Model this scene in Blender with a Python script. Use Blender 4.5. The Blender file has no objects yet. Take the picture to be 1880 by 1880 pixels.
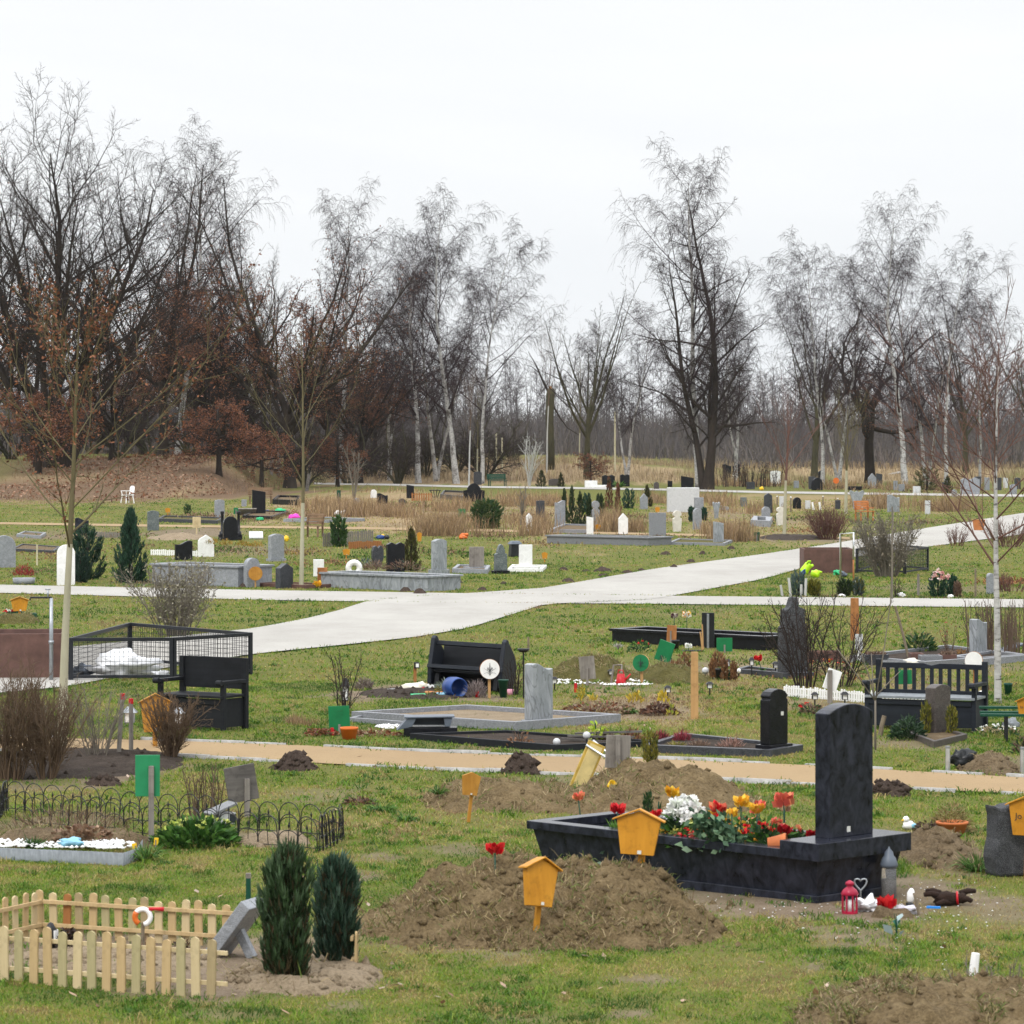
import bpy, math, random
import numpy as np
from mathutils import Matrix, Vector, noise as mnoise
S = bpy.context.scene
COL = S.collection
PI = math.pi
R = math.radians
# ---------------------------------------------------------------- camera model (photo pixels of 1880 -> metres on the ground)
F, H, HY, CX = 6500.0, 4.2, 790.0, 940.0
K = F / 3500.0
rng = np.random.default_rng(7)
random.seed(7)

def sstep(a, b, v):
    t = np.clip((np.asarray(v, float) - a) / (b - a), 0, 1)
    return t * t * (3 - 2 * t)
def gz(x, y):
    """height of the terrain: flat cemetery, a bank rising behind it"""
    x = np.asarray(x, float); y = np.asarray(y, float) / K
    w = sstep(-21, -13, x)
    e0 = 114 + 40 * w
    hh = 2.1 - 0.9 * w - 0.4 * sstep(9, 16, x)
    z = sstep(0, 1, (y - e0) / (24 - 6 * w)) * hh
    return z + 0.18 * np.sin(x * .35 + 1) * sstep(1, 1.4, (y - e0) / 20) * np.cos(y * .2)
def gp(px, py):
    """ground point seen at photo pixel"""
    d = F * H / max(py - HY, 1.0)
    x = (px - CX) / F * d
    if d > 112 * K:
        d = 108.0 * K
        while d < 1300:
            x = (px - CX) / F * d
            if H - (py - HY) / F * d <= float(gz(x, d)): break
            d += 0.25
    return x, d
def G(px, py):
    x, d = gp(px, py)
    return Vector((x, d, float(gz(x, d))))
def ppm(d): return F / d
def at(px, py, d):
    return Vector(((px - CX) / F * d, d, H - (py - HY) / F * d))

# ---------------------------------------------------------------- materials
def mat(name, build):
    m = bpy.data.materials.new(name); m.use_nodes = True
    nt = m.node_tree
    bs = nt.nodes['Principled BSDF']
    build(nt, bs)
    return m
def N(nt, t, **kw):
    n = nt.nodes.new(t)
    for k, v in kw.items():
        if k.startswith('i_'): n.inputs[k[2:].replace('_', ' ')].default_value = v
        else: setattr(n, k, v)
    return n
def c4(c): return (c[0], c[1], c[2], 1.0)
def ramp(nt, fac, stops):
    r = N(nt, 'ShaderNodeValToRGB')
    e = r.color_ramp.elements
    while len(e) < len(stops): e.new(0.5)
    for i, (p, c) in enumerate(stops):
        e[i].position = p; e[i].color = c4(c)
    nt.links.new(fac, r.inputs[0]); return r.outputs[0]
def mixc(nt, fac, a, b, mode='MIX'):
    m = N(nt, 'ShaderNodeMix', data_type='RGBA', blend_type=mode)
    L = nt.links
    if isinstance(fac, float): m.inputs[0].default_value = fac
    else: L.new(fac, m.inputs[0])
    for s, v in ((6, a), (7, b)):
        if isinstance(v, tuple): m.inputs[s].default_value = c4(v)
        else: L.new(v, m.inputs[s])
    return m.outputs[2]
def noise(nt, scale, detail=4, rough=.55, vec=None, dist=0.0, stretch=None, out='Fac', space='Object'):
    n = N(nt, 'ShaderNodeTexNoise'); n.inputs['Scale'].default_value = scale
    n.inputs['Detail'].default_value = detail; n.inputs['Roughness'].default_value = rough
    n.inputs['Distortion'].default_value = dist
    if vec is None:
        tc = N(nt, 'ShaderNodeTexCoord'); vec = tc.outputs[space]
    if stretch:
        mp = N(nt, 'ShaderNodeMapping'); mp.inputs['Scale'].default_value = stretch
        nt.links.new(vec, mp.inputs[0]); vec = mp.outputs[0]
    nt.links.new(vec, n.inputs['Vector'])
    return n.outputs[0] if out == 'Fac' else n.outputs[1]
def bump(nt, bs, h, strength=.3, dist=.01):
    b = N(nt, 'ShaderNodeBump'); b.inputs['Strength'].default_value = strength; b.inputs['Distance'].default_value = dist
    nt.links.new(h, b.inputs['Height']); nt.links.new(b.outputs[0], bs.inputs['Normal'])
def plain(name, c, rough=.55, var=.25, scale=9, metal=0.0, bumpy=0.0, stretch=None):
    """one colour with soft mottling and a little grime"""
    def f(nt, bs):
        bs.inputs['Specular IOR Level'].default_value = .3
        n = noise(nt, scale, 5, .6, stretch=stretch)
        dk = tuple(v * (1 - var) for v in c); lt = tuple(min(1, v * (1 + var * .7)) for v in c)
        nt.links.new(ramp(nt, n, [(.3, dk), (.7, lt)]), bs.inputs['Base Color'])
        bs.inputs['Roughness'].default_value = rough; bs.inputs['Metallic'].default_value = metal
        if bumpy: bump(nt, bs, noise(nt, scale * 6, 4), bumpy)
    return mat(name, f)
def stone(name, c, c2, rough=.35, scale=5, speck=.35, vein=0.0, dist=1.5, stretch=None, bumpy=0.0, coat=0.0):
    def f(nt, bs):
        n = noise(nt, scale, 6, .6, dist=dist, stretch=stretch)
        a = ramp(nt, n, [(.32, c), (.68, c2)])
        if speck:
            s = noise(nt, 160, 2, .7)
            a = mixc(nt, speck, a, ramp(nt, s, [(.35, (.02, .02, .022)), (.5, tuple(.5 * (p + q) for p, q in zip(c, c2))), (.66, (.75, .75, .76))]))
        if vein:
            v = noise(nt, scale * .7, 5, .5, dist=3.0, stretch=stretch or (1, 1, 2.2))
            vr = ramp(nt, v, [(.46, (0, 0, 0)), (.5, (1, 1, 1)), (.54, (0, 0, 0))])
            m = N(nt, 'ShaderNodeMath', operation='MULTIPLY'); m.inputs[1].default_value = abs(vein)
            nt.links.new(vr, m.inputs[0])
            a = mixc(nt, m.outputs[0], a, tuple(.3 * p for p in c) if vein > 0 else (.8, .8, .8))
        li = noise(nt, 11, 6, .75); l2 = noise(nt, 2.3, 3, .5)
        lm = N(nt, 'ShaderNodeMath', operation='MULTIPLY'); nt.links.new(ramp(nt, li, [(.54, (0, 0, 0)), (.62, (.5, .5, .5))]), lm.inputs[0]); nt.links.new(ramp(nt, l2, [(.48, (0, 0, 0)), (.6, (1, 1, 1))]), lm.inputs[1])
        if sum(c2) > .4: a = mixc(nt, lm.outputs[0], a, tuple(.55 * v for v in (c2[0], c2[1] * 1.02, c2[2] * .8)))
        nt.links.new(a, bs.inputs['Base Color'])
        bs.inputs['Roughness'].default_value = rough
        bs.inputs['Specular IOR Level'].default_value = .32 if sum(c) > .1 else .2
        if bumpy: bump(nt, bs, noise(nt, 30, 6, .7), bumpy, .02)
    return mat(name, f)
def wood(name, c, c2, rough=.7, axis=2, scale=14):
    def f(nt, bs):
        bs.inputs['Specular IOR Level'].default_value = .2
        st = [1, 1, 1]; st[axis] = .08
        n = noise(nt, scale, 6, .65, stretch=tuple(st), dist=.4)
        k = noise(nt, 3.0, 3, .5)
        a = mixc(nt, .35, ramp(nt, n, [(.3, c), (.72, c2)]), ramp(nt, k, [(.35, c), (.65, c2)]))
        g = noise(nt, 7, 5, .7); a = mixc(nt, ramp(nt, g, [(.52, (0, 0, 0)), (.72, (.55, .55, .55))]), a, tuple(.38 * v for v in c))
        nt.links.new(a, bs.inputs['Base Color']); bs.inputs['Roughness'].default_value = rough
        bump(nt, bs, n, .25, .004)
    return mat(name, f)
def attr_mat(name, rough=.6, trans=0.0, spec=.25):
    """leaf colours stored per blade"""
    def f(nt, bs):
        a = N(nt, 'ShaderNodeAttribute'); a.attribute_name = 'Col'
        nt.links.new(a.outputs['Color'], bs.inputs['Base Color'])
        bs.inputs['Roughness'].default_value = rough
        bs.inputs['Specular IOR Level'].default_value = spec
        if trans:
            t = N(nt, 'ShaderNodeBsdfTranslucent'); nt.links.new(a.outputs['Color'], t.inputs[0])
            ms = N(nt, 'ShaderNodeMixShader'); ms.inputs[0].default_value = trans
            nt.links.new(bs.outputs[0], ms.inputs[1]); nt.links.new(t.outputs[0], ms.inputs[2])
            nt.links.new(ms.outputs[0], nt.nodes['Material Output'].inputs[0])
    return mat(name, f)

M = {}
M['leaf'] = attr_mat('leaf', .55, .25)
M['petal'] = attr_mat('petal', .5, .2)
M['straw'] = attr_mat('straw', .8, .15, .1)
M['black_stone'] = stone('black_stone', (.004, .0045, .006), (.011, .012, .016), .2, 6, .02, dist=2)
M['blue_granite'] = stone('blue_granite', (.004, .005, .008), (.030, .033, .048), .2, 9, .006, dist=.6, stretch=(1.2, 1.2, .8))
M['dark_stone'] = stone('dark_stone', (.016, .018, .023), (.045, .049, .058), .3, 7, .12)
M['green_stone'] = stone('green_stone', (.03, .045, .045), (.12, .15, .15), .35, 5, .15, vein=-.15)
M['grey_stone'] = stone('grey_stone', (.17, .185, .205), (.31, .325, .35), .45, 6, .22, vein=.35)
M['grey_marble'] = stone('grey_marble', (.19, .21, .225), (.33, .35, .37), .35, 2.6, .08, vein=.55, dist=2.8, stretch=(1, 1, .45))
M['grey_granite'] = stone('grey_granite', (.12, .128, .145), (.235, .245, .265), .5, 20, .35)
M['mid_granite'] = stone('mid_granite', (.10, .105, .115), (.19, .20, .21), .4, 20, .3)
M['light_granite'] = stone('light_granite', (.42, .43, .44), (.62, .63, .63), .6, 12, .3)
M['white_stone'] = stone('white_stone', (.68, .68, .66), (.85, .85, .84), .45, 4, .03)
M['cream_stone'] = stone('cream_stone', (.50, .47, .40), (.66, .63, .56), .6, 5, .08)
M['brown_stone'] = stone('brown_stone', (.035, .028, .024), (.085, .07, .062), .4, 7, .12)
M['rough_stone'] = stone('rough_stone', (.014, .015, .018), (.055, .058, .064), .75, 5, .15, bumpy=.9)
M['yellow_wood'] = wood('yellow_wood', (.40, .165, .012), (.60, .28, .03), .45)
M['old_yellow_wood'] = wood('old_yellow_wood', (.34, .15, .02), (.50, .25, .05), .6)
M['post_wood'] = wood('post_wood', (.36, .20, .08), (.52, .32, .14), .7)
M['rust_wood'] = wood('rust_wood', (.22, .085, .025), (.42, .19, .07), .7)
M['pine'] = wood('pine', (.36, .25, .12), (.58, .43, .235), .65)
M['pale_pine'] = wood('pale_pine', (.44, .34, .185), (.63, .52, .32), .65)
M['stained_pine'] = wood('stained_pine', (.24, .18, .09), (.45, .36, .21), .75)
M['mossy_pine'] = wood('mossy_pine', (.27, .24, .12), (.50, .42, .24), .75)
M['grey_wood'] = wood('grey_wood', (.13, .115, .10), (.30, .275, .245), .85)
M['dark_grey_wood'] = wood('dark_grey_wood', (.055, .05, .047), (.19, .175, .16), .85, axis=0)
M['teak'] = wood('teak', (.14, .085, .05), (.27, .18, .11), .75, axis=0)
M['orange_teak'] = wood('orange_teak', (.36, .13, .04), (.50, .20, .07), .6, axis=0)
M['black_wood'] = wood('black_wood', (.006, .007, .009), (.016, .018, .022), .6, axis=0)
M['slate_paint'] = wood('slate_paint', (.008, .010, .015), (.02, .025, .033), .5, axis=0)
M['green_paint'] = plain('green_paint', (.006, .15, .05), .45, .2, 6)
M['dark_green'] = plain('dark_green', (.004, .055, .03), .45, .25, 8)
M['board_green'] = plain('board_green', (.02, .22, .09), .45, .15, 6)
M['black_metal'] = plain('black_metal', (.012, .012, .014), .45, .3, 20)
M['cage_metal'] = plain('cage_metal', (.014, .016, .021), .5, .25, 10)
M['steel'] = plain('steel', (.32, .34, .36), .35, .2, 12, .7)
M['bright_steel'] = plain('bright_steel', (.62, .64, .66), .28, .1, 12, .8)
M['grey_plastic'] = plain('grey_plastic', (.20, .22, .235), .5, .2, 14)
M['corten'] = plain('corten', (.115, .062, .05), .8, .35, 4, bumpy=.15)
M['white'] = plain('white', (.80, .80, .79), .5, .08, 8)
M['cream'] = plain('cream', (.70, .66, .55), .5, .1, 8)
M['red'] = plain('red', (.48, .012, .02), .4, .2, 8)
M['dark_red'] = plain('dark_red', (.36, .012, .045), .3, .25, 6)
M['orange'] = plain('orange', (.62, .14, .02), .45, .2, 8)
M['terracotta'] = plain('terracotta', (.50, .15, .05), .7, .2, 8)
M['yellow'] = plain('yellow', (.80, .50, .02), .4, .12, 8)
M['lime'] = plain('lime', (.42, .72, .01), .35, .12, 6)
M['toy_green'] = plain('toy_green', (.02, .42, .16), .35, .15, 6)
M['blue'] = plain('blue', (.015, .055, .22), .35, .25, 6)
M['bright_blue'] = plain('bright_blue', (.02, .23, .70), .35, .1, 6)
M['light_blue'] = plain('light_blue', (.22, .47, .62), .4, .2, 6)
M['magenta'] = plain('magenta', (.72, .03, .42), .35, .12, 6)
M['pink'] = plain('pink', (.75, .35, .45), .5, .15, 8)
M['slate_plastic'] = plain('slate_plastic', (.10, .12, .15), .4, .2, 6)
M['black_plastic'] = plain('black_plastic', (.012, .014, .016), .35, .3, 8)
M['brown_plush'] = plain('brown_plush', (.028, .014, .009), .95, .4, 40, bumpy=.8)
M['bag'] = plain('bag', (.74, .75, .77), .35, .08, 5, bumpy=.3)
M['stick'] = plain('stick', (.18, .145, .10), .85, .35, 12)
M['pale_stake'] = wood('pale_stake', (.42, .38, .25), (.60, .56, .40), .8)
M['cellophane'] = plain('cellophane', (.62, .60, .66), .12, .2, 8)
M['ink'] = plain('ink', (.02, .025, .03), .6, .2, 8)
M['soil'] = None
M['tag'] = plain('tag', (.62, .62, .58), .4, .1, 20)
def _glass(nt, bs):
    bs.inputs['Base Color'].default_value = (.92, .94, .95, 1); bs.inputs['Roughness'].default_value = .05
    bs.inputs['Transmission Weight'].default_value = .9; bs.inputs['IOR'].default_value = 1.3
M['glass'] = mat('glass', _glass)
def _soil(c1, c2, c3):
    def f(nt, bs):
        a = noise(nt, 3.2, 6, .65); b = noise(nt, 38, 5, .75)
        x = ramp(nt, a, [(.3, c1), (.52, c2), (.72, c3)])
        x = mixc(nt, .55, x, ramp(nt, b, [(.32, tuple(v * .35 for v in c1)), (.52, c2), (.7, c3)]))
        nt.links.new(x, bs.inputs['Base Color']); bs.inputs['Roughness'].default_value = .95
        bs.inputs['Specular IOR Level'].default_value = .1
        bump(nt, bs, b, .9, .03)
    return f
M['soil'] = mat('soil', _soil((.06, .042, .024), (.145, .105, .062), (.26, .20, .125)))
M['sandy_soil'] = mat('sandy_soil', _soil((.16, .12, .075), (.27, .21, .14), (.36, .29, .205)))
M['dark_soil'] = mat('dark_soil', _soil((.020, .015, .012), (.052, .04, .032), (.10, .08, .066)))
M['molehill_soil'] = mat('molehill_soil', _soil((.028, .02, .016), (.062, .045, .036), (.105, .08, .065)))
M['mound_soil'] = mat('mound_soil', _soil((.06, .042, .022), (.16, .115, .06), (.31, .235, .13)))
M['turf'] = mat('turf', _soil((.05, .045, .015), (.10, .09, .03), (.16, .13, .055)))

# ---------------------------------------------------------------- mesh helpers
def np_mesh(name, V, Fq, material, parent=None, col=None, smooth=False, mats=None, midx=None):
    """V (n,3), Fq (m,3) or (m,4) index array (or list of such arrays)"""
    me = bpy.data.meshes.new(name)
    fl = Fq if isinstance(Fq, list) else [Fq]
    fl = [np.asarray(f, np.int32) for f in fl if len(f)]
    V = np.asarray(V, np.float32)
    me.vertices.add(len(V)); me.vertices.foreach_set('co', V.ravel())
    nl = sum(f.size for f in fl); nf = sum(len(f) for f in fl)
    me.loops.add(nl); me.loops.foreach_set('vertex_index', np.concatenate([f.ravel() for f in fl]))
    me.polygons.add(nf)
    tot = np.concatenate([np.full(len(f), f.shape[1], np.int32) for f in fl])
    st = np.concatenate([[0], np.cumsum(tot)[:-1]]).astype(np.int32)
    me.polygons.foreach_set('loop_start', st); me.polygons.foreach_set('loop_total', tot)
    if smooth: me.polygons.foreach_set('use_smooth', np.ones(nf, bool))
    if midx is not None: me.polygons.foreach_set('material_index', np.asarray(midx, np.int32))
    me.update(calc_edges=True)
    if col is not None:
        a = me.attributes.new('Col', 'FLOAT_COLOR', 'POINT')
        c = np.ones((len(V), 4), np.float32); c[:, :3] = col
        a.data.foreach_set('color', c.ravel())
    for m in (mats or [material]): me.materials.append(M[m] if isinstance(m, str) else m)
    o = bpy.data.objects.new(name, me); COL.objects.link(o)
    if parent is not None: o.parent = parent
    return o
def TR(loc=(0, 0, 0), rx=0, ry=0, rz=0, sc=None):
    m = Matrix.Translation(loc) @ Matrix.Rotation(rz, 4, 'Z') @ Matrix.Rotation(ry, 4, 'Y') @ Matrix.Rotation(rx, 4, 'X')
    if sc is not None:
        if not hasattr(sc, '__len__'): sc = (sc, sc, sc)
        m = m @ Matrix.Diagonal((sc[0], sc[1], sc[2], 1))
    return m
class MB:
    def __init__(s): s.v = []; s.f = []
    def add(s, vs, fs, T=None):
        o = len(s.v)
        for p in vs:
            p = Vector(p)
            s.v.append(tuple(T @ p) if T is not None else tuple(p))
        for f in fs: s.f.append(tuple(i + o for i in f))
        return s
    def box(s, c, d, T=None, taper=1.0, ry=0, rz=0, rx=0):
        x, y, z = d[0] / 2, d[1] / 2, d[2] / 2
        vs = [(sx * x * (taper if sz > 0 else 1), sy * y * (taper if sz > 0 else 1), sz * z) for sz in (-1, 1) for sy in (-1, 1) for sx in (-1, 1)]
        fs = [(0, 2, 3, 1), (4, 5, 7, 6), (0, 1, 5, 4), (2, 6, 7, 3), (0, 4, 6, 2), (1, 3, 7, 5)]
        m = TR(c, rx, ry, rz)
        return s.add(vs, fs, (T @ m) if T is not None else m)
    def prism(s, out, t, T=None, y0=None):
        """outline in x,z (counter-clockwise seen from -y) pushed along y"""
        n = len(out); a = -t / 2 if y0 is None else y0; b = a + t
        vs = [(x, a, z) for x, z in out] + [(x, b, z) for x, z in out]
        fs = [tuple(range(n)), tuple(range(2 * n - 1, n - 1, -1))]
        fs += [(i, i + n, (i + 1) % n + n, (i + 1) % n) for i in range(n)]
        return s.add(vs, fs, T)
    def slab(s, out, z0, z1, T=None):
        """outline in x,y pushed along z"""
        n = len(out)
        vs = [(x, y, z0) for x, y in out] + [(x, y, z1) for x, y in out]
        fs = [tuple(range(n - 1, -1, -1)), tuple(range(n, 2 * n))]
        fs += [(i, (i + 1) % n, (i + 1) % n + n, i + n) for i in range(n)]
        return s.add(vs, fs, T)
    def ring(s, out, w, z0, z1, T=None):
        """kerb: closed outline (ccw) in x,y with inner outline w metres inside"""
        n = len(out); P = [Vector((p[0], p[1])) for p in out]; I = []
        for i in range(n):
            a, b, c = P[i - 1], P[i], P[(i + 1) % n]
            d1 = (b - a).normalized(); d2 = (c - b).normalized()
            n1 = Vector((-d1.y, d1.x)); n2 = Vector((-d2.y, d2.x))
            m = (n1 + n2).normalized(); I.append(b + m * (w / max(.35, m.dot(n1))))
        vs = [(p.x, p.y, z) for z in (z0, z1) for p in P] + [(p.x, p.y, z) for z in (z0, z1) for p in I]
        fs = []
        for i in range(n):
            j = (i + 1) % n
            fs += [(i, j, n + j, n + i), (2 * n + j, 2 * n + i, 3 * n + i, 3 * n + j), (n + i, n + j, 3 * n + j, 3 * n + i)]
        return s.add(vs, fs, T)
    def tube(s, pts, r, n=8, T=None, cap=True):
        pts = [Vector(p) for p in pts]; k = len(pts)
        rs = list(r) if hasattr(r, '__len__') else [r] * k
        vs = []; u = None
        for i, p in enumerate(pts):
            t = (pts[min(i + 1, k - 1)] - pts[max(i - 1, 0)]).normalized()
            if u is None: u = t.orthogonal().normalized()
            u = (u - t * u.dot(t)); u = u.normalized() if u.length > 1e-6 else t.orthogonal().normalized()
            w = t.cross(u)
            for j in range(n):
                a = 2 * PI * j / n
                vs.append(p + (u * math.cos(a) + w * math.sin(a)) * rs[i])
        fs = [(i * n + j, i * n + (j + 1) % n, (i + 1) * n + (j + 1) % n, (i + 1) * n + j) for i in range(k - 1) for j in range(n)]
        if cap: fs += [tuple(range(n - 1, -1, -1)), tuple(range((k - 1) * n, k * n))]
        return s.add(vs, fs, T)
    def lathe(s, prof, n=20, T=None, cap=True):
        k = len(prof)
        vs = [(r * math.cos(2 * PI * j / n), r * math.sin(2 * PI * j / n), z) for r, z in prof for j in range(n)]
        fs = [(i * n + j, i * n + (j + 1) % n, (i + 1) * n + (j + 1) % n, (i + 1) * n + j) for i in range(k - 1) for j in range(n)]
        if cap: fs += [tuple(range(n - 1, -1, -1)), tuple(range((k - 1) * n, k * n))]
        return s.add(vs, fs, T)
    def ball(s, c, r, T=None, n=14, m=9, lump=0.0, seed=0):
        if not hasattr(r, '__len__'): r = (r, r, r)
        vs = []; fs = []
        for i in range(m + 1):
            th = PI * i / m
            for j in range(n):
                a = 2 * PI * j / n
                p = Vector((math.sin(th) * math.cos(a), math.sin(th) * math.sin(a), math.cos(th)))
                k = 1 + lump * mnoise.noise(p * 2.3 + Vector((seed * 7.1, seed, 3)))
                vs.append((c[0] + p.x * r[0] * k, c[1] + p.y * r[1] * k, c[2] + p.z * r[2] * k))
        for i in range(m):
            for j in range(n): fs.append((i * n + j, (i + 1) * n + j, (i + 1) * n + (j + 1) % n, i * n + (j + 1) % n))
        return s.add(vs, fs, T)
    def build(s, name, m, parent=None, smooth=False, bev=0.0):
        me = bpy.data.meshes.new(name); me.from_pydata(s.v, [], s.f)
        if smooth: me.polygons.foreach_set('use_smooth', [True] * len(me.polygons))
        me.materials.append(M[m] if isinstance(m, str) else m)
        o = bpy.data.objects.new(name, me); COL.objects.link(o)
        if parent is not None: o.parent = parent
        if bev:
            b = o.modifiers.new('edge', 'BEVEL'); b.width = bev; b.segments = 2; b.limit_method = 'ANGLE'; b.angle_limit = R(40)
        return o
def tag(o, label=None, cat=None, group=None, kind=None):
    if label: o['label'] = label
    if cat: o['category'] = cat
    if group: o['group'] = group
    if kind: o['kind'] = kind
    return o
def thing(name, label, cat, loc, rz=0, group=None):
    o = bpy.data.objects.new(name, None); COL.objects.link(o)
    o.empty_display_size = .1
    o.location = loc; o.rotation_euler = (0, 0, rz)
    return tag(o, label, cat, group)
def children(o): return [c for c in bpy.data.objects if c.parent == o]
def dup(o, loc, rz=0, label=None, sc=None, group=None, kids=None):
    c = o.copy(); COL.objects.link(c); c.location = loc; c.rotation_euler = (0, 0, rz)
    if sc is not None: c.scale = sc if hasattr(sc, '__len__') else (sc, sc, sc)
    if label: c['label'] = label
    if group: c['group'] = group
    for k in (kids if kids is not None else children(o)):
        d = k.copy(); COL.objects.link(d); d.parent = c
        for q in children(k):
            e = q.copy(); COL.objects.link(e); e.parent = d
    return c
# ---------------------------------------------------------------- camera, sky, sun
cam = bpy.data.cameras.new('camera'); co = bpy.data.objects.new('camera', cam); COL.objects.link(co)
co.location = (0, 0, H); co.rotation_euler = (R(90), 0, 0)
cam.sensor_width = 36; cam.lens = 36 * F / 1880; cam.shift_y = (HY - 940) / 1880
cam.clip_end = 3000; cam.clip_start = .1
cam.dof.use_dof = True; cam.dof.focus_distance = 75; cam.dof.aperture_fstop = 9
S.camera = co
W = bpy.data.worlds.new('World'); S.world = W; W.use_nodes = True
nt = W.node_tree; bg = nt.nodes['Background']
SUN_EL, SUN_AZ = 48, 205
sky = N(nt, 'ShaderNodeTexSky', sky_type='NISHITA', sun_disc=False)
sky.sun_elevation = R(SUN_EL); sky.sun_rotation = R(SUN_AZ)
tc = N(nt, 'ShaderNodeTexCoord')
cl = noise(nt, 2.2, 5, .5, vec=tc.outputs['Generated'], stretch=(1, 1, 4.5), dist=.4)
sep = N(nt, 'ShaderNodeSeparateXYZ'); nt.links.new(tc.outputs['Generated'], sep.inputs[0])
# overcast: even white near the horizon, brighter overhead, thin grey folds in the cloud
grad = ramp(nt, sep.outputs[2], [(0.0, (10.1, 10.25, 10.45)), (.2, (10.3, 10.4, 10.5)), (.5, (18, 18.2, 18.6)), (1.0, (29, 29.4, 30.2))])
fold = ramp(nt, cl, [(.32, (.885, .90, .92)), (.5, (.975, .98, .985)), (.62, (1.04, 1.04, 1.04))])
cloud = mixc(nt, 1.0, grad, fold, 'MULTIPLY')
nt.links.new(mixc(nt, .96, sky.outputs[0], cloud), bg.inputs[0]); bg.inputs[1].default_value = .1
sl = bpy.data.lights.new('sun', 'SUN'); sl.energy = 1.5; sl.angle = R(16); sl.color = (1.0, .96, .90)
so = bpy.data.objects.new('sun', sl); COL.objects.link(so)
az = R(SUN_AZ)
sd = Vector((math.sin(az) * math.cos(R(SUN_EL)), math.cos(az) * math.cos(R(SUN_EL)), math.sin(R(SUN_EL))))
so.rotation_euler = sd.to_track_quat('Z', 'Y').to_euler(); so.location = (0, -20, 40)
S.view_settings.view_transform = 'Standard'; S.view_settings.look = 'None'
S.view_settings.exposure = 0.0; S.view_settings.gamma = 1.0
S.render.engine = 'CYCLES'
S.cycles.max_bounces = 6; S.cycles.diffuse_bounces = 3; S.cycles.volume_bounces = 1; S.cycles.transparent_max_bounces = 8
S.cycles.use_adaptive_sampling = True; S.cycles.adaptive_threshold = .012
S.cycles.sample_clamp_indirect = 5
S.cycles.use_denoising = True
try:
    S.cycles.denoiser = 'OPENIMAGEDENOISE'; S.cycles.denoising_input_passes = 'RGB_ALBEDO_NORMAL'; S.cycles.denoising_prefilter = 'ACCURATE'
except Exception: pass
S.render.film_transparent = False

# ---------------------------------------------------------------- fields over the ground
_tab = np.random.default_rng(3).random((8, 256, 256))
def vnoise(x, y, sc, seed=0):
    x = np.asarray(x, float) / sc; y = np.asarray(y, float) / sc
    xi = np.floor(x).astype(int); yi = np.floor(y).astype(int); fx = x - xi; fy = y - yi
    fx = fx * fx * (3 - 2 * fx); fy = fy * fy * (3 - 2 * fy)
    T = _tab[seed % 8]
    g = lambda a, b: T[(a) & 255, (b) & 255]
    return (g(xi, yi) * (1 - fx) + g(xi + 1, yi) * fx) * (1 - fy) + (g(xi, yi + 1) * (1 - fx) + g(xi + 1, yi + 1) * fx) * fy
def fbm(x, y, sc, seed=0, n=4):
    s = 0; a = .5; t = 0
    for i in range(n):
        s = s + a * vnoise(x, y, sc, seed + i); t += a; a *= .55; sc *= .5
    return s / t
# bare earth: photo px, py, rx, ry, strength
SOIL = [(1560, 1672, 230, 26, 1), (1720, 1640, 170, 36, .9), (1600, 1725, 150, 30, .75), (1820, 1665, 120, 40, .7), (1330, 1655, 120, 25, .9), (1500, 1775, 40, 12, .8), (1740, 1580, 130, 60, .7),
        (480, 1770, 190, 62, 1.2), (160, 1745, 240, 40, 1), (640, 1800, 80, 25, .8), (300, 1822, 120, 14, .7), (860, 1720, 330, 45, .75), (1180, 1800, 60, 9, .8), (1150, 1862, 60, 10, .8),
        (660, 1612, 40, 14, .8), (690, 1575, 40, 10, .7), (850, 1560, 60, 10, .6), (640, 1845, 60, 14, .5), (940, 1870, 120, 10, .4), (1500, 1760, 90, 10, .6), (420, 1862, 130, 9, .4),
        (180, 1395, 190, 36, 1.1), (110, 1420, 130, 28, .9), (190, 1437, 45, 12, .9), (440, 1535, 190, 18, .8), (120, 1520, 140, 30, .7), (590, 1460, 90, 16, .4), (740, 1268, 130, 16, 1.1), (900, 1283, 120, 10, .9),
        (1130, 1262, 120, 14, .7), (1180, 1305, 130, 22, .7), (1150, 1232, 120, 14, .5), (1330, 1225, 120, 16, .6), (1680, 1365, 130, 16, .7), (1820, 1400, 100, 14, .7), (1700, 1260, 120, 20, .5),
        (1500, 1290, 120, 22, .5), (1720, 1215, 160, 20, .6), (1280, 1120, 120, 12, .25), (1000, 1455, 220, 30, .6), (1220, 1470, 190, 34, .6), (960, 1370, 140, 12, .5),
        (190, 972, 120, 14, .3), (360, 978, 100, 12, .9), (100, 985, 120, 10, .8), (300, 1070, 130, 10, .6), (480, 1010, 90, 10, .6), (720, 1050, 120, 10, .5), (1440, 988, 70, 7, 1), (1500, 990, 80, 6, .9),
        (700, 965, 80, 5, .4), (1320, 945, 90, 8, .5), (1150, 955, 130, 8, .4), (650, 940, 160, 10, .4), (880, 940, 110, 12, .4), (1450, 955, 60, 6, .5), (1750, 1080, 140, 9, .5), (1840, 1000, 60, 6, .4)]
_SE = []
for px, py, rx, ry, s in SOIL:
    x, d = gp(px, py); _SE.append((x, d, rx * d / F, max(.25, ry * d * d / (F * H)), s))
DRY = [(650, 925, 190, 30, 1), (760, 950, 150, 25, 1), (1000, 945, 110, 45, .8), (1350, 950, 160, 40, .7), (1480, 920, 180, 30, .8), (800, 880, 420, 22, 1.2), (1100, 870, 250, 14, 1.2), (1650, 865, 260, 14, 1.3), (200, 890, 300, 40, 1.2), (1180, 1300, 150, 40, .8), (1450, 1250, 220, 60, .45), (1020, 1290, 140, 60, .3)]
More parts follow.
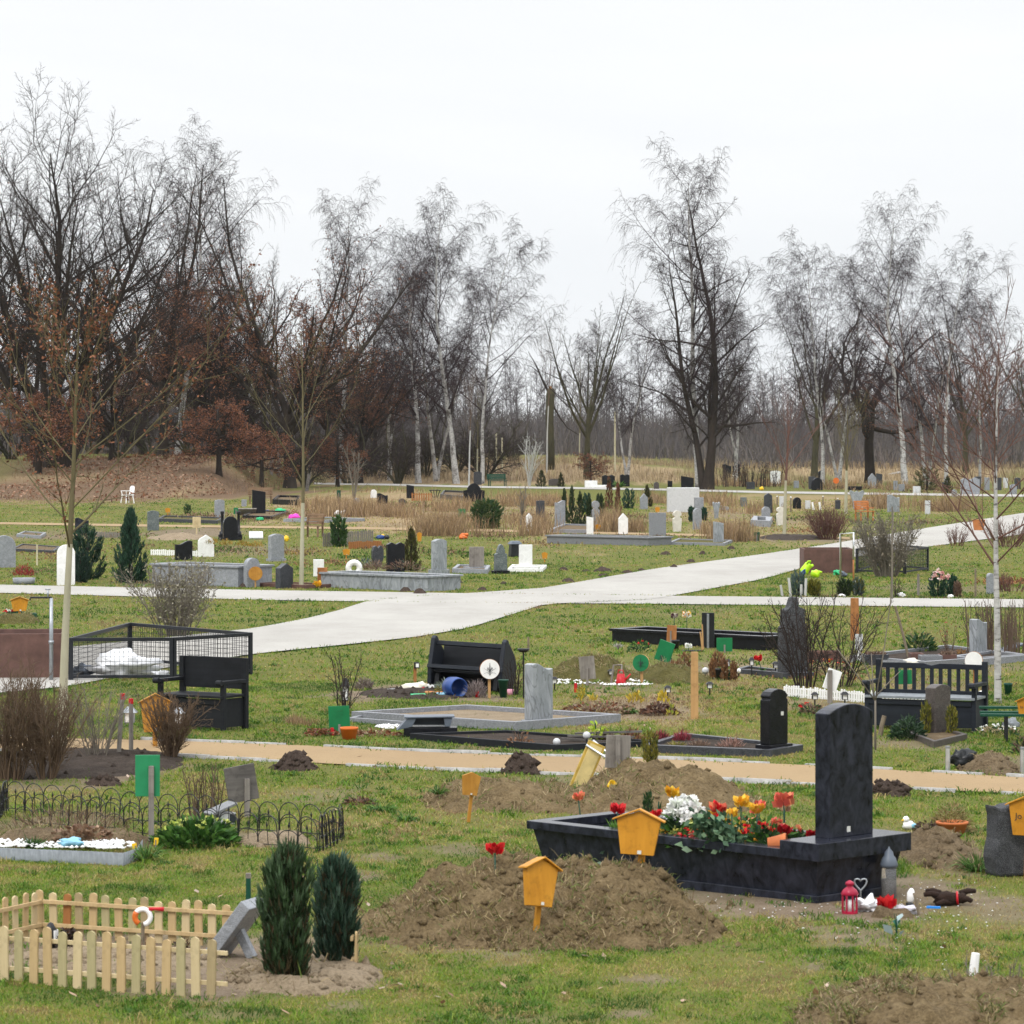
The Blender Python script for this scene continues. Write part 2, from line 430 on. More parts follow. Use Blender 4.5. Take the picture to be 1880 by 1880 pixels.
LIT = [(150, 880, 330, 46, 1), (420, 868, 160, 20, 1), (90, 860, 200, 20, 1), (800, 862, 260, 12, .5)]
_LE = []
for px, py, rx, ry, s in LIT:
    x, d = gp(px, py); _LE.append((x, d, rx * d / F, 16 * K, s))
_DE = []
for px, py, rx, ry, s in DRY:
    x, d = gp(px, py); _DE.append((x, d, rx * d / F, max(.3, ry * d * d / (F * H)) if d < 112 * K else 14 * K, s))
def field(E, x, y):
    v = np.zeros_like(np.asarray(x, float))
    wob = (fbm(x, y / 2, .9, 2, 5) - .5) * 1.5 + (rng.random(np.shape(x)) - .5) * .35
    for ex, ey, rx, ry, s in E:
        q = np.sqrt(((x - ex) / rx) ** 2 + ((y - ey) / ry) ** 2)
        v = np.maximum(v, s * (1 - sstep(.55, 1.15, q + wob)))
    return v
def strips(px, tops, bots):
    """px list with top and bottom edge rows -> world outline"""
    a = [gp(p, t) for p, t in zip(px, tops)]; b = [gp(p, t) for p, t in zip(px, bots)]
    return a, b
def dense(px, a, b, n=60):
    q = np.linspace(px[0], px[-1], n)
    return list(q), list(np.interp(q, px, a)), list(np.interp(q, px, b))
PATHS = []
def path(name, px, tops, bots, m, z, label_kind='structure', n=70):
    px, tops, bots = dense(px, tops, bots, n)
    a, b = strips(px, tops, bots)
    V = []
    for (x, y), (u, v) in zip(a, b):
        for t in np.linspace(0, 1, 5):
            X, Y = x + (u - x) * t, y + (v - y) * t
            V.append((X, Y, float(gz(X, Y)) + z))
    fs = [(i * 5 + k, i * 5 + k + 1, i * 5 + k + 6, i * 5 + k + 5) for i in range(len(a) - 1) for k in range(4)]
    fs = [f[::-1] for f in fs]
    o = np_mesh(name, V, np.array(fs), m); tag(o, kind='structure')
    nv = o.data.polygons[0].normal
    if nv.z < 0: o.data.flip_normals()
    PATHS.append(np.array(a + b[::-1]))
    return a, b
def inside(poly, x, y):
    c = np.zeros(len(x), bool); n = len(poly); j = n - 1
    for i in range(n):
        xi, yi = poly[i]; xj, yj = poly[j]
        if yi != yj:
            k = ((yi > y) != (yj > y)) & (x < (xj - xi) * (y - yi) / (yj - yi) + xi); c ^= k
        j = i
    return c
def _gravel(c1, c2, c3):
    def f(nt, bs):
        a = noise(nt, .9, 5, .6); b = noise(nt, 70, 3, .8); k = noise(nt, 9, 4, .7)
        x = ramp(nt, a, [(.35, c1), (.65, c2)])
        x = mixc(nt, .3, x, ramp(nt, b, [(.3, c3), (.5, c2), (.7, tuple(min(1, 1.2 * v) for v in c2))]))
        x = mixc(nt, .35, x, ramp(nt, k, [(.3, c1), (.6, c2)]))
        w = noise(nt, .35, 4, .65, stretch=(1, .35, 1)); x = mixc(nt, .3, x, ramp(nt, w, [(.35, c3), (.6, c2)]))
        q = noise(nt, 26, 2, .5); x = mixc(nt, ramp(nt, q, [(.66, (0, 0, 0)), (.72, (.7, .7, .7))]), x, tuple(.45 * v for v in c1))
        nt.links.new(x, bs.inputs['Base Color']); bs.inputs['Roughness'].default_value = .9
        bump(nt, bs, b, .4, .01)
    return f
M['gravel'] = mat('gravel', _gravel((.285, .27, .24), (.37, .355, .325), (.19, .175, .155)))
M['sand'] = mat('sand', _gravel((.235, .155, .072), (.30, .205, .10), (.18, .115, .05)))
M['edge_stone'] = stone('edge_stone', (.26, .25, .235), (.44, .43, .41), .7, 9, .15)
path('gravel_path', [-700, 0, 480, 800, 1180, 1880, 2600], [1062, 1074, 1084, 1089, 1094, 1101, 1109], [1077, 1089, 1102, 1107, 1109, 1116, 1124], 'gravel', .012)
path('gravel_path', [-600, 120, 300, 463, 560, 640, 668, 760, 860, 1000, 1200, 1400, 1520, 1700, 1880, 2500], [1235, 1190, 1172, 1155, 1137, 1117, 1104, 1096, 1090, 1080, 1045, 1018, 1000, 970, 942, 900],
     [1330, 1262, 1228, 1202, 1192, 1184, 1181, 1171, 1154, 1110, 1101, 1064, 1030, 1005, 981, 930], 'gravel', .018, n=110)
path('gravel_path', [575, 700, 880, 1040, 1200, 1400, 1640, 1880, 2300], [886.5, 888.2, 892.5, 894.5, 897, 902, 905.5, 908.5, 912], [889.5, 891.4, 896, 898, 900.5, 905.8, 909.4, 912.5, 917], 'gravel', .02)
EA, EB = path('sand_path', [-900, 0, 330, 560, 780, 1010, 1200, 1480, 1880, 2900], [1358, 1353, 1362, 1370, 1382, 1390, 1395, 1406, 1429, 1495], [1384, 1378, 1389, 1401, 1413, 1420, 1428, 1440, 1459, 1530], 'sand', .012, n=120)
path('sand_path', [-500, 0, 250, 480, 700, 900, 1010, 1250, 1480, 1560], [959, 959, 963, 966, 968.5, 972, 975, 980, 985, 987], [962.5, 963, 967, 970, 973, 976.5, 979, 984, 989, 991], 'sand', .012)
def edging(line, name, off):
    V = []; Fs = []
    r = np.random.default_rng(5); i = 0
    P = np.array(line); seg = np.linalg.norm(np.diff(P, axis=0), axis=1); cum = np.concatenate([[0], np.cumsum(seg)])
    s = 0
    while s < cum[-1]:
        L = r.uniform(.28, .75)
        if r.random() > .12:
            q = [np.array([np.interp(t, cum, P[:, 0]), np.interp(t, cum, P[:, 1])]) for t in (s, min(s + L - .02, cum[-1]))]
            d = q[1] - q[0]
            if np.linalg.norm(d) < .05: break
            n_ = np.array([-d[1], d[0]]) / np.linalg.norm(d) * .032
            z = .035 + r.uniform(-.012, .014); o = len(V)
            for zz in (-.05, z):
                for p in (q[0] - n_, q[1] - n_, q[1] + n_, q[0] + n_): V.append((p[0], p[1] + off, zz + float(gz(p[0], p[1]))))
            Fs += [(o + 4, o + 5, o + 6, o + 7), (o, o + 1, o + 5, o + 4), (o + 1, o + 2, o + 6, o + 5), (o + 2, o + 3, o + 7, o + 6), (o + 3, o, o + 4, o + 7)]
        s += L
    o = np_mesh(name, V, np.array(Fs), 'edge_stone'); tag(o, kind='structure')
edging(EA, 'kerb_strip', .05); edging(EB, 'kerb_strip', -.05)

# ---------------------------------------------------------------- ground sheet
def grow_axis(lo, hi, step, far, ratio=1.16):
    a = list(np.arange(lo, hi + 1e-6, step)); s = step
    while a[-1] < far[1]: s *= ratio; a.append(a[-1] + s)
    b = []; s = step; v = lo
    while v > far[0]: s *= ratio; v -= s; b.append(v)
    return np.array(b[::-1] + a)
gx = grow_axis(-9, 9, .16, (-900, 900), 1.07); gy = grow_axis(10 * K, 30 * K, .2, (-60, 2400), 1.04)
XX, YY = np.meshgrid(gx, gy); ZZ = gz(XX, YY)
soilV = field(_SE, XX, YY); dryV = field(_DE, XX, YY)
ZZ = ZZ + (fbm(XX, YY, .9, 4) - .5) * .05 * (1 - sstep(30 * K, 60 * K, YY))
onp = np.zeros(XX.size, bool)
for P in PATHS: onp |= inside(P, XX.ravel(), YY.ravel())
ZZ = np.minimum(ZZ, np.where(onp.reshape(XX.shape), gz(XX, YY) - .015, 99))
nx, ny = len(gx), len(gy)
idx = np.arange(nx * ny).reshape(ny, nx)
FQ = np.stack([idx[:-1, :-1], idx[:-1, 1:], idx[1:, 1:], idx[1:, :-1]], -1).reshape(-1, 4)
def _ground(nt, bs):
    a = N(nt, 'ShaderNodeAttribute'); a.attribute_name = 'Col'
    sp = N(nt, 'ShaderNodeSeparateColor'); nt.links.new(a.outputs['Color'], sp.inputs[0])
    g1 = noise(nt, .55, 5, .6); g2 = noise(nt, 4.5, 5, .7); g3 = noise(nt, 55, 3, .7)
    grass = ramp(nt, g1, [(.3, (.075, .10, .016)), (.5, (.125, .14, .028)), (.7, (.20, .165, .065))])
    grass = mixc(nt, .5, grass, ramp(nt, g2, [(.3, (.05, .08, .012)), (.48, (.13, .13, .03)), (.68, (.20, .145, .07))]))
    grass = mixc(nt, .4, grass, ramp(nt, g3, [(.3, (.03, .04, .012)), (.55, (.10, .11, .03)), (.75, (.22, .19, .08))]))
    straw = ramp(nt, g2, [(.3, (.17, .12, .06)), (.7, (.33, .25, .145))])
    x = mixc(nt, sp.outputs[1], grass, straw)
    x = mixc(nt, sp.outputs[2], x, ramp(nt, g2, [(.3, (.055, .045, .02)), (.5, (.125, .08, .05)), (.72, (.21, .14, .095))]))
    s1 = noise(nt, 2.1, 6, .7)
    soil = ramp(nt, s1, [(.28, (.075, .053, .034)), (.5, (.17, .128, .085)), (.72, (.29, .235, .17))])
    soil = mixc(nt, .5, soil, ramp(nt, g3, [(.3, (.05, .036, .024)), (.5, (.16, .12, .085)), (.7, (.31, .26, .20))]))
    x = mixc(nt, sp.outputs[0], x, soil)
    nt.links.new(x, bs.inputs['Base Color']); bs.inputs['Roughness'].default_value = .95; bs.inputs['Specular IOR Level'].default_value = .08
    bump(nt, bs, g3, .6, .03)
M['ground'] = mat('ground', _ground)
col = np.stack([np.clip(soilV, 0, 1).ravel(), np.clip(dryV, 0, 1).ravel(), np.clip(field(_LE, XX, YY) * (.35 + 1.3 * sstep(.36, .56, fbm(XX, YY / K, 6, 5))), 0, 1).ravel()], -1)
tag(np_mesh('ground', np.stack([XX.ravel(), YY.ravel(), ZZ.ravel()], -1), FQ, 'ground', col=col, smooth=True), kind='structure')
def ground_z(x, y):
    return gz(x, y) + (fbm(x, y, .9, 4) - .5) * .05 * (1 - sstep(30 * K, 60 * K, y))

# ---------------------------------------------------------------- blades: every leaf, grass stem and needle in the place
def blades(P, D, L, Wd, C, bend=None, up=None, quad=False):
    """tapered two-triangle blades; P base, D unit direction, L length, Wd width, C colour, bend = droop of the tip"""
    n = len(P); P = np.asarray(P, float); D = np.asarray(D, float)
    L = np.broadcast_to(np.asarray(L, float), (n,)); Wd = np.broadcast_to(np.asarray(Wd, float), (n,))
    rv = rng.normal(size=(n, 3)) if up is None else np.broadcast_to(np.asarray(up, float), (n, 3))
    s = np.cross(D, rv); s /= np.linalg.norm(s, axis=1, keepdims=True) + 1e-9
    mid = P + D * (L * .55)[:, None]; tip = P + D * L[:, None]
    if bend is not None:
        b = np.broadcast_to(np.asarray(bend, float), (n,)) * L
        tip = tip - np.stack([0 * b, 0 * b, b], -1)
        hd = D * np.array([1, 1, 0]); tip = tip + hd * (b * .4)[:, None]
    h = s * (Wd / 2)[:, None]
    if quad:   # leaf: diamond
        V = np.stack([P, mid - h, tip, mid + h], 1).reshape(-1, 3)
        i = np.arange(n)[:, None] * 4
        Fq = [np.concatenate([i + np.array([[0, 1, 3]]), i + np.array([[1, 2, 3]])])]
        return V, Fq, np.repeat(C, 4, 0)
    V = np.stack([P - h, P + h, mid + h * .75, mid - h * .75, tip], 1).reshape(-1, 3)
    i = np.arange(n)[:, None] * 5
    return V, [i + np.array([[0, 1, 2, 3]]), i + np.array([[3, 2, 4]])], np.repeat(C, 5, 0)
def merge(parts):
    V = []; Q = []; T = []; C = []; o = 0
    for v, fl, c in parts:
        V.append(v); C.append(c)
        for f in fl: (Q if f.shape[1] == 4 else T).append(f + o)
        o += len(v)
    return np.concatenate(V), ([np.concatenate(Q)] if Q else []) + ([np.concatenate(T)] if T else []), np.concatenate(C)
GREENS = np.array([(.035, .085, .008), (.075, .155, .012), (.12, .215, .016), (.185, .25, .026), (.31, .27, .065), (.39, .30, .13), (.21, .13, .07)])
def lawn_colour(x, y, n, lush=None, dry=None):
    t = (fbm(x, y / 2, 1.7, 1) - .5) * 1.5 + (fbm(x, y / 1.6, .38, 5) - .5) * 1.3 + .44 + rng.normal(0, .15, n)
    if dry is not None: t = t + dry * .55
    if lush is not None: t = t - lush * .4
    t = np.clip(t, 0, .999) * 6
    i = t.astype(int); f = (t - i)[:, None]
    return GREENS[i] * (1 - f) + GREENS[np.minimum(i + 1, 6)] * f
def scatter(n, y0, y1, spread=.155):
    y0 *= K; y1 *= K
    u = rng.random(n)
    y = np.sqrt(y0 * y0 + u * (y1 * y1 - y0 * y0)); x = (rng.random(n) * 2 - 1) * spread * y
    return x, y
def lawn(n, y0, y1, h, w):
    x, y = scatter(n, y0, y1)
    so_ = field(_SE, x, y); dr = field(_DE, x, y)
    patch = .55 * fbm(x, y / 2, 1.6, 6) + .45 * fbm(x, y / 1.7, .33, 2)
    keep = (rng.random(n) > np.clip(so_ * 1.05, 0, .97)) & (rng.random(n) < np.clip(.15 + 1.9 * (patch - .22), .12, 1))
    for P in PATHS: keep &= ~inside(P, x, y)
    x, y, so_, dr = x[keep], y[keep], so_[keep], dr[keep]; n = len(x)
    lush = sstep(.56, .72, .6 * fbm(x, y / 1.8, .9, 3) + .4 * fbm(x, y / 1.6, .25, 7))
    L = h * rng.uniform(.5, 1.25, n) * (1 + .9 * lush)
    D = np.stack([rng.normal(0, .55, n), rng.normal(0, .55, n), np.ones(n)], -1); D /= np.linalg.norm(D, axis=1, keepdims=True)
    C = lawn_colour(x, y, n, lush, dr)
    return blades(np.stack([x, y, ground_z(x, y) - .004], -1), D, L, w * rng.uniform(.7, 1.3, n), C, bend=rng.uniform(0, .5, n))
def tufts(n, y0, y1, h, w, per=22):
    x, y = scatter(n, y0, y1)
    k = (.6 * fbm(x, y / 2, 1.3, 2) + .4 * fbm(x, y / 2, .3, 4) > .53) & (rng.random(n) > np.clip(field(_SE, x, y) * .8, 0, .93))
    for P in PATHS: k &= ~inside(P, x, y)
    x, y = x[k], y[k]; n = len(x)
    s = rng.uniform(.6, 1.5, n); hue = rng.random(n)
    X = np.repeat(x, per) + rng.normal(0, .035, n * per) * np.repeat(s, per); Y = np.repeat(y, per) + rng.normal(0, .05, n * per); m = n * per
    D = np.stack([rng.normal(0, .55, m), rng.normal(0, .55, m), np.ones(m)], -1); D /= np.linalg.norm(D, axis=1, keepdims=True)
    A = np.array([(.04, .105, .01), (.075, .165, .014), (.115, .21, .018), (.175, .235, .028), (.30, .24, .09)])
    C = A[np.clip((np.repeat(hue, per) * 5).astype(int), 0, 4)] * rng.uniform(.65, 1.25, (m, 1))
    return blades(np.stack([X, Y, ground_z(X, Y) - .005], -1), D, h * np.repeat(s, per) * rng.uniform(.5, 1.2, m), w, C, bend=rng.uniform(.1, .7, m))
lw = [tufts(7000, 10.6, 20, .075, .008), tufts(6000, 20, 34, .085, .013, 16), tufts(5000, 34, 60, .10, .022, 10), lawn(330000, 10.6, 19, .042, .0065), lawn(250000, 19, 32, .05, .010), lawn(170000, 32, 60, .06, .018), lawn(110000, 60, 116, .075, .036)]
def fringe():
    r = np.random.default_rng(31); xs = []; ys = []
    for P in PATHS:
        Q = np.roll(P, -1, 0); L = np.linalg.norm(Q - P, axis=1)
        for a, b, l in zip(P, Q, L):
            if l > 12 or min(a[1], b[1]) > 70 * K or abs(a[0]) > 30: continue
            m = int(l * 60); t = r.random(m); clump = r.random() < .75
            if not clump: m = int(m * .3); t = t[:m]
            xs.append(a[0] + (b[0] - a[0]) * t + r.normal(0, .05, m)); ys.append(a[1] + (b[1] - a[1]) * t + r.normal(0, .16, m))
    x, y = np.concatenate(xs), np.concatenate(ys); k = fbm(x, y, .7, 4) > .42; x, y = x[k], y[k]; n = len(x)
    D = np.stack([r.normal(0, .6, n), r.normal(0, .6, n), np.ones(n)], -1); D /= np.linalg.norm(D, axis=1, keepdims=True)
    return blades(np.stack([x, y, gz(x, y) - .01], -1), D, r.uniform(.03, .10, n), .014, lawn_colour(x, y, n), bend=r.uniform(0, .6, n))
lw.append(fringe())
v, f, c = merge(lw)
tag(np_mesh('grass', v, f, 'leaf', col=c), 'short winter lawn between the graves, green mixed with straw', 'grass', kind='stuff')
# ---------------------------------------------------------------- bare winter trees, grown level by level
def _norm(a): return a / (np.linalg.norm(a, axis=-1, keepdims=True) + 1e-9)
def integrate(r, P0, D0, L, R0, n, wig, trop, tip, curl=0.0):
    m = len(P0); P = np.zeros((m, n, 3)); P[:, 0] = P0; d = D0.copy(); st = (L / (n - 1))[:, None]
    for j in range(1, n):
        d = _norm(d + r.normal(0, wig, (m, 3)) + np.array([0, 0, trop]) + curl * j / n * np.array([0, 0, 1]))
        P[:, j] = P[:, j - 1] + d * st
    t = np.linspace(0, 1, n)
    return P, R0[:, None] * (1 - (1 - tip) * t)[None, :]
def children_of(r, P, Rd, s):
    m, n, _ = P.shape; k = s['k']
    t = s['t'][0] + (s['t'][1] - s['t'][0]) * (np.arange(k)[None, :] + r.random((m, k))) / k
    q = np.clip(t * (n - 1), 0, n - 1.001); i = q.astype(int); f = (q - i)[..., None]
    rows = np.arange(m)[:, None]
    B = P[rows, i] * (1 - f) + P[rows, i + 1] * f
    T = _norm(P[rows, i + 1] - P[rows, i])
    rad = Rd[rows, i] * (1 - f[..., 0]) + Rd[rows, i + 1] * f[..., 0]
    az = np.arange(k)[None, :] * 2.399 + r.random((m, 1)) * 6.28 + r.normal(0, .5, (m, k))
    ref = np.where(np.abs(T[..., 2:3]) > .95, np.array([1., 0, 0]), np.array([0, 0, 1.]))
    A = _norm(np.cross(T, ref)); Bv = np.cross(T, A)
    an = np.radians(r.normal(s['ang'][0], s['ang'][1], (m, k)) + s.get('dang', 0) * (1 - t))[..., None]
    D = np.cos(an) * T + np.sin(an) * (np.cos(az)[..., None] * A + np.sin(az)[..., None] * Bv)
    Lp = np.linalg.norm(np.diff(P, axis=1), axis=2).sum(1)[:, None]
    L = Lp * s['len'] * s.get('shape', lambda t: 1 - .55 * t)(t) * r.uniform(.65, 1.25, (m, k))
    R0 = np.minimum(rad * s['rr'], rad * .92) * r.uniform(.8, 1.1, (m, k))
    R0 = np.maximum(R0, s.get('rmin', .004))
    return integrate(r, B.reshape(-1, 3), _norm(D).reshape(-1, 3), L.ravel(), R0.ravel(), s['n'], s['wig'], s['trop'], s.get('tip', .35), s.get('curl', 0))
def tubes(P, Rd, sides):
    m, n, _ = P.shape
    T = np.gradient(P, axis=1); T = _norm(T)
    ref = np.where(np.abs(T[..., 2:3]) > .9, np.array([1., 0, 0]), np.array([0, 0, 1.]))
    A = _norm(np.cross(T, ref)); B = np.cross(T, A)
    a = 2 * PI * np.arange(sides) / sides
    V = P[:, :, None, :] + Rd[:, :, None, None] * (np.cos(a)[None, None, :, None] * A[:, :, None, :] + np.sin(a)[None, None, :, None] * B[:, :, None, :])
    i = np.arange(m * n * sides).reshape(m, n, sides)
    j = np.roll(i, -1, 2)
    Fq = np.stack([i[:, :-1], j[:, :-1], j[:, 1:], i[:, 1:]], -1).reshape(-1, 4)
    return V.reshape(-1, 3), Fq
def grow(seed, trunk, specs):
    """trunk: dict(P (m,3), D (m,3), L, R, n, wig, trop, tip); returns list of (P, R)"""
    r = np.random.default_rng(seed)
    P0 = np.atleast_2d(np.array(trunk.get('P', (0, 0, 0)), float)); m = len(P0)
    D0 = _norm(np.atleast_2d(np.array(trunk.get('D', (0, 0, 1)), float)))
    ls = [integrate(r, P0, D0, np.broadcast_to(np.asarray(trunk['L'], float), (m,)), np.broadcast_to(np.asarray(trunk['R'], float), (m,)), trunk.get('n', 12), trunk.get('wig', .04), trunk.get('trop', .03), trunk.get('tip', .25))]
    for s in specs:
        src = ls[s.get('src', -1)]
        ls.append(children_of(r, *src, s))
    return ls, r
def bark(name, c1, c2, sc=6):
    def f(nt, bs):
        n = noise(nt, sc, 5, .7, stretch=(1, 1, .25)); k = noise(nt, .7, 3, .6)
        x = mixc(nt, .5, ramp(nt, n, [(.3, c1), (.7, c2)]), ramp(nt, k, [(.35, c1), (.65, c2)]))
        nt.links.new(x, bs.inputs['Base Color']); bs.inputs['Roughness'].default_value = .9; bs.inputs['Specular IOR Level'].default_value = .1
    return mat(name, f)
M['oak_bark'] = bark('oak_bark', (.016, .013, .011), (.048, .037, .03))
M['moss_bark'] = bark('moss_bark', (.035, .034, .02), (.085, .078, .045))
M['twig'] = bark('twig', (.026, .02, .018), (.05, .038, .034), 3)
M['birch_twig'] = bark('birch_twig', (.026, .017, .019), (.048, .032, .034), 3)
M['brown_twig'] = bark('brown_twig', (.085, .058, .042), (.15, .105, .078), 3)
M['grey_twig'] = bark('grey_twig', (.12, .105, .085), (.215, .19, .155), 3)
M['red_twig'] = bark('red_twig', (.10, .055, .045), (.165, .09, .07), 3)
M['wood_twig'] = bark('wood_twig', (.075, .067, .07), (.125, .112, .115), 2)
M['sapling_bark'] = bark('sapling_bark', (.30, .285, .20), (.44, .42, .31), 9)
M['sapling_twig'] = bark('sapling_twig', (.085, .075, .04), (.16, .135, .075), 4)
M['pale_bark'] = bark('pale_bark', (.36, .36, .34), (.55, .55, .53), 9)
def _birch(nt, bs):
    n = noise(nt, 5, 4, .7, stretch=(1, 1, 3.5)); k = noise(nt, 1.1, 4, .65, stretch=(1, 1, .8))
    x = ramp(nt, n, [(.36, (.04, .035, .03)), (.44, (.36, .35, .335)), (.7, (.50, .49, .475))])
    x = mixc(nt, ramp(nt, k, [(.48, (0, 0, 0)), (.62, (1, 1, 1))]), x, ramp(nt, n, [(.4, (.03, .026, .022)), (.7, (.16, .14, .13))]))
    nt.links.new(x, bs.inputs['Base Color']); bs.inputs['Roughness'].default_value = .75
M['birch_bark'] = mat('birch_bark', _birch)
LEAF_DRY = np.array([(.15, .055, .028), (.20, .078, .035), (.11, .045, .028), (.24, .10, .048)])
def dry_leaves(lv, r, n, size, zlo=-99, zhi=99, bias=None):
    P, _ = lv; m, k, _ = P.shape
    i = r.integers(0, m, n); t = r.integers(1, k, n); Q = P[i, t] + r.normal(0, size * .6, (n, 3))
    w = (Q[:, 2] > zlo) & (Q[:, 2] < zhi)
    if bias is not None: w &= r.random(n) < bias(Q)
    Q = Q[w]; n = len(Q)
    D = _norm(np.stack([r.normal(0, 1, n), r.normal(0, 1, n), r.normal(-.6, .6, n)], -1))
    C = LEAF_DRY[r.integers(0, 4, n)] * r.uniform(.7, 1.2, (n, 1))
    return blades(Q, D, size * r.uniform(.6, 1.3, n), size * .6, C, quad=True)
def tree_proto(name, label, cat, ls, r, bark_m, twig_m, ntrunk=1, leaves=None, sides=(12, 7, 5, 4, 3, 3), flare=1.35):
    """thing at the origin: trunk, branches (crown), dry leaves"""
    o = thing(name, label, cat, (0, 0, 0))
    P, Rd = ls[0]; Rd = Rd.copy()
    t = np.linspace(0, 1, Rd.shape[1]); Rd *= 1 + (flare - 1) * np.exp(-t * 14)[None]
    P = P.copy(); P[:, 0, 2] -= .15
    v, f = tubes(P, Rd, sides[0])
    np_mesh('trunk', v, f, bark_m, o, smooth=True)
    Vs = []; Fs = []; Ix = []; off = 0
    for q in range(1, len(ls)):
        v, f = tubes(ls[q][0], ls[q][1], sides[min(q, 5)])
        Vs.append(v); Fs.append(f + off); off += len(v); Ix.append(np.full(len(f), 0 if q <= ntrunk else 1))
    np_mesh('crown', np.concatenate(Vs), np.concatenate(Fs), None, o, mats=[bark_m, twig_m], midx=np.concatenate(Ix), smooth=True)
    if leaves is not None:
        v, f, c = leaves; np_mesh('dry_leaves', v, f, 'leaf', o, col=c)
    return o
def put(proto, px, py, label, s=1.0, rz=0.0, sc=None, first=[set()], d=None, group=None):
    """move the first of a kind, copy the rest; placed on the ground seen at the pixel"""
    p = G(px, py) if d is None else Vector(((px - CX) / F * d, d, float(gz((px - CX) / F * d, d))))
    sc = sc or (s, s, s)
    if proto.name not in first[0]:
        first[0].add(proto.name); o = proto; o.location = p; o.rotation_euler = (0, 0, rz); o.scale = sc; o['label'] = label
        if group: o['group'] = group
        proto['_k'] = 1
    else: o = dup(proto, p, rz, label, sc, group)
    return o
# --- great spreading oak, ~26 m
def oak(seed, hgt, nl, ang, lf=None, label='', twig=True, tl=.28, wig=.06, R0=.55, ends=1):
    ls, r = grow(seed, dict(L=hgt * tl, R=R0, n=8, wig=.03, tip=.8),
        [dict(k=nl, t=(.62, 1), ang=ang, len=2.5, rr=.62, n=16, wig=wig, trop=.055, shape=lambda t: .7 + .4 * t, tip=.16),
         dict(k=14, t=(.12, 1), ang=(46, 12), len=.36, rr=.55, n=10, wig=.11, trop=.03, shape=lambda t: 1.1 - .55 * t, tip=.25),
         dict(k=8, t=(.12, 1), ang=(42, 14), len=.42, rr=.55, n=6, wig=.13, trop=.025, rmin=.010),
         dict(k=6, t=(.1, 1), ang=(42, 16), len=.46, rr=.6, n=5, wig=.14, trop=.02, rmin=.0085),
         dict(k=3, t=(.2, 1), ang=(40, 15), len=.55, rr=.7, n=3, wig=.12, trop=.02, rmin=.0065)])
    lv = None
    if lf: lv = dry_leaves(ls[4], r, lf[0], .16, lf[1], lf[2], lf[3] if len(lf) > 3 else None)
    return tree_proto('oak_tree', label, 'tree', ls, r, 'oak_bark', 'twig', 2, lv)
ls, r = grow(12, dict(P=[(0, 0, 0), (-.45, .2, 0), (.45, .15, 0), (-.2, -.3, 0), (.3, -.35, 0), (.05, .5, 0), (-.9, .3, 0), (.8, .2, 0)], D=[(.02, 0, 1), (-.24, .05, 1), (.21, .1, 1), (-.11, -.22, 1), (.10, -.25, 1), (.0, .28, 1), (-.46, 0, 1), (.42, .05, 1)],
    L=[21.5, 20, 20, 19.5, 19.5, 19, 16, 16], R=[.44, .38, .38, .3, .3, .28, .28, .28], n=20, wig=.05, trop=.016, tip=.07),
    [dict(k=19, t=(.22, .98), ang=(42, 10), len=.46, rr=.52, n=13, wig=.08, trop=.05, tip=.14, shape=lambda t: 1.2 - .62 * t),
     dict(k=12, t=(.12, 1), ang=(38, 12), len=.36, rr=.52, n=8, wig=.10, trop=.035, rmin=.016, shape=lambda t: 1.1 - .55 * t), dict(k=7, t=(.1, 1), ang=(38, 14), len=.46, rr=.55, n=5, wig=.12, trop=.03, rmin=.009),
     dict(k=4, t=(.15, 1), ang=(38, 14), len=.55, rr=.65, n=3, wig=.12, trop=.02, rmin=.0062)])
OAK = tree_proto('oak_tree', '', 'tree', ls, r, 'oak_bark', 'twig', 2, dry_leaves(ls[3], r, 5200, .17, 0, 99, lambda Q: np.exp(-((Q[:, 2] - 5) / 6) ** 2) + .02))
OAK2 = oak(23, 19, 10, (44, 16), (23000, 0, 99, lambda Q: np.clip(.9 - Q[:, 0] * .08, .12, 1) * np.exp(-((Q[:, 2] - 9) / 6) ** 2)), tl=.3, R0=.42)
# --- low young oak, brown leaves kept
ls, r = grow(5, dict(L=4.2, R=.2, n=8, wig=.03, tip=.5),
    [dict(k=16, t=(.3, 1), ang=(78, 12), len=1.05, rr=.5, n=9, wig=.08, trop=.02, tip=.2),
     dict(k=9, t=(.15, 1), ang=(45, 12), len=.42, rr=.6, n=6, wig=.1, trop=.01), dict(k=7, t=(.1, 1), ang=(45, 14), len=.5, rr=.6, n=4, wig=.12, trop=0, rmin=.008),
     dict(k=4, t=(.2, 1), ang=(42, 14), len=.55, rr=.7, n=3, wig=.12, trop=0, rmin=.006)])
YOAK = tree_proto('young_oak', '', 'tree', ls, r, 'oak_bark', 'twig', 1, dry_leaves(ls[3], r, 5200, .15))
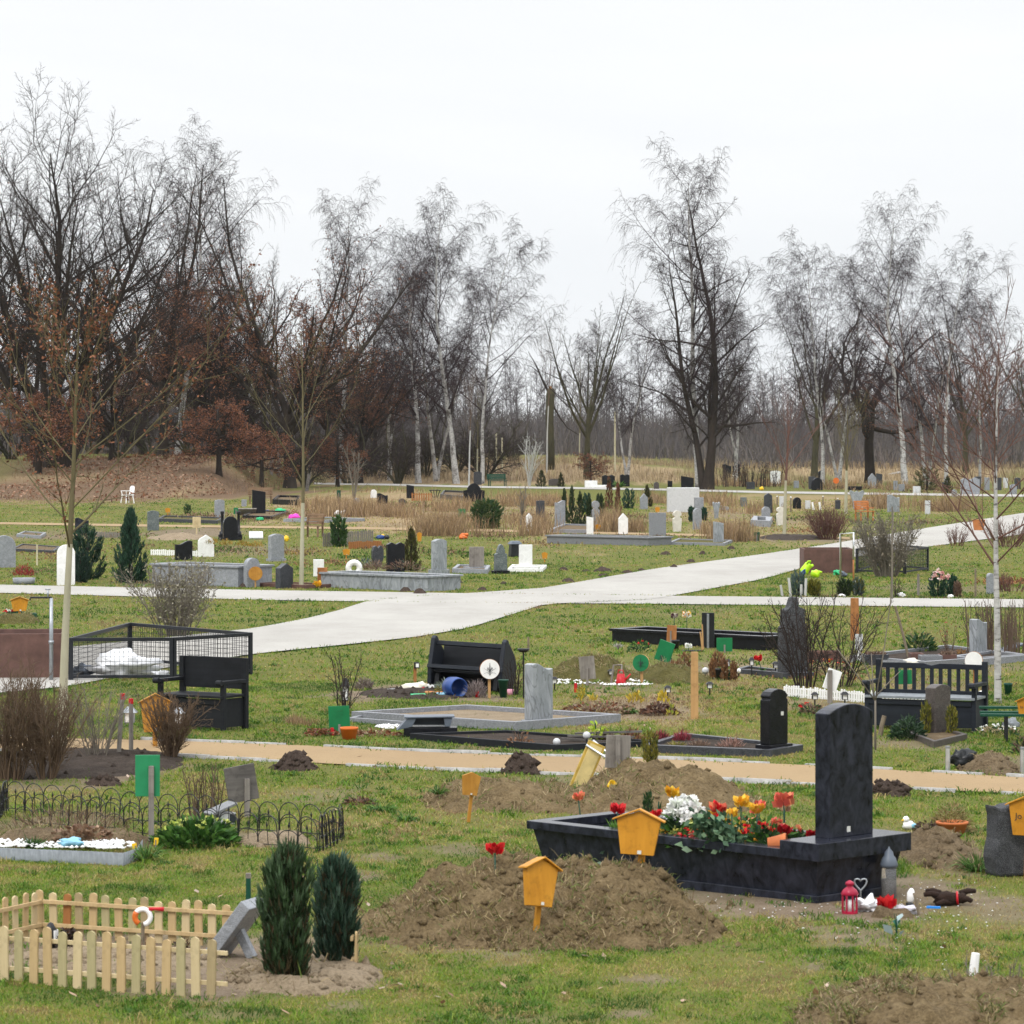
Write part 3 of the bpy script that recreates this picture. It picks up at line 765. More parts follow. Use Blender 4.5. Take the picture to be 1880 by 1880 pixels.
# --- weeping birches
def birch(seed, hgt, R0, wig=.035, lean=0.0, dense_=1.0, forks=0, weep=-.24, white=True):
    P = [(0, 0, 0)]; D = [(lean, 0, 1)]; L = [hgt]; Rr = [R0]
    for i in range(forks):
        P.append((.15 * (i + 1), .1, 0)); D.append((lean + .16 * (i + 1) * (-1) ** i, .08, 1)); L.append(hgt * (.9 - .06 * i)); Rr.append(R0 * .8)
    ls, r = grow(seed, dict(P=P, D=D, L=L, R=Rr, n=20, wig=wig, trop=.03, tip=.08),
        [dict(k=int(24 * dense_), t=(.24, .99), ang=(36, 9), dang=16, len=.27, rr=.5, n=10, wig=.06, trop=.045, shape=lambda t: .35 + 1.5 * np.clip(t, 0, .55) * (1.25 - t) * 1.4, tip=.2),
         dict(k=9, t=(.15, 1), ang=(40, 12), len=.38, rr=.55, n=7, wig=.08, trop=-.03, rmin=.012, shape=lambda t: 1.1 - .5 * t),
         dict(k=9, t=(.1, 1), ang=(46, 14), len=.62, rr=.55, n=7, wig=.045, trop=weep, rmin=.0088, shape=lambda t: np.ones_like(t), tip=.5),
         dict(k=4, t=(.05, .9), ang=(26, 10), len=.62, rr=.75, n=5, wig=.035, trop=weep * 1.2, rmin=.0064, shape=lambda t: 1 - .3 * t, tip=.6)])
    return tree_proto('birch_tree', '', 'tree', ls, r, 'birch_bark' if white else 'oak_bark', 'birch_twig', 0, None, sides=(10, 6, 4, 3, 3, 3))
BIRCH = birch(3, 25, .27)
BIRCH2 = birch(8, 22, .2, wig=.05, dense_=.85, forks=1, weep=-.22)
BIRCH3 = birch(15, 21, .17, wig=.045, lean=.1, dense_=.85, weep=-.2)
# --- dark multi-limbed tree, leaning
ls, r = grow(31, dict(P=[(0, 0, 0), (-.3, .2, 0), (.35, .2, 0)], D=[(.20, .02, 1), (-.10, .05, 1), (.02, .1, 1)], L=[22, 18, 17], R=[.40, .3, .25], n=18, wig=.05, trop=.03, tip=.1),
    [dict(k=19, t=(.13, .99), ang=(56, 14), len=.34, rr=.46, n=12, wig=.09, trop=.03, tip=.2, shape=lambda t: 1.15 - .65 * t),
     dict(k=10, t=(.15, 1), ang=(45, 14), len=.36, rr=.55, n=7, wig=.12, trop=.01), dict(k=8, t=(.1, 1), ang=(45, 15), len=.5, rr=.6, n=5, wig=.13, trop=-.01, rmin=.009),
     dict(k=4, t=(.2, 1), ang=(42, 15), len=.55, rr=.7, n=4, wig=.10, trop=-.03, rmin=.0068)])
ALDER = tree_proto('alder_tree', '', 'tree', ls, r, 'oak_bark', 'twig', 1)
# --- vase shaped tree
ls, r = grow(41, dict(L=6, R=.28, n=8, wig=.03, tip=.7),
    [dict(k=9, t=(.45, 1), ang=(24, 9), len=1.75, rr=.55, n=14, wig=.05, trop=.05, tip=.14, shape=lambda t: .75 + .3 * t),
     dict(k=9, t=(.2, 1), ang=(36, 10), len=.28, rr=.55, n=8, wig=.08, trop=.04), dict(k=6, t=(.15, 1), ang=(38, 12), len=.45, rr=.6, n=5, wig=.1, trop=.03, rmin=.009),
     dict(k=4, t=(.2, 1), ang=(38, 12), len=.5, rr=.7, n=3, wig=.1, trop=.02, rmin=.0095)])
VASE = tree_proto('bare_tree', '', 'tree', ls, r, 'moss_bark', 'twig', 1)
# --- gnarled dark oak
ls, r = grow(52, dict(L=6.5, R=.42, n=9, wig=.05, tip=.75),
    [dict(k=9, t=(.5, 1), ang=(48, 14), len=1.3, rr=.6, n=13, wig=.17, trop=.06, tip=.2, shape=lambda t: .85 + .2 * t),
     dict(k=9, t=(.2, 1), ang=(50, 15), len=.36, rr=.6, n=8, wig=.2, trop=.02), dict(k=8, t=(.15, 1), ang=(48, 15), len=.45, rr=.6, n=5, wig=.2, trop=.01, rmin=.012),
     dict(k=6, t=(.1, 1), ang=(48, 15), len=.5, rr=.65, n=4, wig=.16, trop=0, rmin=.009)])
GNARL = tree_proto('gnarled_oak', '', 'tree', ls, r, 'oak_bark', 'twig', 2, dry_leaves(ls[4], r, 1500, .13))
# --- scrubby willow with arching stems
th = np.random.default_rng(4).uniform(0, 6.28, 13)
ls, r = grow(61, dict(P=[(.3 * math.cos(a), .3 * math.sin(a), 0) for a in th], D=[(.55 * math.cos(a), .55 * math.sin(a), 1) for a in th], L=np.random.default_rng(2).uniform(4, 8.5, 13), R=.11, n=12, wig=.10, trop=-.03, tip=.3),
    [dict(k=10, t=(.2, 1), ang=(48, 16), len=.42, rr=.5, n=8, wig=.1, trop=.03, rmin=.014), dict(k=9, t=(.1, 1), ang=(45, 15), len=.5, rr=.6, n=5, wig=.12, trop=.02, rmin=.010),
     dict(k=6, t=(.1, 1), ang=(42, 15), len=.55, rr=.65, n=3, wig=.12, trop=.01, rmin=.008)])
WILLOW = tree_proto('willow_thicket', '', 'tree', ls, r, 'moss_bark', 'twig', 0)

put(OAK, 100, 858, 'tallest oak with spreading fan of bare limbs above the white chair', 1.0, 0, sc=(1.12, 1.05, 1.01))
put(OAK2, -20, 850, 'broad bare oak standing behind the tallest oak at the edge of view', .8, 2.2, d=140 * K)
put(OAK, 402, 872, 'small oak with bare upper limbs behind the young brown oak', .70, 3.9, d=150 * K)
put(OAK2, 532, 862, 'rounded oak keeping brown leaves, behind the staked sapling with bare stems', 1.0, .2, d=138 * K)
put(OAK2, 300, 850, 'bare oak between tallest oak and rounded brown oak', .98, 2.6, d=145 * K)
put(OAK2, 205, 850, 'lower brown oak just behind the tallest oak', .5, 4.0, d=137 * K)
put(OAK2, 660, 850, 'dark bare oak between rounded brown oak and birches', .66, 5.1, d=152 * K)
put(YOAK, 402, 872, 'young low oak full of brown leaves on a single dark trunk', 1.0, .5)
put(YOAK, 70, 850, 'low brown leaved oak under the tallest oak', 1.1, 1.9, d=128 * K)
put(YOAK, 480, 846, 'low brown leaved oak under the rounded oak', .85, 3.4, d=134 * K)
put(YOAK, 620, 850, 'low brown thicket oak beside the birch clump', .75, 4.4, d=142 * K)
put(BIRCH, 326, 850, 'slim birch rising between the oaks with white lower trunk', .93, 1.0, d=148 * K)
put(BIRCH, 620, 850, 'weeping birch with drooping top behind the rounded oak', .86, 2.0, d=152 * K)
put(BIRCH, 768, 850, 'birch with broad crown at the end of the central birch clump nearest the oaks', .77, 2.9, d=152 * K)
put(BIRCH, 838, 850, 'tallest birch in the middle of the central birch clump', .84, 4.1, d=150 * K)
put(BIRCH2, 800, 850, 'twin stemmed birch inside the central birch clump', .83, .3, d=155 * K)
put(BIRCH3, 885, 850, 'leaning birch on the open side of the central birch clump', .9, .2, d=150 * K)
put(BIRCH2, 715, 850, 'thin twin birch behind the bank of dry grass', .74, 1.5, d=156 * K)
put(WILLOW, 838, 866, 'bare willow scrub with arching stems below the central birches', .8, .3)
put(WILLOW, 730, 860, 'bare willow scrub beside the central birches', .72, 2.1, d=150 * K)
put(WILLOW, 640, 858, 'tangled bare scrub under the weeping birch', .75, 3.6, d=150 * K)
put(WILLOW, 560, 860, 'tangled bare scrub at the foot of the rounded oak', .65, 5.2, d=140 * K)
put(WILLOW, 940, 850, 'bare scrub behind the broken trunk', .6, 1.2, d=175 * K)
put(WILLOW, 220, 852, 'tangled bare scrub between tallest oak and slim birch', .75, 4.4, d=140 * K)
put(WILLOW, 20, 848, 'tangled bare scrub at the foot of the tallest oak', .75, .9, d=142 * K)
put(WILLOW, 350, 850, 'tangled bare scrub behind the young brown oak', .7, 5.9, d=146 * K)
for i, (px, py, s, a, d) in enumerate([(260, 850, .55, 4.6, 158), (360, 850, .7, .6, 168), (450, 850, .6, 3.7, 160), (600, 850, .6, 5.5, 165), (690, 850, .55, 2.2, 165)]):
    put(OAK2, px, py, 'bare oak in the dim row behind the large oaks', s, a, d=d * K, group='dim oaks behind the large ones')
for i, (px, s, a, d) in enumerate([(120, .85, 1.9, 150), (170, .8, 3.3, 156), (280, .9, .5, 152), (430, .9, 2.2, 152), (500, .85, 4.9, 150), (600, .9, 1.1, 158), (680, .9, 3.9, 160), (780, .8, 5.5, 160), (890, .75, .2, 158)]):
    put(WILLOW, px, 850, 'tangled bare scrub in the thicket behind the oaks and birches', s, a, d=d * K, group='thicket behind the trees')
put(VASE, 1078, 862, 'vase shaped bare tree standing alone beside the broken trunk', 1.0, .8, d=158 * K)
put(VASE, 1495, 850, 'dark vase shaped tree behind the black gravestones', 1.02, 2.4, d=158 * K)
put(VASE, 1772, 850, 'dark bare tree behind the leaning birches', .92, 3.6, d=165 * K)
put(VASE, 1905, 850, 'dark bare tree at the picture edge beyond the far path', .8, 5.0, d=160 * K)
put(BIRCH2, 1152, 850, 'twin stemmed birch beside the vase shaped tree', .62, 2.6, d=160 * K)
put(BIRCH, 1284, 898, 'tallest weeping birch with white trunk above the long white stone', 1.0, 5.2, sc=(.95, .95, .885))
put(ALDER, 1298, 899, 'dark leaning tree beside the tallest weeping birch', 1.0, 0, sc=(.82, .9, .95))
put(BIRCH2, 1352, 862, 'white trunked birch behind the dark leaning tree', .68, 4.4, d=150 * K)
put(BIRCH3, 1510, 862, 'leaning birch in front of the dark vase shaped tree', .84, 1.9, d=145 * K)
put(BIRCH2, 1540, 858, 'twin birch between vase shaped tree and gnarled oak', .76, 3.0, d=150 * K)
put(GNARL, 1598, 860, 'dark gnarled oak with crooked limbs', 1.0, .7, d=152 * K)
put(BIRCH, 1662, 866, 'straight birch next to the gnarled oak', .79, 3.3, d=140 * K)
put(BIRCH2, 1700, 862, 'tall twin birch among the leaning birches', .75, 5.6, d=146 * K)
put(BIRCH3, 1736, 862, 'strongly leaning birch beside the evergreen bush', .82, .4, d=142 * K)
put(BIRCH3, 1800, 858, 'slender birch near the young birch crown', .66, 3.6, d=150 * K)

# --- broken trunk
o = thing('broken_trunk', 'broken tree trunk with torn top and one thin branch', 'tree stump', G(1010, 862))
b = MB(); b.tube([(0, 0, -.2), (.03, 0, 2), (-.05, 0, 4.2), (.02, 0, 6.4), (.05, 0, 7.0)], [.42, .36, .36, .38, .3], 12); b.build('trunk', 'moss_bark', o, True)
b = MB(); b.tube([(-.1, 0, 6.6), (-.6, 0, 7.6), (-1.2, 0, 9), (-1.9, .1, 10.2)], [.12, .09, .05, .02], 6); b.tube([(-.9, 0, 8.3), (-1.6, .1, 8.9), (-2.3, .1, 9.1)], [.05, .03, .012], 5)
b.tube([(.2, 0, 5.6), (.9, 0, 4.4), (1.5, 0, 3.6), (2.6, 0, 2.9)], [.1, .07, .05, .02], 6); b.build('branch', 'oak_bark', o, True)
b = MB(); b.box((0.02, -.12, 7.05), (.34, .3, .3), taper=.4); b.build('torn_top', 'rust_wood', o)

# --- far wood: too many trunks to count, one mass
def far_wood():
    r = np.random.default_rng(77); Vs = []; Fs = []; off = 0
    def mass(n, x0, x1, y0, y1, h0, h1, keep=None):
        nonlocal off
        P = np.stack([r.uniform(x0, x1, n), r.uniform(y0, y1, n) * K, np.zeros(n)], -1)
        P[:, 2] = gz(P[:, 0], P[:, 1]) - .3
        L = r.uniform(h0, h1, n)
        t = dict(P=P, D=np.stack([r.normal(0, .05, n), r.normal(0, .05, n), np.ones(n)], -1), L=L, R=L * .0075, n=6, wig=.03, trop=.02, tip=.15)
        ls, _ = grow(int(n), t, [dict(k=13, t=(.12, 1), ang=(44, 14), len=.34, rr=.4, n=5, wig=.1, trop=.05, rmin=.03, shape=lambda t: 1.1 - .7 * t), dict(k=7, t=(.15, 1), ang=(42, 14), len=.45, rr=.6, n=3, wig=.1, trop=.03, rmin=.025),
                                 dict(k=4, t=(.2, 1), ang=(42, 14), len=.5, rr=.7, n=2, wig=.1, trop=.02, rmin=.02)])
        for q, (p, rd) in enumerate(ls):
            v, f = tubes(p, rd, 4 if q < 1 else 3); Vs.append(v); Fs.append(f + off); off += len(v)
    mass(330, -105, 105, 285, 400, 12, 16.5)
    mass(230, -72, 72, 205, 275, 7, 11.5)
    mass(90, -50, -6, 165, 205, 6, 11)
    mass(30, 30, 60, 170, 215, 5, 8.5)
    return np.concatenate(Vs), np.concatenate(Fs)
v, f = far_wood()
tag(np_mesh('far_wood', v, f, 'wood_twig'), 'grey bare wood far behind the birches, fading in haze', 'wood', kind='stuff')
def wood_floor():
    r = np.random.default_rng(8); n = 85000
    x = np.concatenate([r.uniform(-120, 120, n), r.uniform(-52, -8, 9000), r.uniform(18, 60, 6000)])
    y = np.concatenate([r.uniform(225, 380, n), r.uniform(158, 225, 9000), r.uniform(170, 225, 6000)]) * K; m = len(x)
    h = (1 + 8 * r.random(m) ** 1.6) * np.where(np.arange(m) < n, 1.0, .42)
    D = np.stack([r.normal(0, .28, m), r.normal(0, .28, m), np.ones(m)], -1); D = _norm(D)
    C = np.array([(.095, .082, .08), (.125, .105, .095), (.08, .072, .072)])[r.integers(0, 3, m)]
    return blades(np.stack([x, y, gz(x, y) - .1], -1), D, h, .11, C, bend=.2)
v, f, c = wood_floor()
tag(np_mesh('undergrowth', v, f, 'straw', col=c), 'brown thicket of undergrowth filling the far wood', 'undergrowth', kind='stuff')
# --- tall dry grass on the bank and among the graves
def dry_grass():
    out = []
    r = np.random.default_rng(12)
    STR = np.array([(.32, .24, .135), (.25, .18, .10), (.40, .315, .19), (.21, .15, .095), (.29, .22, .15)])
    def tuft(x, y, h, w, cmul=1.0, sp=.16):
        n = len(x); D = _norm(np.stack([r.normal(0, sp, n), r.normal(0, sp, n), np.ones(n)], -1))
        C = STR[r.integers(0, 5, n)] * r.uniform(.6, 1.2, (n, 1)) * cmul
        out.append(blades(np.stack([x, y, gz(x, y) - .03], -1), D, h, w, C, bend=r.uniform(0, .35, n)))
    # bank behind the far path
    n = 85000; x = r.uniform(-48, 50, n); y = r.uniform(112, 190, n) * K
    e0 = 114 + 40 * sstep(-21, -13, x)
    k = (y / K > e0 - 1 + r.normal(0, 1.0, n)) & (fbm(x, y / K, 7, 2) + .35 * fbm(x, y / K, 1.6, 6) > .50)
    for P in PATHS: k &= ~inside(P, x, y)
    x, y = x[k], y[k]; n = len(x)
    k = rng.random(n) > .72 * (1 - sstep(-22, -14, x)); x, y = x[k], y[k]; n = len(x)
    lf = 1 - sstep(-22, -14, x)
    tuft(x, y, r.uniform(.3, 1.0, n) * (1 - .45 * lf) * (.55 + .9 * fbm(x, y, 3, 5)), .03, np.stack([1 - .38 * lf, 1 - .52 * lf, 1 - .56 * lf], -1))
    # reed clumps: px, py(base), rx px, ry px, height px, count
    for px, py, rx, ry, hp, cnt in [(640, 950, 90, 12, 48, 2600), (720, 952, 60, 10, 40, 1700), (590, 935, 50, 8, 34, 900), (800, 985, 55, 16, 60, 2200), (845, 985, 55, 14, 55, 2000), (830, 940, 60, 10, 36, 1200), (960, 985, 70, 22, 50, 2200),
                                    (940, 930, 60, 12, 35, 1400), (1120, 978, 30, 14, 62, 1300), (1165, 978, 25, 8, 40, 700), (1300, 930, 60, 8, 36, 1500), (1345, 995, 46, 9, 52, 1800), (1298, 985, 22, 8, 40, 500), (1375, 945, 60, 9, 34, 1400),
                                    (1200, 925, 45, 7, 30, 800), (1650, 935, 90, 8, 44, 2200), (1730, 940, 70, 9, 42, 1600), (1680, 900, 150, 4, 26, 1500), (1340, 893, 70, 4, 24, 700), (1540, 896, 70, 4, 24, 800), (1420, 893, 60, 4, 20, 600), (1600, 930, 40, 6, 30, 500), (1010, 930, 40, 8, 35, 700),
                                    (690, 905, 120, 5, 16, 700), (540, 1330, 20, 8, 24, 300), (560, 1335, 26, 7, 22, 300), (1470, 1330, 40, 10, 16, 300), (1580, 1320, 20, 10, 30, 240)]:
        q = r.normal(0, .45, (cnt, 2)); u = px + q[:, 0] * rx; w_ = np.maximum(py - abs(q[:, 1]) * ry * 1.4, 880)
        pts = np.array([gp(a, b) for a, b in zip(u, w_)]); x, y = pts[:, 0], pts[:, 1]
        k = np.ones(cnt, bool)
        for P in PATHS: k &= ~inside(P, x, y)
        k &= fbm(x, y / K, 1.5, 6) + rng.normal(0, .04, cnt) > .47
        x, y = x[k], y[k]; n = len(x)
        d0 = gp(px, py)[1]
        tuft(x, y, hp * d0 / F * r.uniform(.4, 1.1, n) * (.55 + .7 * fbm(x, y / K, .8, 3)), max(.008, .0003 * d0 / K), np.array([1.0, .92, .86]) * (.75 + .5 * fbm(x, y, .5, 3))[:, None], .2)
    return merge(out)
def bed_cover():
    r = np.random.default_rng(19); out = []
    PAL = dict(b=[(.15, .09, .055), (.22, .14, .09), (.09, .06, .04), (.28, .2, .12)], g=[(.05, .10, .02), (.09, .15, .03), (.03, .06, .02)], r=[(.22, .09, .05), (.16, .06, .04), (.28, .14, .06)], o=[(.28, .18, .04), (.2, .18, .04)])
    for px, py, rx, ry, hp, cnt, kind in [(110, 1022, 110, 10, 8, 700, 'br'), (60, 1050, 60, 8, 8, 300, 'b'), (190, 985, 90, 8, 9, 500, 'bg'), (300, 1068, 70, 6, 10, 400, 'b'), (250, 1005, 60, 6, 7, 300, 'b'), (420, 1010, 90, 8, 9, 600, 'bg'), (540, 1015, 60, 9, 9, 500, 'bo'), (600, 1035, 70, 8, 9, 500, 'br'),
        (660, 1022, 60, 6, 9, 400, 'g'), (700, 1005, 80, 5, 9, 400, 'b'), (820, 1015, 60, 7, 10, 400, 'bg'), (860, 1020, 50, 5, 12, 260, 'g'), (900, 985, 90, 7, 9, 500, 'b'), (1010, 1000, 60, 6, 9, 300, 'bo'), (1180, 985, 120, 6, 8, 500, 'b'), (570, 945, 70, 7, 9, 500, 'br'), (470, 955, 80, 6, 8, 400, 'b'), (370, 950, 70, 6, 10, 400, 'b'), (780, 930, 90, 6, 10, 500, 'bg'), (850, 955, 60, 7, 9, 400, 'br'),
        (960, 950, 60, 7, 9, 400, 'b'), (1150, 950, 90, 6, 9, 400, 'b'), (1340, 965, 60, 6, 8, 300, 'b'), (1450, 955, 80, 7, 9, 500, 'bg'), (1470, 975, 60, 5, 7, 300, 'r'), (1540, 960, 50, 6, 9, 300, 'b'), (1700, 960, 60, 5, 8, 300, 'b'), (1380, 890, 120, 4, 9, 500, 'br'), (1560, 898, 100, 4, 9, 400, 'b'), (1720, 905, 120, 4, 9, 400, 'b'), (1850, 1072, 60, 7, 14, 300, 'r'), (1700, 1098, 160, 4, 9, 400, 'bg'), (1500, 1097, 90, 3, 9, 260, 'bg'), (1210, 1240, 110, 10, 10, 400, 'br'), (1500, 1244, 110, 12, 12, 500, 'bgr'), (1620, 1240, 100, 10, 9, 300, 'b'), (1340, 1215, 70, 8, 9, 260, 'bg'), (1690, 1210, 110, 9, 10, 400, 'br'), (1830, 1262, 60, 10, 10, 300, 'bo'), (1190, 1290, 120, 14, 9, 400, 'b'), (1340, 1300, 90, 14, 8, 300, 'bg')]:
        q = r.normal(0, .5, (cnt, 2)); pts = np.array([gp(px + a * rx, max(880, py + b * ry)) for a, b in q]); x, y = pts[:, 0], pts[:, 1]; k = fbm(x, y / 2, .9, 4) > .40
        for P in PATHS: k &= ~inside(P, x, y)
        x, y = x[k], y[k]; n = len(x); pal = np.array(sum((PAL[c] for c in kind), [])); d0 = gp(px, py)[1]; ph = hp * d0 / F
        D = _norm(np.stack([r.normal(0, .6, n), r.normal(0, .6, n), np.full(n, .9)], -1))
        out.append(blades(np.stack([x, y, gz(x, y) - .02], -1), D, ph * r.uniform(.4, 1.3, n), ph * .22, pal[r.integers(0, len(pal), n)] * r.uniform(.7, 1.2, (n, 1)), bend=r.uniform(0, .4, n), quad=True))
    n = 9000; px = r.uniform(-40, 640, n); x = (px - CX) / F * 118 * K; y = r.uniform(114, 150, n) * K; k = (y / K > 116 + 34 * sstep(-21, -13, x)) & (fbm(x, y / K, 5, 2) > .42); x, y = x[k], y[k]; n = len(x)
    D = _norm(np.stack([r.normal(0, 1, n), r.normal(0, 1, n), r.normal(.2, .35, n)], -1))
    out.append(blades(np.stack([x, y, gz(x, y) + .03], -1), D, r.uniform(.12, .3, n), r.uniform(.08, .16, n), np.array([(.20, .10, .06), (.28, .16, .10), (.13, .065, .04), (.34, .22, .15)])[r.integers(0, 4, n)], quad=True))
    return merge(out)
v, f, c = bed_cover()
tag(np_mesh('ground_cover', v, f, 'straw', col=c), 'low brown and green plants and leaf litter over grave beds and bank', 'ground cover', kind='stuff')
v, f, c = dry_grass()
tag(np_mesh('dry_grass', v, f, 'straw', col=c), 'tall straw coloured dry grass on the bank and among the far graves', 'dry grass', kind='stuff')
# ---------------------------------------------------------------- builders for everything that stands in the cemetery
RZ = .80                                     # the graves all lie the same way
def mpp(py, px=940):
    return gp(px, py)[1] / F
def arc(x0, z0, x1, z1, sag, n=8):
    """points from (x0,z0) to (x1,z1) bulging up by sag"""
    return [(x0 + (x1 - x0) * t, z0 + (z1 - z0) * t + sag * 4 * t * (1 - t)) for t in [i / n for i in range(n + 1)]]
def outline(p, w, h):
    a = w / 2; b = [(-a, 0), (a, 0)]
    if p == 'rect': return b + [(a, h), (-a, h)]
    if p == 'arch': return b + arc(a, h - .13 * w, -a, h - .13 * w, .13 * w, 10)
    if p == 'round': return b + [(a * math.cos(t), h - a + a * math.sin(t)) for t in [PI * i / 14 for i in range(15)]]
    if p == 'wave': return b + [(a - w * t, h - .16 * w * (.5 - .5 * math.cos(PI * (1 - t))) - .05 * w * math.sin(2 * PI * t)) for t in [i / 10 for i in range(11)]]
    if p == 'wave_left': return [(-x, z) for x, z in outline('wave', w, h)][::-1]
    if p == 'double': return b + [(a - w * t, h - .10 * w * (.5 + .5 * math.cos(4 * PI * t))) for t in [i / 16 for i in range(17)]]
    if p == 'point': return b + [(a, h - .55 * w), (0, h), (-a, h - .55 * w)]
    if p == 'gable': return b + [(a, h - .28 * w), (0, h), (-a, h - .28 * w)]
    if p == 'slope': return b + [(a, h - .16 * w), (-a, h)]
    if p == 'ogee':
        q = [(a, h - .5 * w), (a * .97, h - .36 * w), (a * .72, h - .22 * w), (a * .34, h - .12 * w), (0, h)]
        return b + q + [(-x, z) for x, z in q[-2::-1]]
    if p == 'shoulder':
        q = [(a, h * .80), (a * .90, h * .815), (a * .86, h * .835), (a * .97, h * .85), (a * .97, h * .885), (a * .72, h * .95), (a * .35, h * .985), (0, h)]
        return b + q + [(-x, z) for x, z in q[-2::-1]]
    if p == 'neck':
        q = [(a * .8, 0), (a, h * .62), (a * .62, h * .68), (a * .55, h * .72), (a * .92, h * .78), (a * .9, h * .9), (a * .5, h * .975), (0, h)]
        return [(-a * .8, 0)] + q + [(-x, z) for x, z in q[-2:0:-1]]
    if p == 'step': return b + [(a, h * .62), (a * .62, h * .66), (a * .62, h * .74)] + arc(a * .62, h * .74, -a * .62, h * .74, .26 * h, 8) + [(-a * .62, h * .66), (-a, h * .62)]
    if p == 'flare': return [(-a * .45, 0), (a * .45, 0), (a * .5, h * .35), (a, h * .92), (a * .8, h), (a * .3, h * .9), (0, h * .97), (-a * .3, h * .9), (-a * .8, h), (-a, h * .92), (-a * .5, h * .35)]
    if p == 'heart':
        q = [(a * .35, 0), (a, h * .45), (a, h * .78), (a * .75, h * .97), (a * .4, h), (0, h * .88)]
        return [(-a * .35, 0)] + q + [(-x, z) for x, z in q[-2:0:-1]]
    if p == 'rough':
        r = random.Random(int(w * 1000)); n = 22; out = []
        base = b[:1] + [(a, 0)] + [(a, h * i / 7) for i in range(1, 7)] + [(a - w * i / 6, h) for i in range(7)] + [(-a, h - h * i / 7) for i in range(1, 7)]
        return [(x + (r.uniform(-.06, .05) * w if z > 0 else 0), z + (r.uniform(-.05, .02) * h if z > 0 else 0)) for x, z in base]
    raise ValueError(p)
def stone_w(W, t, rz):
    return max(.12, (W - t * abs(math.sin(rz))) / max(.25, math.cos(rz)))
def headstone(label, px, py, W, h, prof, m, rz=RZ, t=.14, base=None, bm=None, group=None, tilt=0, plaque=False, name='headstone', lift=0.0, y_extra=None):
    """W visible width, h height in photo pixels; base = (extra width m, height m)"""
    loc = G(px, py); k = loc.y / F
    w = stone_w(W * k, t, rz); hh = h * k
    o = thing(name, label, 'headstone' if name == 'headstone' else name.replace('_', ' '), loc + Vector((0, 0, lift)), rz, group)
    z0 = 0
    if base:
        b = MB(); b.box((0, 0, base[1] / 2 - .02), (w + base[0], t + base[0] * .8, base[1] + .04)); b.build('plinth', bm or m, o, bev=.006)
        z0 = base[1]
    b = MB(); b.prism(outline(prof, w, hh - z0), t, TR((0, 0, z0 - (.03 if not base else 0)), rx=tilt))
    b.build('stone', m, o, bev=.009)
    if plaque:
        b = MB(); b.box((w * .18, -t / 2 - .003, z0 + .12 if plaque == 1 else hh * plaque), (.05, .006, .05)); b.build('plaque', 'tag', o)
    return o
def kerb(label, pts, w, h, m, fill=None, name='grave_border', group=None, base=None, fz=.6):
    """pts: photo pixels of the outer ground corners, anticlockwise seen from above"""
    P = [G(*p) for p in pts]; c = sum(P, Vector()) / len(P)
    q = [(p.x - c.x, p.y - c.y) for p in P]
    if sum(q[i - 1][0] * q[i][1] - q[i][0] * q[i - 1][1] for i in range(len(q))) < 0: q = q[::-1]
    o = thing(name, label, name.replace('_', ' '), c, 0, group)
    b = MB(); b.ring(q, w, -.05, h); b.build('kerb', m, o, bev=.006)
    if fill:
        b = MB(); b.slab([(x * .97, y * .97) for x, y in q], -.05, h * fz); b.build('bed', fill, o)
    return o
def kerb_rect(label, px, py, along, across, w, h, m, fill=None, rz=RZ, name='grave_border', group=None, fz=.6, top=None):
    """rectangle from its near corner: across = metres along the stone face, along = metres away up to the back"""
    loc = G(px, py)
    o = thing(name, label, name.replace('_', ' '), loc, rz, group)
    q = [(0, 0), (across, 0), (across, along), (0, along)]
    b = MB(); b.ring(q, w, -.05, h); b.build('kerb', m, o, bev=.006)
    if top:
        b = MB(); b.ring([(-top, -top), (across + top, -top), (across + top, along + top), (-top, along + top)], w + top * 2, h, h + .05); b.build('rim', m, o, bev=.006)
    if fill:
        b = MB(); b.slab([(.02, .02), (across - .02, .02), (across - .02, along - .02), (.02, along - .02)], -.05, h * fz); b.build('bed', fill, o)
    return o
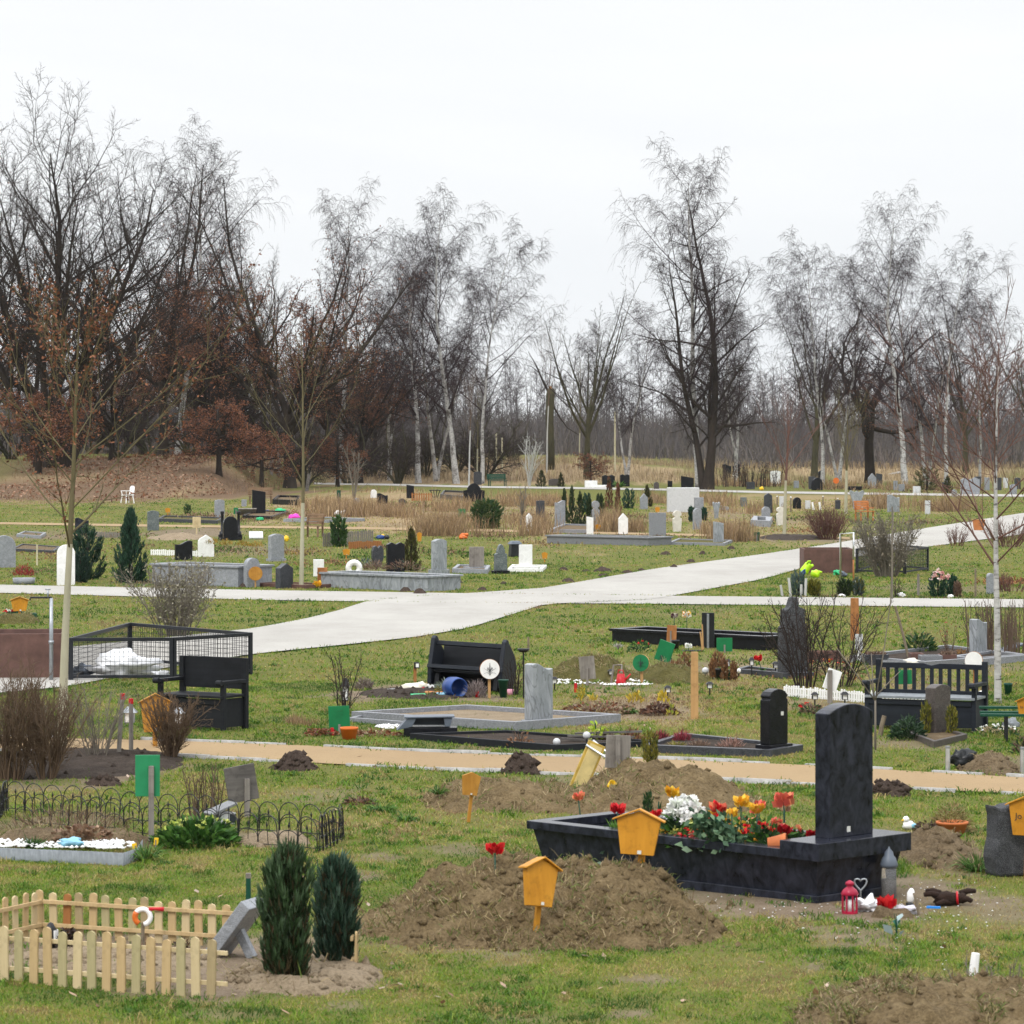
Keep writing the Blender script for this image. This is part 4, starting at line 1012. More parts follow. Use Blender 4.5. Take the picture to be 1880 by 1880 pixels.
def house_sign(label, px, py, w, h, stake, m='yellow_wood', rz=0, tilt=0, roll=0, roof=True, text=None, taper=.74, cat='grave sign', t=.028):
    """house shaped wooden grave sign; py = row where the stake meets the ground; sizes in pixels"""
    loc = G(px, py); k = loc.y / F; w *= k; h *= k; st = stake * k
    o = thing('grave_sign', label, cat, loc, rz); T = TR((0, 0, st), rx=tilt, ry=roll); a = w / 2
    hw = h * .80
    b = MB(); b.prism([(-a * taper, 0), (a * taper, 0), (a, hw), (0, h * .97), (-a, hw)], t, T); b.build('board', m, o, bev=.003)
    if roof:
        b = MB(); v = w * .09; th = max(.014, .035 * w)
        b.prism([(0, h), (0, h + th), (-a - v, hw + th * .4 - v * .35), (-a - v, hw - th * .6 - v * .35)], t + .05, T, y0=-t / 2 - .03)
        b.prism([(0, h), (a + v, hw - th * .6 - v * .35), (a + v, hw + th * .4 - v * .35), (0, h + th)], t + .05, T, y0=-t / 2 - .03); b.build('roof', m, o, bev=.003)
    b = MB(); sw = max(.02, w * .09); b.box((0, t * .5 + sw * .55, (st + h * .4) / 2 - .06), (sw * 1.7, sw, st + h * .4 + .12), TR((0, 0, 0), rx=tilt * .5, ry=roll)); b.build('stake', m, o, bev=.003)
    b = MB(); b.box((w * .05, -t / 2 - .004, h * .06), (w * .09, .006, w * .08), T); b.build('tag', 'tag', o)
    if text:
        cu = bpy.data.curves.new('lettering', 'FONT'); cu.body = text; cu.size = h * .22; cu.extrude = .002
        q = bpy.data.objects.new('lettering', cu); COL.objects.link(q); bpy.context.view_layer.update()
        me = bpy.data.meshes.new_from_object(q.evaluated_get(bpy.context.evaluated_depsgraph_get())); bpy.data.objects.remove(q)
        q = bpy.data.objects.new('lettering', me); COL.objects.link(q); q.parent = o; me.materials.clear(); me.materials.append(M['ink'])
        q.matrix_local = T @ TR((-a * .62, -t / 2 - .003, h * .42), rx=PI / 2)
    return o
def board_sign(label, px, py, w, h, stake, m, sm='grey_wood', rz=0, tilt=0, roll=0, t=.025, off=0, sw=.045, back=True, up=.75, name='grave_sign', cat='grave sign'):
    """rectangular board on a stake; back=True shows the stake in front"""
    loc = G(px, py); k = loc.y / F; w *= k; h *= k; st = stake * k
    o = thing(name, label, cat, loc, rz)
    b = MB(); b.box((off * k, 0, h / 2), (w, t, h), TR((0, 0, st), rx=tilt, ry=roll)); b.build('board', m, o, bev=.003)
    b = MB(); b.box((0, (-1 if back else 1) * (t / 2 + sw * .42), (st + h * up) / 2 - .08), (sw, sw * .7, st + h * up + .16), TR(rx=tilt)); b.build('stake', sm, o, bev=.003)
    return o
def emblem(o, r, T, m):
    """lotus of upright and curling leaves"""
    b = MB()
    def leaf(x0, z0, ang, L, wd, curl=0):
        pts = []; n = 7
        for i in range(n + 1):
            t = i / n; a = ang + curl * t; pts.append((x0 + L * t * math.sin(a), z0 + L * t * math.cos(a)))
        wl = [wd * math.sin(PI * (i + .35) / (n + .7)) for i in range(n + 1)]
        lo = [(x + wl[i], z) for i, (x, z) in enumerate(pts)]; hi = [(x - wl[i], z) for i, (x, z) in enumerate(pts)]
        b.prism(lo + hi[::-1], .004, T)
    leaf(0, -.45 * r, 0, 1.15 * r, .05 * r)
    for s in (-1, 1):
        leaf(0, -.42 * r, .22 * s, .72 * r, .034 * r, .1 * s); leaf(.02 * s * r, -.45 * r, .95 * s, .68 * r, .03 * r, .75 * s); leaf(.02 * s * r, -.4 * r, .62 * s, .78 * r, .03 * r, .3 * s)
        leaf(.2 * s * r, -.1 * r, .3 * s, .3 * r, .035 * r); b.box((.62 * s * r, 0, .1 * r), (.05 * r, .004, .05 * r), T)
    b.box((0, 0, -.52 * r), (.2 * r, .004, .05 * r), T); b.box((0, 0, -.62 * r), (.14 * r, .004, .05 * r), T)
    return b.build('emblem', m, o)
def disc_sign(label, px, py, dia, stake, face, rim, sm, rz=0, mark=None, tilt=0):
    loc = G(px, py); k = loc.y / F; r = dia * k / 2; st = stake * k
    o = thing('round_grave_sign', label, 'grave sign', loc, rz); T = TR((0, 0, st + r), rx=tilt)
    b = MB(); b.lathe([(r, -.014), (r, .014)], 32, T @ TR(rx=PI / 2)); b.build('rim', rim, o)
    b = MB(); b.lathe([(r * .975, 0), (r * .975, .006)], 32, T @ TR((0, -.014, 0), rx=PI / 2)); b.build('board', face, o)
    if mark: emblem(o, r * .92, T @ TR((0, -.0225, 0)), mark)
    b = MB(); b.box((0, .04, (st + r) / 2 - .06), (.042, .026, st + r + .12)); b.build('stake', sm, o, bev=.003)
    return o
def solar_lamp(label, px, py, h, w=17, rz=0, dark='black_metal', group='solar lamps on stakes'):
    loc = G(px, py); k = loc.y / F; h *= k; w *= k
    o = thing('solar_lamp', label, 'solar lamp', loc, rz, group); a = w / 2
    b = MB(); b.tube([(0, 0, -.05), (0, 0, h * .55)], .012, 6); b.build('stake', dark, o)
    b = MB(); b.box((0, 0, h * .70), (w * .62, w * .62, h * .28), taper=1.2); b.build('glass', 'white', o)
    b = MB(); b.box((0, 0, h * .90), (w * 1.15, w * 1.15, h * .16), taper=.35); b.box((0, 0, h * .555), (w * .6, w * .6, h * .04))
    for sx in (-1, 1):
        for sy in (-1, 1): b.box((sx * w * .34, sy * w * .34, h * .69), (.012, .012, h * .3))
    b.build('lamp_shade', dark, o)
    return o
def globe_lamp(label, px, py, h, dia, m='steel'):
    loc = G(px, py); k = loc.y / F; h *= k; r = dia * k / 2
    o = thing('garden_globe', label, 'garden globe', loc)
    b = MB(); b.tube([(0, 0, -.05), (0, 0, h - r)], .012, 6); b.build('stake', 'black_metal', o)
    b = MB(); b.ball((0, 0, h - r), r, n=18, m=12); b.build('globe', m, o, True)
    return o
def stake(label, px, py, w, h, m, lean=0, lean_y=0, top=None, name='stake', cat='stake', n=6, group=None):
    loc = G(px, py); k = loc.y / F; r = w * k / 2; h *= k
    o = thing(name, label, cat, loc, 0, group)
    b = MB(); b.tube([(0, 0, -.1), (lean * h * .5, lean_y * h * .5, h * .5), (lean * h, lean_y * h, h)], [r, r, r * .92], n); b.build('pole', m, o)
    if top:
        b = MB(); b.tube([(lean * h, lean_y * h, h), (lean * h * 1.1, lean_y * h * 1.1, h * 1.1)], r * 1.02, n); b.build('tip', top, o)
    return o
def heap(label, px, py, w, h, m='soil', depth=None, seed=1, res=46, rough=.16, name='grave_mound', cat='grave mound', rz=0, flat=.5, group=None, clods=0, weeds=0, ridge=0.0):
    """mound of earth: px centre, py = centre row on the ground, w wide and h high in pixels"""
    loc = G(px, py); k = loc.y / F; a = w * k / 2; hh = h * k; dp = (depth or a * .9)
    u = np.linspace(-1.12, 1.12, res); X, Y = np.meshgrid(u, u); q = np.sqrt((np.maximum(np.abs(X) - ridge, 0) / (1 - ridge)) ** 2 + Y * Y)
    sx = seed * 13.7
    wx, wy = X * a + sx, Y * dp + sx
    q2 = q + (fbm(wx, wy, a * .8, seed) - .5) * .5
    z = hh * (1 - sstep(1 - flat, 1.02, q2)) ** .85
    edge = 1 - sstep(.8, 1.05, q)
    z = z * (1 + (fbm(wx, wy, .45, seed + 1) - .5) * rough * 4.2) + (fbm(wx, wy, .11, seed + 2, 3) - .5) * min(.15, hh * .7) * edge - .03 * sstep(.85, 1.05, q)
    i = np.arange(res * res).reshape(res, res)
    Fq = np.stack([i[:-1, :-1], i[:-1, 1:], i[1:, 1:], i[1:, :-1]], -1).reshape(-1, 4)
    V = [np.stack([X.ravel() * a, Y.ravel() * dp, z.ravel()], -1)]; Fs = [Fq]; off = res * res
    r = np.random.default_rng(seed)
    if clods:
        t = np.array([(0, 0, 1), (1, 0, 0), (0, 1, 0), (-1, 0, 0), (0, -1, 0), (0, 0, -1)], float); tf = np.array([(0, 1, 2), (0, 2, 3), (0, 3, 4), (0, 4, 1), (5, 2, 1), (5, 3, 2), (5, 4, 3), (5, 1, 4)])
        C = []
        for _ in range(clods):
            ii, jj = r.integers(3, res - 3, 2); s = r.uniform(.012, .05) * (1.7 if _ % 9 == 0 else 1)
            V.append(np.array([X[ii, jj] * a, Y[ii, jj] * dp, z[ii, jj]]) + t * s * r.uniform(.5, 1.3, (6, 1))); C.append(tf + off); off += 6
        Fs.append(np.concatenate(C))
    o = np_mesh(name, np.concatenate(V), Fs, m, smooth=True)
    o.location = loc; o.rotation_euler = (0, 0, rz); tag(o, label, cat, group)
    if weeds:
        ii = r.integers(2, res - 2, weeds * 7); jj = r.integers(2, res - 2, weeds * 7)
        kk = (q[ii, jj] < 1) & (fbm(X[ii, jj] * a + sx, Y[ii, jj] * dp, .5, seed + 3) > .5); ii, jj = ii[kk][:weeds], jj[kk][:weeds]; n = len(ii)
        D = _norm(np.stack([r.normal(0, .9, n), r.normal(0, .9, n), np.ones(n)], -1))
        pal = np.array([(.26, .20, .10), (.17, .15, .05), (.10, .14, .028), (.32, .25, .14), (.15, .105, .06)])
        v, f, c = blades(np.stack([X[ii, jj] * a, Y[ii, jj] * dp, z[ii, jj] - .004], -1), D, r.uniform(.03, .15, n) * (.5 + fbm(X[ii, jj] * a + sx, Y[ii, jj] * dp, .3, seed + 4)), .009, pal[r.integers(0, 5, n)] * r.uniform(.7, 1.3, (n, 1)), bend=r.uniform(0, .6, n))
        p = np_mesh('weeds', v, f, 'leaf', o, col=c)
        tag(p, kind='stuff')
    return o
def pal_pick(pal, n, var=.25):
    p = np.array(pal, float); return p[rng.integers(0, len(p), n)] * rng.uniform(1 - var, 1 + var, (n, 1))
def conifer(label, px, py, w, h, pal, shape='cone', n=3500, name='thuja', cat='conifer', leaf=(.09, .02), group=None, up=1.0, lump=.25):
    """dense evergreen: small upright sprays through the whole crown"""
    loc = G(px, py); k = loc.y / F; a = w * k / 2; hh = h * k
    o = thing(name, label, cat, loc, 0, group)
    def env(t):
        if shape == 'cone': return np.clip((1 - t) * 1.12, 0, 1) ** .75 * (1 - np.exp(-t * 14 - .9))
        if shape == 'oval': return np.sqrt(np.clip(1 - (2 * (t * .97 + .02) - 1) ** 2, 0, 1)) ** .7
        return np.clip(1 - ((t - .45) / .58) ** 4, .02, 1) ** .8 * (1 - .25 * (1 - t))
    # every plume is one upswept spray; its needles sit along the outer part
    if n < 3000: lump *= .45
    ns = max(34, int(n / 48)); per = int(n / ns)
    ts = (np.arange(ns) + rng.random(ns)) / ns; ts = ts ** .9; azs = np.arange(ns) * 2.399 + rng.normal(0, .35, ns)
    rs = a * env(ts) * rng.uniform(1 - lump * .9, 1.12, ns)
    tip = np.stack([rs * np.cos(azs), rs * np.sin(azs), ts * hh], -1)
    ln = hh * rng.uniform(.13, .26, ns) * (.75 + .5 * env(ts)); root = np.stack([tip[:, 0] * .45, tip[:, 1] * .45, np.maximum(tip[:, 2] - ln, .02)], -1)
    q = rng.random((ns, per)) ** .75; ax = tip - root
    P = root[:, None] + ax[:, None] * q[..., None]
    sp_ = (.12 * a + .012) * (1.1 - q)[..., None]
    P = P + rng.normal(0, 1, (ns, per, 3)) * sp_ * np.array([1, 1, .8]); P = P.reshape(-1, 3); n = ns * per
    P[:, 2] = np.clip(P[:, 2], .01, None)
    u_ = _norm(ax + np.array([0, 0, 1e-3]))[:, None] * np.ones((1, per, 1)); u_ = u_.reshape(-1, 3)
    D = _norm(u_ + np.array([0, 0, .35 * up]) + rng.normal(0, .30, (n, 3)))
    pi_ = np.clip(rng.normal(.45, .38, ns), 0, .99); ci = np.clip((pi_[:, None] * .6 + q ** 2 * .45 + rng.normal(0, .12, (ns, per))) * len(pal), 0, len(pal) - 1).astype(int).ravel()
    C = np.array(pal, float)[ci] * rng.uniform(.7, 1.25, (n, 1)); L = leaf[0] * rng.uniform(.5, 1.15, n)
    v, f, c = blades(P, D, L, leaf[1] * rng.uniform(.7, 1.3, n), C)
    np_mesh('foliage', v, f, 'leaf', o, col=c)
    b = MB(); b.tube([(0, 0, -.08), (0, 0, hh * .5), (0, 0, hh * .85)], [max(.012, a * .12), max(.01, a * .08), .008], 7); b.build('trunk', 'oak_bark', o, True)
    return o
def seed_of(s): return sum(ord(c) * (i + 3) for i, c in enumerate(s)) % 997
def plant(label, px, py, w, h, pal, n=260, name='plant', cat='plant', leaf=(.08, .025), up=.7, spread=1.0, m='leaf', bend=.25, quad=False, z0=0.0, flowers=None, group=None, lift=0.0, d=None, rosette=False, stems=None):
    """leafy or grassy clump"""
    loc = G(px, py) if d is None else at(px, py, d); k = loc.y / F; a = w * k / 2; hh = h * k
    o = thing(name, label, cat, loc + Vector((0, 0, lift)), 0, group)
    az = rng.random(n) * 2 * PI; q = np.sqrt(rng.random(n)); t = rng.random(n)
    if rosette: rr = a * q * .25; z = np.zeros(n)
    else:
        dome = np.sqrt(np.clip(1 - q * q * .9, 0, 1)); rr = a * q * (1 - .2 * t); z = z0 * hh + (hh - leaf[0] * .6) * dome * t
        z = np.maximum(z, 0)
    ca, sa = np.cos(az), np.sin(az)
    P = np.stack([rr * ca, rr * sa, z], -1)
    D = _norm(np.stack([ca * spread * q + rng.normal(0, .35, n), sa * spread * q + rng.normal(0, .35, n), np.full(n, up) + rng.normal(0, .2, n)], -1))
    v, f, c = blades(P, D, leaf[0] * rng.uniform(.6, 1.25, n), leaf[1] * rng.uniform(.7, 1.3, n), pal_pick(pal, n), bend=bend * rng.random(n), quad=quad)
    np_mesh('foliage', v, f, m, o, col=c)
    if stems:
        b = MB()
        for i in range(stems[0]):
            ang = rng.random() * 6.28; e = a * rng.uniform(.2, .8)
            b.tube([(0, 0, -.05), (e * .4 * math.cos(ang), e * .4 * math.sin(ang), hh * .5), (e * math.cos(ang), e * math.sin(ang), hh * .9)], [stems[1], stems[1] * .8, stems[1] * .4], 5)
        b.build('stems', stems[2], o)
    if flowers:
        nf, fs, fpal = flowers
        az = rng.random(nf) * 6.28; q = np.sqrt(rng.random(nf)) * .9; fz = hh * np.sqrt(np.clip(1 - q * q * .8, 0, 1)) * rng.uniform(.8, 1.05, nf)
        Pc = np.stack([a * q * np.cos(az), a * q * np.sin(az), fz], -1); Pc = np.repeat(Pc, 7, 0); m_ = nf * 7
        D = _norm(np.stack([rng.normal(0, 1, m_), rng.normal(-.3, 1, m_), rng.normal(.5, .5, m_)], -1))
        v, f, c = blades(Pc, D, fs, fs * .8, np.repeat(pal_pick(fpal, nf, .12), 7, 0), quad=True)
        np_mesh('blossoms', v, f, 'petal', o, col=c)
    return o
def shrub(label, px, py, w, h, tw, n0=16, k1=9, k2=5, seed=1, thick=.012, name='bare_shrub', cat='shrub', buds=None, trop=.05, base=.12, kinds=None, wig=.07, group=None, k3=0, out=.8):
    """bare many stemmed shrub"""
    loc = G(px, py); kx = loc.y / F; a = w * kx / 2; hh = h * kx
    r = np.random.default_rng(seed); az = r.uniform(0, 6.28, n0); q = np.sqrt(r.random(n0))
    P = np.stack([a * base * q * np.cos(az), a * base * q * np.sin(az), np.full(n0, -.05)], -1)
    sl = out * a / hh
    D = np.stack([sl * q * np.cos(az), sl * q * np.sin(az), np.ones(n0)], -1)
    sp = [dict(k=k1, t=(.15, .97), ang=(30, 11), len=.42, rr=.6, n=6, wig=wig * 1.2, trop=trop, rmin=thick * .42)]
    if k2: sp.append(dict(k=k2, t=(.1, 1), ang=(34, 12), len=.5, rr=.65, n=4, wig=wig * 1.3, trop=trop * .6, rmin=thick * .33))
    if k3: sp.append(dict(k=k3, t=(.1, 1), ang=(36, 12), len=.55, rr=.7, n=3, wig=wig * 1.3, trop=trop * .6, rmin=thick * .26))
    ls, r = grow(seed, dict(P=P, D=D, L=hh * r.uniform(.68, 1.0, n0), R=thick, n=8, wig=wig, trop=.02, tip=.4), sp)
    o = thing(name, label, cat, loc, 0, group)
    Vs = []; Fs = []; off = 0
    for i, (p, rd) in enumerate(ls):
        v, f = tubes(p, rd, 4 if i == 0 else 3)
        if i == 0: np_mesh('stems', v, f, tw, o)
        else: Vs.append(v); Fs.append(f + off); off += len(v)
    np_mesh('twigs', np.concatenate(Vs), np.concatenate(Fs), tw, o)
    if buds:
        nb, sz, pal = buds; p = ls[-1][0]; i = r.integers(0, len(p), nb); t = r.integers(1, p.shape[1], nb); Q = p[i, t]
        D = _norm(r.normal(0, 1, (nb, 3)))
        v, f, c = blades(Q, D, sz, sz * .5, pal_pick(pal, nb), quad=True); np_mesh('leaves', v, f, 'leaf', o, col=c)
    return o
def sapling(label, px, py, h, tr_h, w, seed, stake_too=True, tw='sapling_twig', bk='sapling_bark', tr=.05, k0=11, leaves=0, lean=0.0, name='young_tree', up=.05, ang=38, len_=.62, k1=7, full=False, rr=.42, wig=.014, tmin=.0045):
    """young planted tree: pale trunk to tr_h pixels, thin rising branches above"""
    loc = G(px, py); k = loc.y / F; H_ = h * k; t0 = tr_h / h
    ls, r = grow(seed, dict(L=H_, R=tr, n=16, wig=wig, trop=.02, tip=.12, D=[(lean, 0, 1)]),
        [dict(k=k0, t=(t0, .92), ang=(ang, 9), len=len_, rr=rr, n=9, wig=.06, trop=up, shape=lambda t: 1.15 * (1.12 - t) / (1.12 - t0), tip=.25),
         dict(k=k1, t=(.15, 1), ang=(34, 10), len=.4, rr=.6, n=6, wig=.08, trop=up * .8, rmin=tmin), dict(k=4, t=(.15, 1), ang=(34, 12), len=.5, rr=.65, n=4, wig=.08, trop=.02, rmin=tmin * .78)])
    o = thing(name, label, 'tree', loc)
    P, Rd = ls[0]; n = P.shape[1]; c = n - 2 if full else max(2, int(round(t0 * (n - 1))))
    v, f = tubes(P[:, :c + 1], Rd[:, :c + 1], 9); np_mesh('trunk', v, f, bk, o, smooth=True)
    Vs = []; Fs = []; off = 0
    for i, (p, rd) in enumerate([(P[:, c:], Rd[:, c:])] + ls[1:]):
        v, f = tubes(p, rd, (7, 5, 4, 3)[i]); Vs.append(v); Fs.append(f + off); off += len(v)
    np_mesh('crown', np.concatenate(Vs), np.concatenate(Fs), tw, o, smooth=True)
    if leaves:
        v, f, cc = dry_leaves(ls[2], r, leaves, .055); np_mesh('dry_leaves', v, f, 'leaf', o, col=cc)
    return o
def pot(label, px, py, w, h, m, plant_pal=None, ph=30, lie=False, name='flower_pot', n=90, rz=0, soilm='dark_soil'):
    loc = G(px, py); k = loc.y / F; r = w * k / 2; hh = h * k
    o = thing(name, label, 'flower pot', loc, rz)
    T = TR((0, 0, r * .9), rx=PI / 2 * .92, rz=.5) if lie else None
    b = MB(); b.lathe([(r * .72, 0), (r * .95, hh * .82), (r, hh * .84), (r, hh), (r * .9, hh), (r * .86, hh * .8)], 20, T); b.build('pot_body', m, o, True)
    b = MB(); b.lathe([(r * .85, hh * .8), (.002, hh * .86)], 14, T, cap=False); b.build('earth', soilm, o)
    if plant_pal:
        az = rng.random(n) * 6.28; q = rng.random(n)
        D = _norm(np.stack([np.cos(az) * q, np.sin(az) * q, np.full(n, .9)], -1))
        v, f, c = blades(np.stack([r * .6 * q * np.cos(az), r * .6 * q * np.sin(az), np.full(n, hh * .84)], -1), D, ph * k * rng.uniform(.5, 1.1, n), max(.008, .06 * ph * k), pal_pick(plant_pal, n), bend=.3)
        np_mesh('foliage', v, f, 'leaf', o, col=c)
    return o
def planter(label, px, py, w, dpt, h, m, rz=0, fill='dark_soil', pal=None, ph=.12, name='planter_box', wall=.03):
    loc = G(px, py); k = loc.y / F; a = w * k / 2; hh = h * k
    o = thing(name, label, 'planter', loc, rz)
    q = [(-a, 0), (a, 0), (a, dpt), (-a, dpt)]
    b = MB(); b.ring(q, wall, -.02, hh); b.build('box', m, o, bev=.006)
    b = MB(); b.slab([(-a + .02, .02), (a - .02, .02), (a - .02, dpt - .02), (-a + .02, dpt - .02)], 0, hh * .86); b.build('earth', fill, o)
    if pal:
        n = 160; P = np.stack([rng.uniform(-a * .85, a * .85, n), rng.uniform(.03, dpt - .03, n), np.full(n, hh * .85)], -1)
        D = _norm(np.stack([rng.normal(0, .4, n), rng.normal(0, .4, n), np.ones(n)], -1))
        v, f, c = blades(P, D, ph * rng.uniform(.6, 1.2, n), .02, pal_pick(pal, n), bend=.2); np_mesh('foliage', v, f, 'leaf', o, col=c)
    return o
def bits(name, label, pts, m, size, cat=None, kind='stuff', jitter=1.0, flat=.6, seed=1):
    """many small pebbles as one mass: pts world positions"""
    r = np.random.default_rng(seed); n = len(pts)
    t = np.array([(0, 0, 1), (1, 0, 0), (.3, .95, 0), (-.8, .6, 0), (-.8, -.6, 0), (.3, -.95, 0), (0, 0, -1)], float)
    tf = np.array([(0, 1, 2), (0, 2, 3), (0, 3, 4), (0, 4, 5), (0, 5, 1), (6, 2, 1), (6, 3, 2), (6, 4, 3), (6, 5, 4), (6, 1, 5)])
    s = size * r.uniform(.5, 1.3, (n, 1, 1)); a = r.uniform(0, 6.28, n)
    ca, sa = np.cos(a)[:, None], np.sin(a)[:, None]
    tt = np.repeat(t[None], n, 0) * s * r.uniform(.7, 1.2, (n, 7, 1)); x = tt[..., 0] * ca - tt[..., 1] * sa; y = tt[..., 0] * sa + tt[..., 1] * ca
    V = np.stack([x, y, tt[..., 2] * flat], -1) + np.asarray(pts)[:, None, :]
    Fq = (tf[None] + np.arange(n)[:, None, None] * 7).reshape(-1, 3)
    o = np_mesh(name, V.reshape(-1, 3), Fq, m, smooth=True); tag(o, label, cat or name.replace('_', ' '), kind=kind); return o
def px_cloud(specs, n, lift=.01, seed=3):
    """ground points spread over photo ellipses (px, py, rx, ry, share)"""
    r = np.random.default_rng(seed); out = []; tot = sum(s[4] for s in specs)
    for px, py, rx, ry, sh in specs:
        m = int(n * sh / tot); a = r.uniform(0, 6.28, m); q = np.sqrt(r.random(m))
        for u, v in zip(px + rx * q * np.cos(a), py + ry * q * np.sin(a)):
            x, y = gp(u, v); out.append((x, y, float(gz(x, y)) + lift))
    return np.array(out)
def blob(label, px, py, w, h, m, name, cat, seed=1, lump=.5, dp=.7, rz=0, lift=0.0):
    loc = G(px, py); k = loc.y / F; a = w * k / 2; hh = h * k / 2
    b = MB(); b.ball((0, 0, hh * .85), (a, a * dp, hh), n=20, m=12, lump=lump, seed=seed)
    o = b.build(name, m, None, True); o.location = loc + Vector((0, 0, lift)); o.rotation_euler = (0, 0, rz); tag(o, label, cat); return o
def flat_sheet(label, px, py, w, d, m, name, cat, rz=0, z=.02, t=.008, tilt=0, roll=0):
    loc = G(px, py); k = loc.y / F
    b = MB(); b.box((0, 0, 0), (w * k, d, t), taper=.97); o = b.build(name, m, None, bev=.002)
    o.location = loc + Vector((0, 0, z)); o.rotation_euler = (tilt, roll, rz); tag(o, label, cat); return o
# ================================================================ nearest graves, up to the sandy path
STRAW = [(.30, .23, .13), (.22, .16, .09), (.36, .29, .17)]
LUSH = [(.05, .13, .02), (.08, .18, .03), (.13, .24, .05), (.04, .09, .02)]
DKGR = [(.02, .05, .018), (.03, .075, .025), (.05, .10, .03)]
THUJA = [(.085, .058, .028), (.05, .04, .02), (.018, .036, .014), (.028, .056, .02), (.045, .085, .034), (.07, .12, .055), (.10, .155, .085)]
BLUEG = [(.05, .085, .075), (.08, .12, .105), (.12, .165, .145), (.035, .06, .05)]
HEATH = [(.14, .085, .06), (.20, .13, .09), (.10, .065, .05), (.24, .17, .12)]
REDH = [(.26, .03, .05), (.18, .025, .035), (.33, .07, .09), (.11, .04, .035)]
GOLD = [(.13, .13, .018), (.19, .18, .025), (.09, .10, .02), (.24, .21, .04)]
def frame_of(p0, p1):
    a, b = G(*p0), G(*p1); d = b - a
    return a, math.atan2(d.y, d.x), math.hypot(d.x, d.y)
def picket_run(label, p0, p1, h, sp, w, ms, rails=(.25, .78), t=.018, name='picket_fence', jit=.02, rail_front=False):
    a, rz, L = frame_of(p0, p1)
    o = thing(name, label, 'fence', a, rz); r = random.Random(seed_of(label)); ms = ms if isinstance(ms, list) else [ms]
    protos = []
    for i, m in enumerate(ms):
        b = MB(); b.prism([(-w / 2, -.04), (w / 2, -.04), (w / 2, h * .93), (w * .38, h * .975), (0, h), (-w * .38, h * .975), (-w / 2, h * .93)], t)
        q = b.build('picket', m, o, bev=.002); protos.append(q)
    n = int(L / sp)
    for i in range(n + 1):
        if i < len(protos): q = protos[i]
        else:
            q = protos[r.randrange(len(protos))].copy(); COL.objects.link(q); q.parent = o
        q.location = (i * sp, r.uniform(-.003, .003), r.uniform(-jit, jit)); q.rotation_euler = (r.uniform(-.03, .03), r.uniform(-.025, .025), 0)
    for z in rails:
        b = MB(); b.box((L / 2, t * (-1.4 if rail_front else 1.4), z * h), (L + .06, t * 1.2, .032 if h > .3 else .02)); b.build('rail', ms[0], o, bev=.002)
    return o
picket_run('low pine picket fence along the near side of the bare grave bed', (-70, 1798), (408, 1834), .43, .128, .072, ['pale_pine', 'pine', 'stained_pine', 'pale_pine', 'mossy_pine', 'pine'])
picket_run('low pine picket fence along the far side of the bare grave bed', (75, 1716), (432, 1740), .36, .125, .07, ['pine', 'pale_pine', 'rust_wood', 'stained_pine', 'pine', 'mossy_pine'], rail_front=True)
picket_run('short pine picket fence closing the end of the bare grave bed', (-60, 1748), (72, 1717), .36, .14, .07, ['pine', 'pale_pine'], rail_front=True)
picket_run('stub of pine picket fence half hidden behind the smaller thuja', (652, 1786), (657, 1774), .34, .2, .06, 'pine')
# leaning granite slab with its prop
o = thing('leaning_gravestone', 'grey granite slab leaning back on a prop beside the thuja', 'gravestone', G(432, 1760), -.35)
b = MB(); b.box((-.02, 0, .25), (.10, .36, .62), TR((-.16, 0, 0), ry=.66)); b.build('slab', 'grey_stone', o, bev=.008)
b = MB(); b.box((.12, .0, .12), (.07, .07, .34), TR((0.02, 0, 0), ry=-.5)); b.build('prop', 'grey_stone', o, bev=.005)
stake('green painted wooden stake behind the leaning granite slab', 456, 1700, 13, 88, 'dark_green', top='grey_wood', n=4)
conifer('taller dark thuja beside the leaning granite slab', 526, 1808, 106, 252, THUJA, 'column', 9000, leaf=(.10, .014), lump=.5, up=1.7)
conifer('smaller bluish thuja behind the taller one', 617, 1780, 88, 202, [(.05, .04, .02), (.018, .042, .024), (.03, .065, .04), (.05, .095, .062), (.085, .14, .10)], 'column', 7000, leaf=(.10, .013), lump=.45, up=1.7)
plant('dark withered pot plant inside the picket fence beside a small lantern', 125, 1742, 34, 48, [(.03, .02, .015), (.06, .035, .025)], 160, name='withered_plant', leaf=(.06, .03), quad=True)
o = thing('candle_lantern', 'small black and white lantern inside the picket fence', 'lantern', G(93, 1738))
b = MB(); b.lathe([(.05, 0), (.055, .02), (.05, .14), (.02, .19), (.002, .2)], 12); b.build('lantern_body', 'black_metal', o, True)
b = MB(); [b.box((.05 * math.cos(a), .05 * math.sin(a), .085), (.026, .026, .1), rz=a) for a in (.6, 1.9, 3.2, 4.5, 5.6, -.9 - PI / 2)]; b.build('glass', 'white', o)
plant('withered brown plant against the far picket fence', 335, 1755, 28, 36, [(.05, .03, .02), (.09, .05, .03)], 120, name='withered_plant', leaf=(.05, .025), quad=True)
plant('small dry stalk plant in the middle of the bare grave bed', 268, 1752, 44, 40, [(.14, .08, .05), (.20, .12, .08)], 90, name='withered_plant', leaf=(.07, .008))
o = thing('garden_ornament', 'white and red ring ornament hanging above the far picket fence', 'ornament', G(262, 1752))
b = MB(); b.tube([(.062 * math.cos(t), 0, .30 + .062 * math.sin(t)) for t in [PI * i / 9 for i in range(-4, 11)]], .021, 8); b.build('ring', 'white', o, True)
b = MB(); b.tube([(.062 * math.cos(t), -.005, .30 + .062 * math.sin(t)) for t in [PI * i / 9 for i in range(7, 13)]], .023, 8); b.build('stripe', 'orange', o, True)
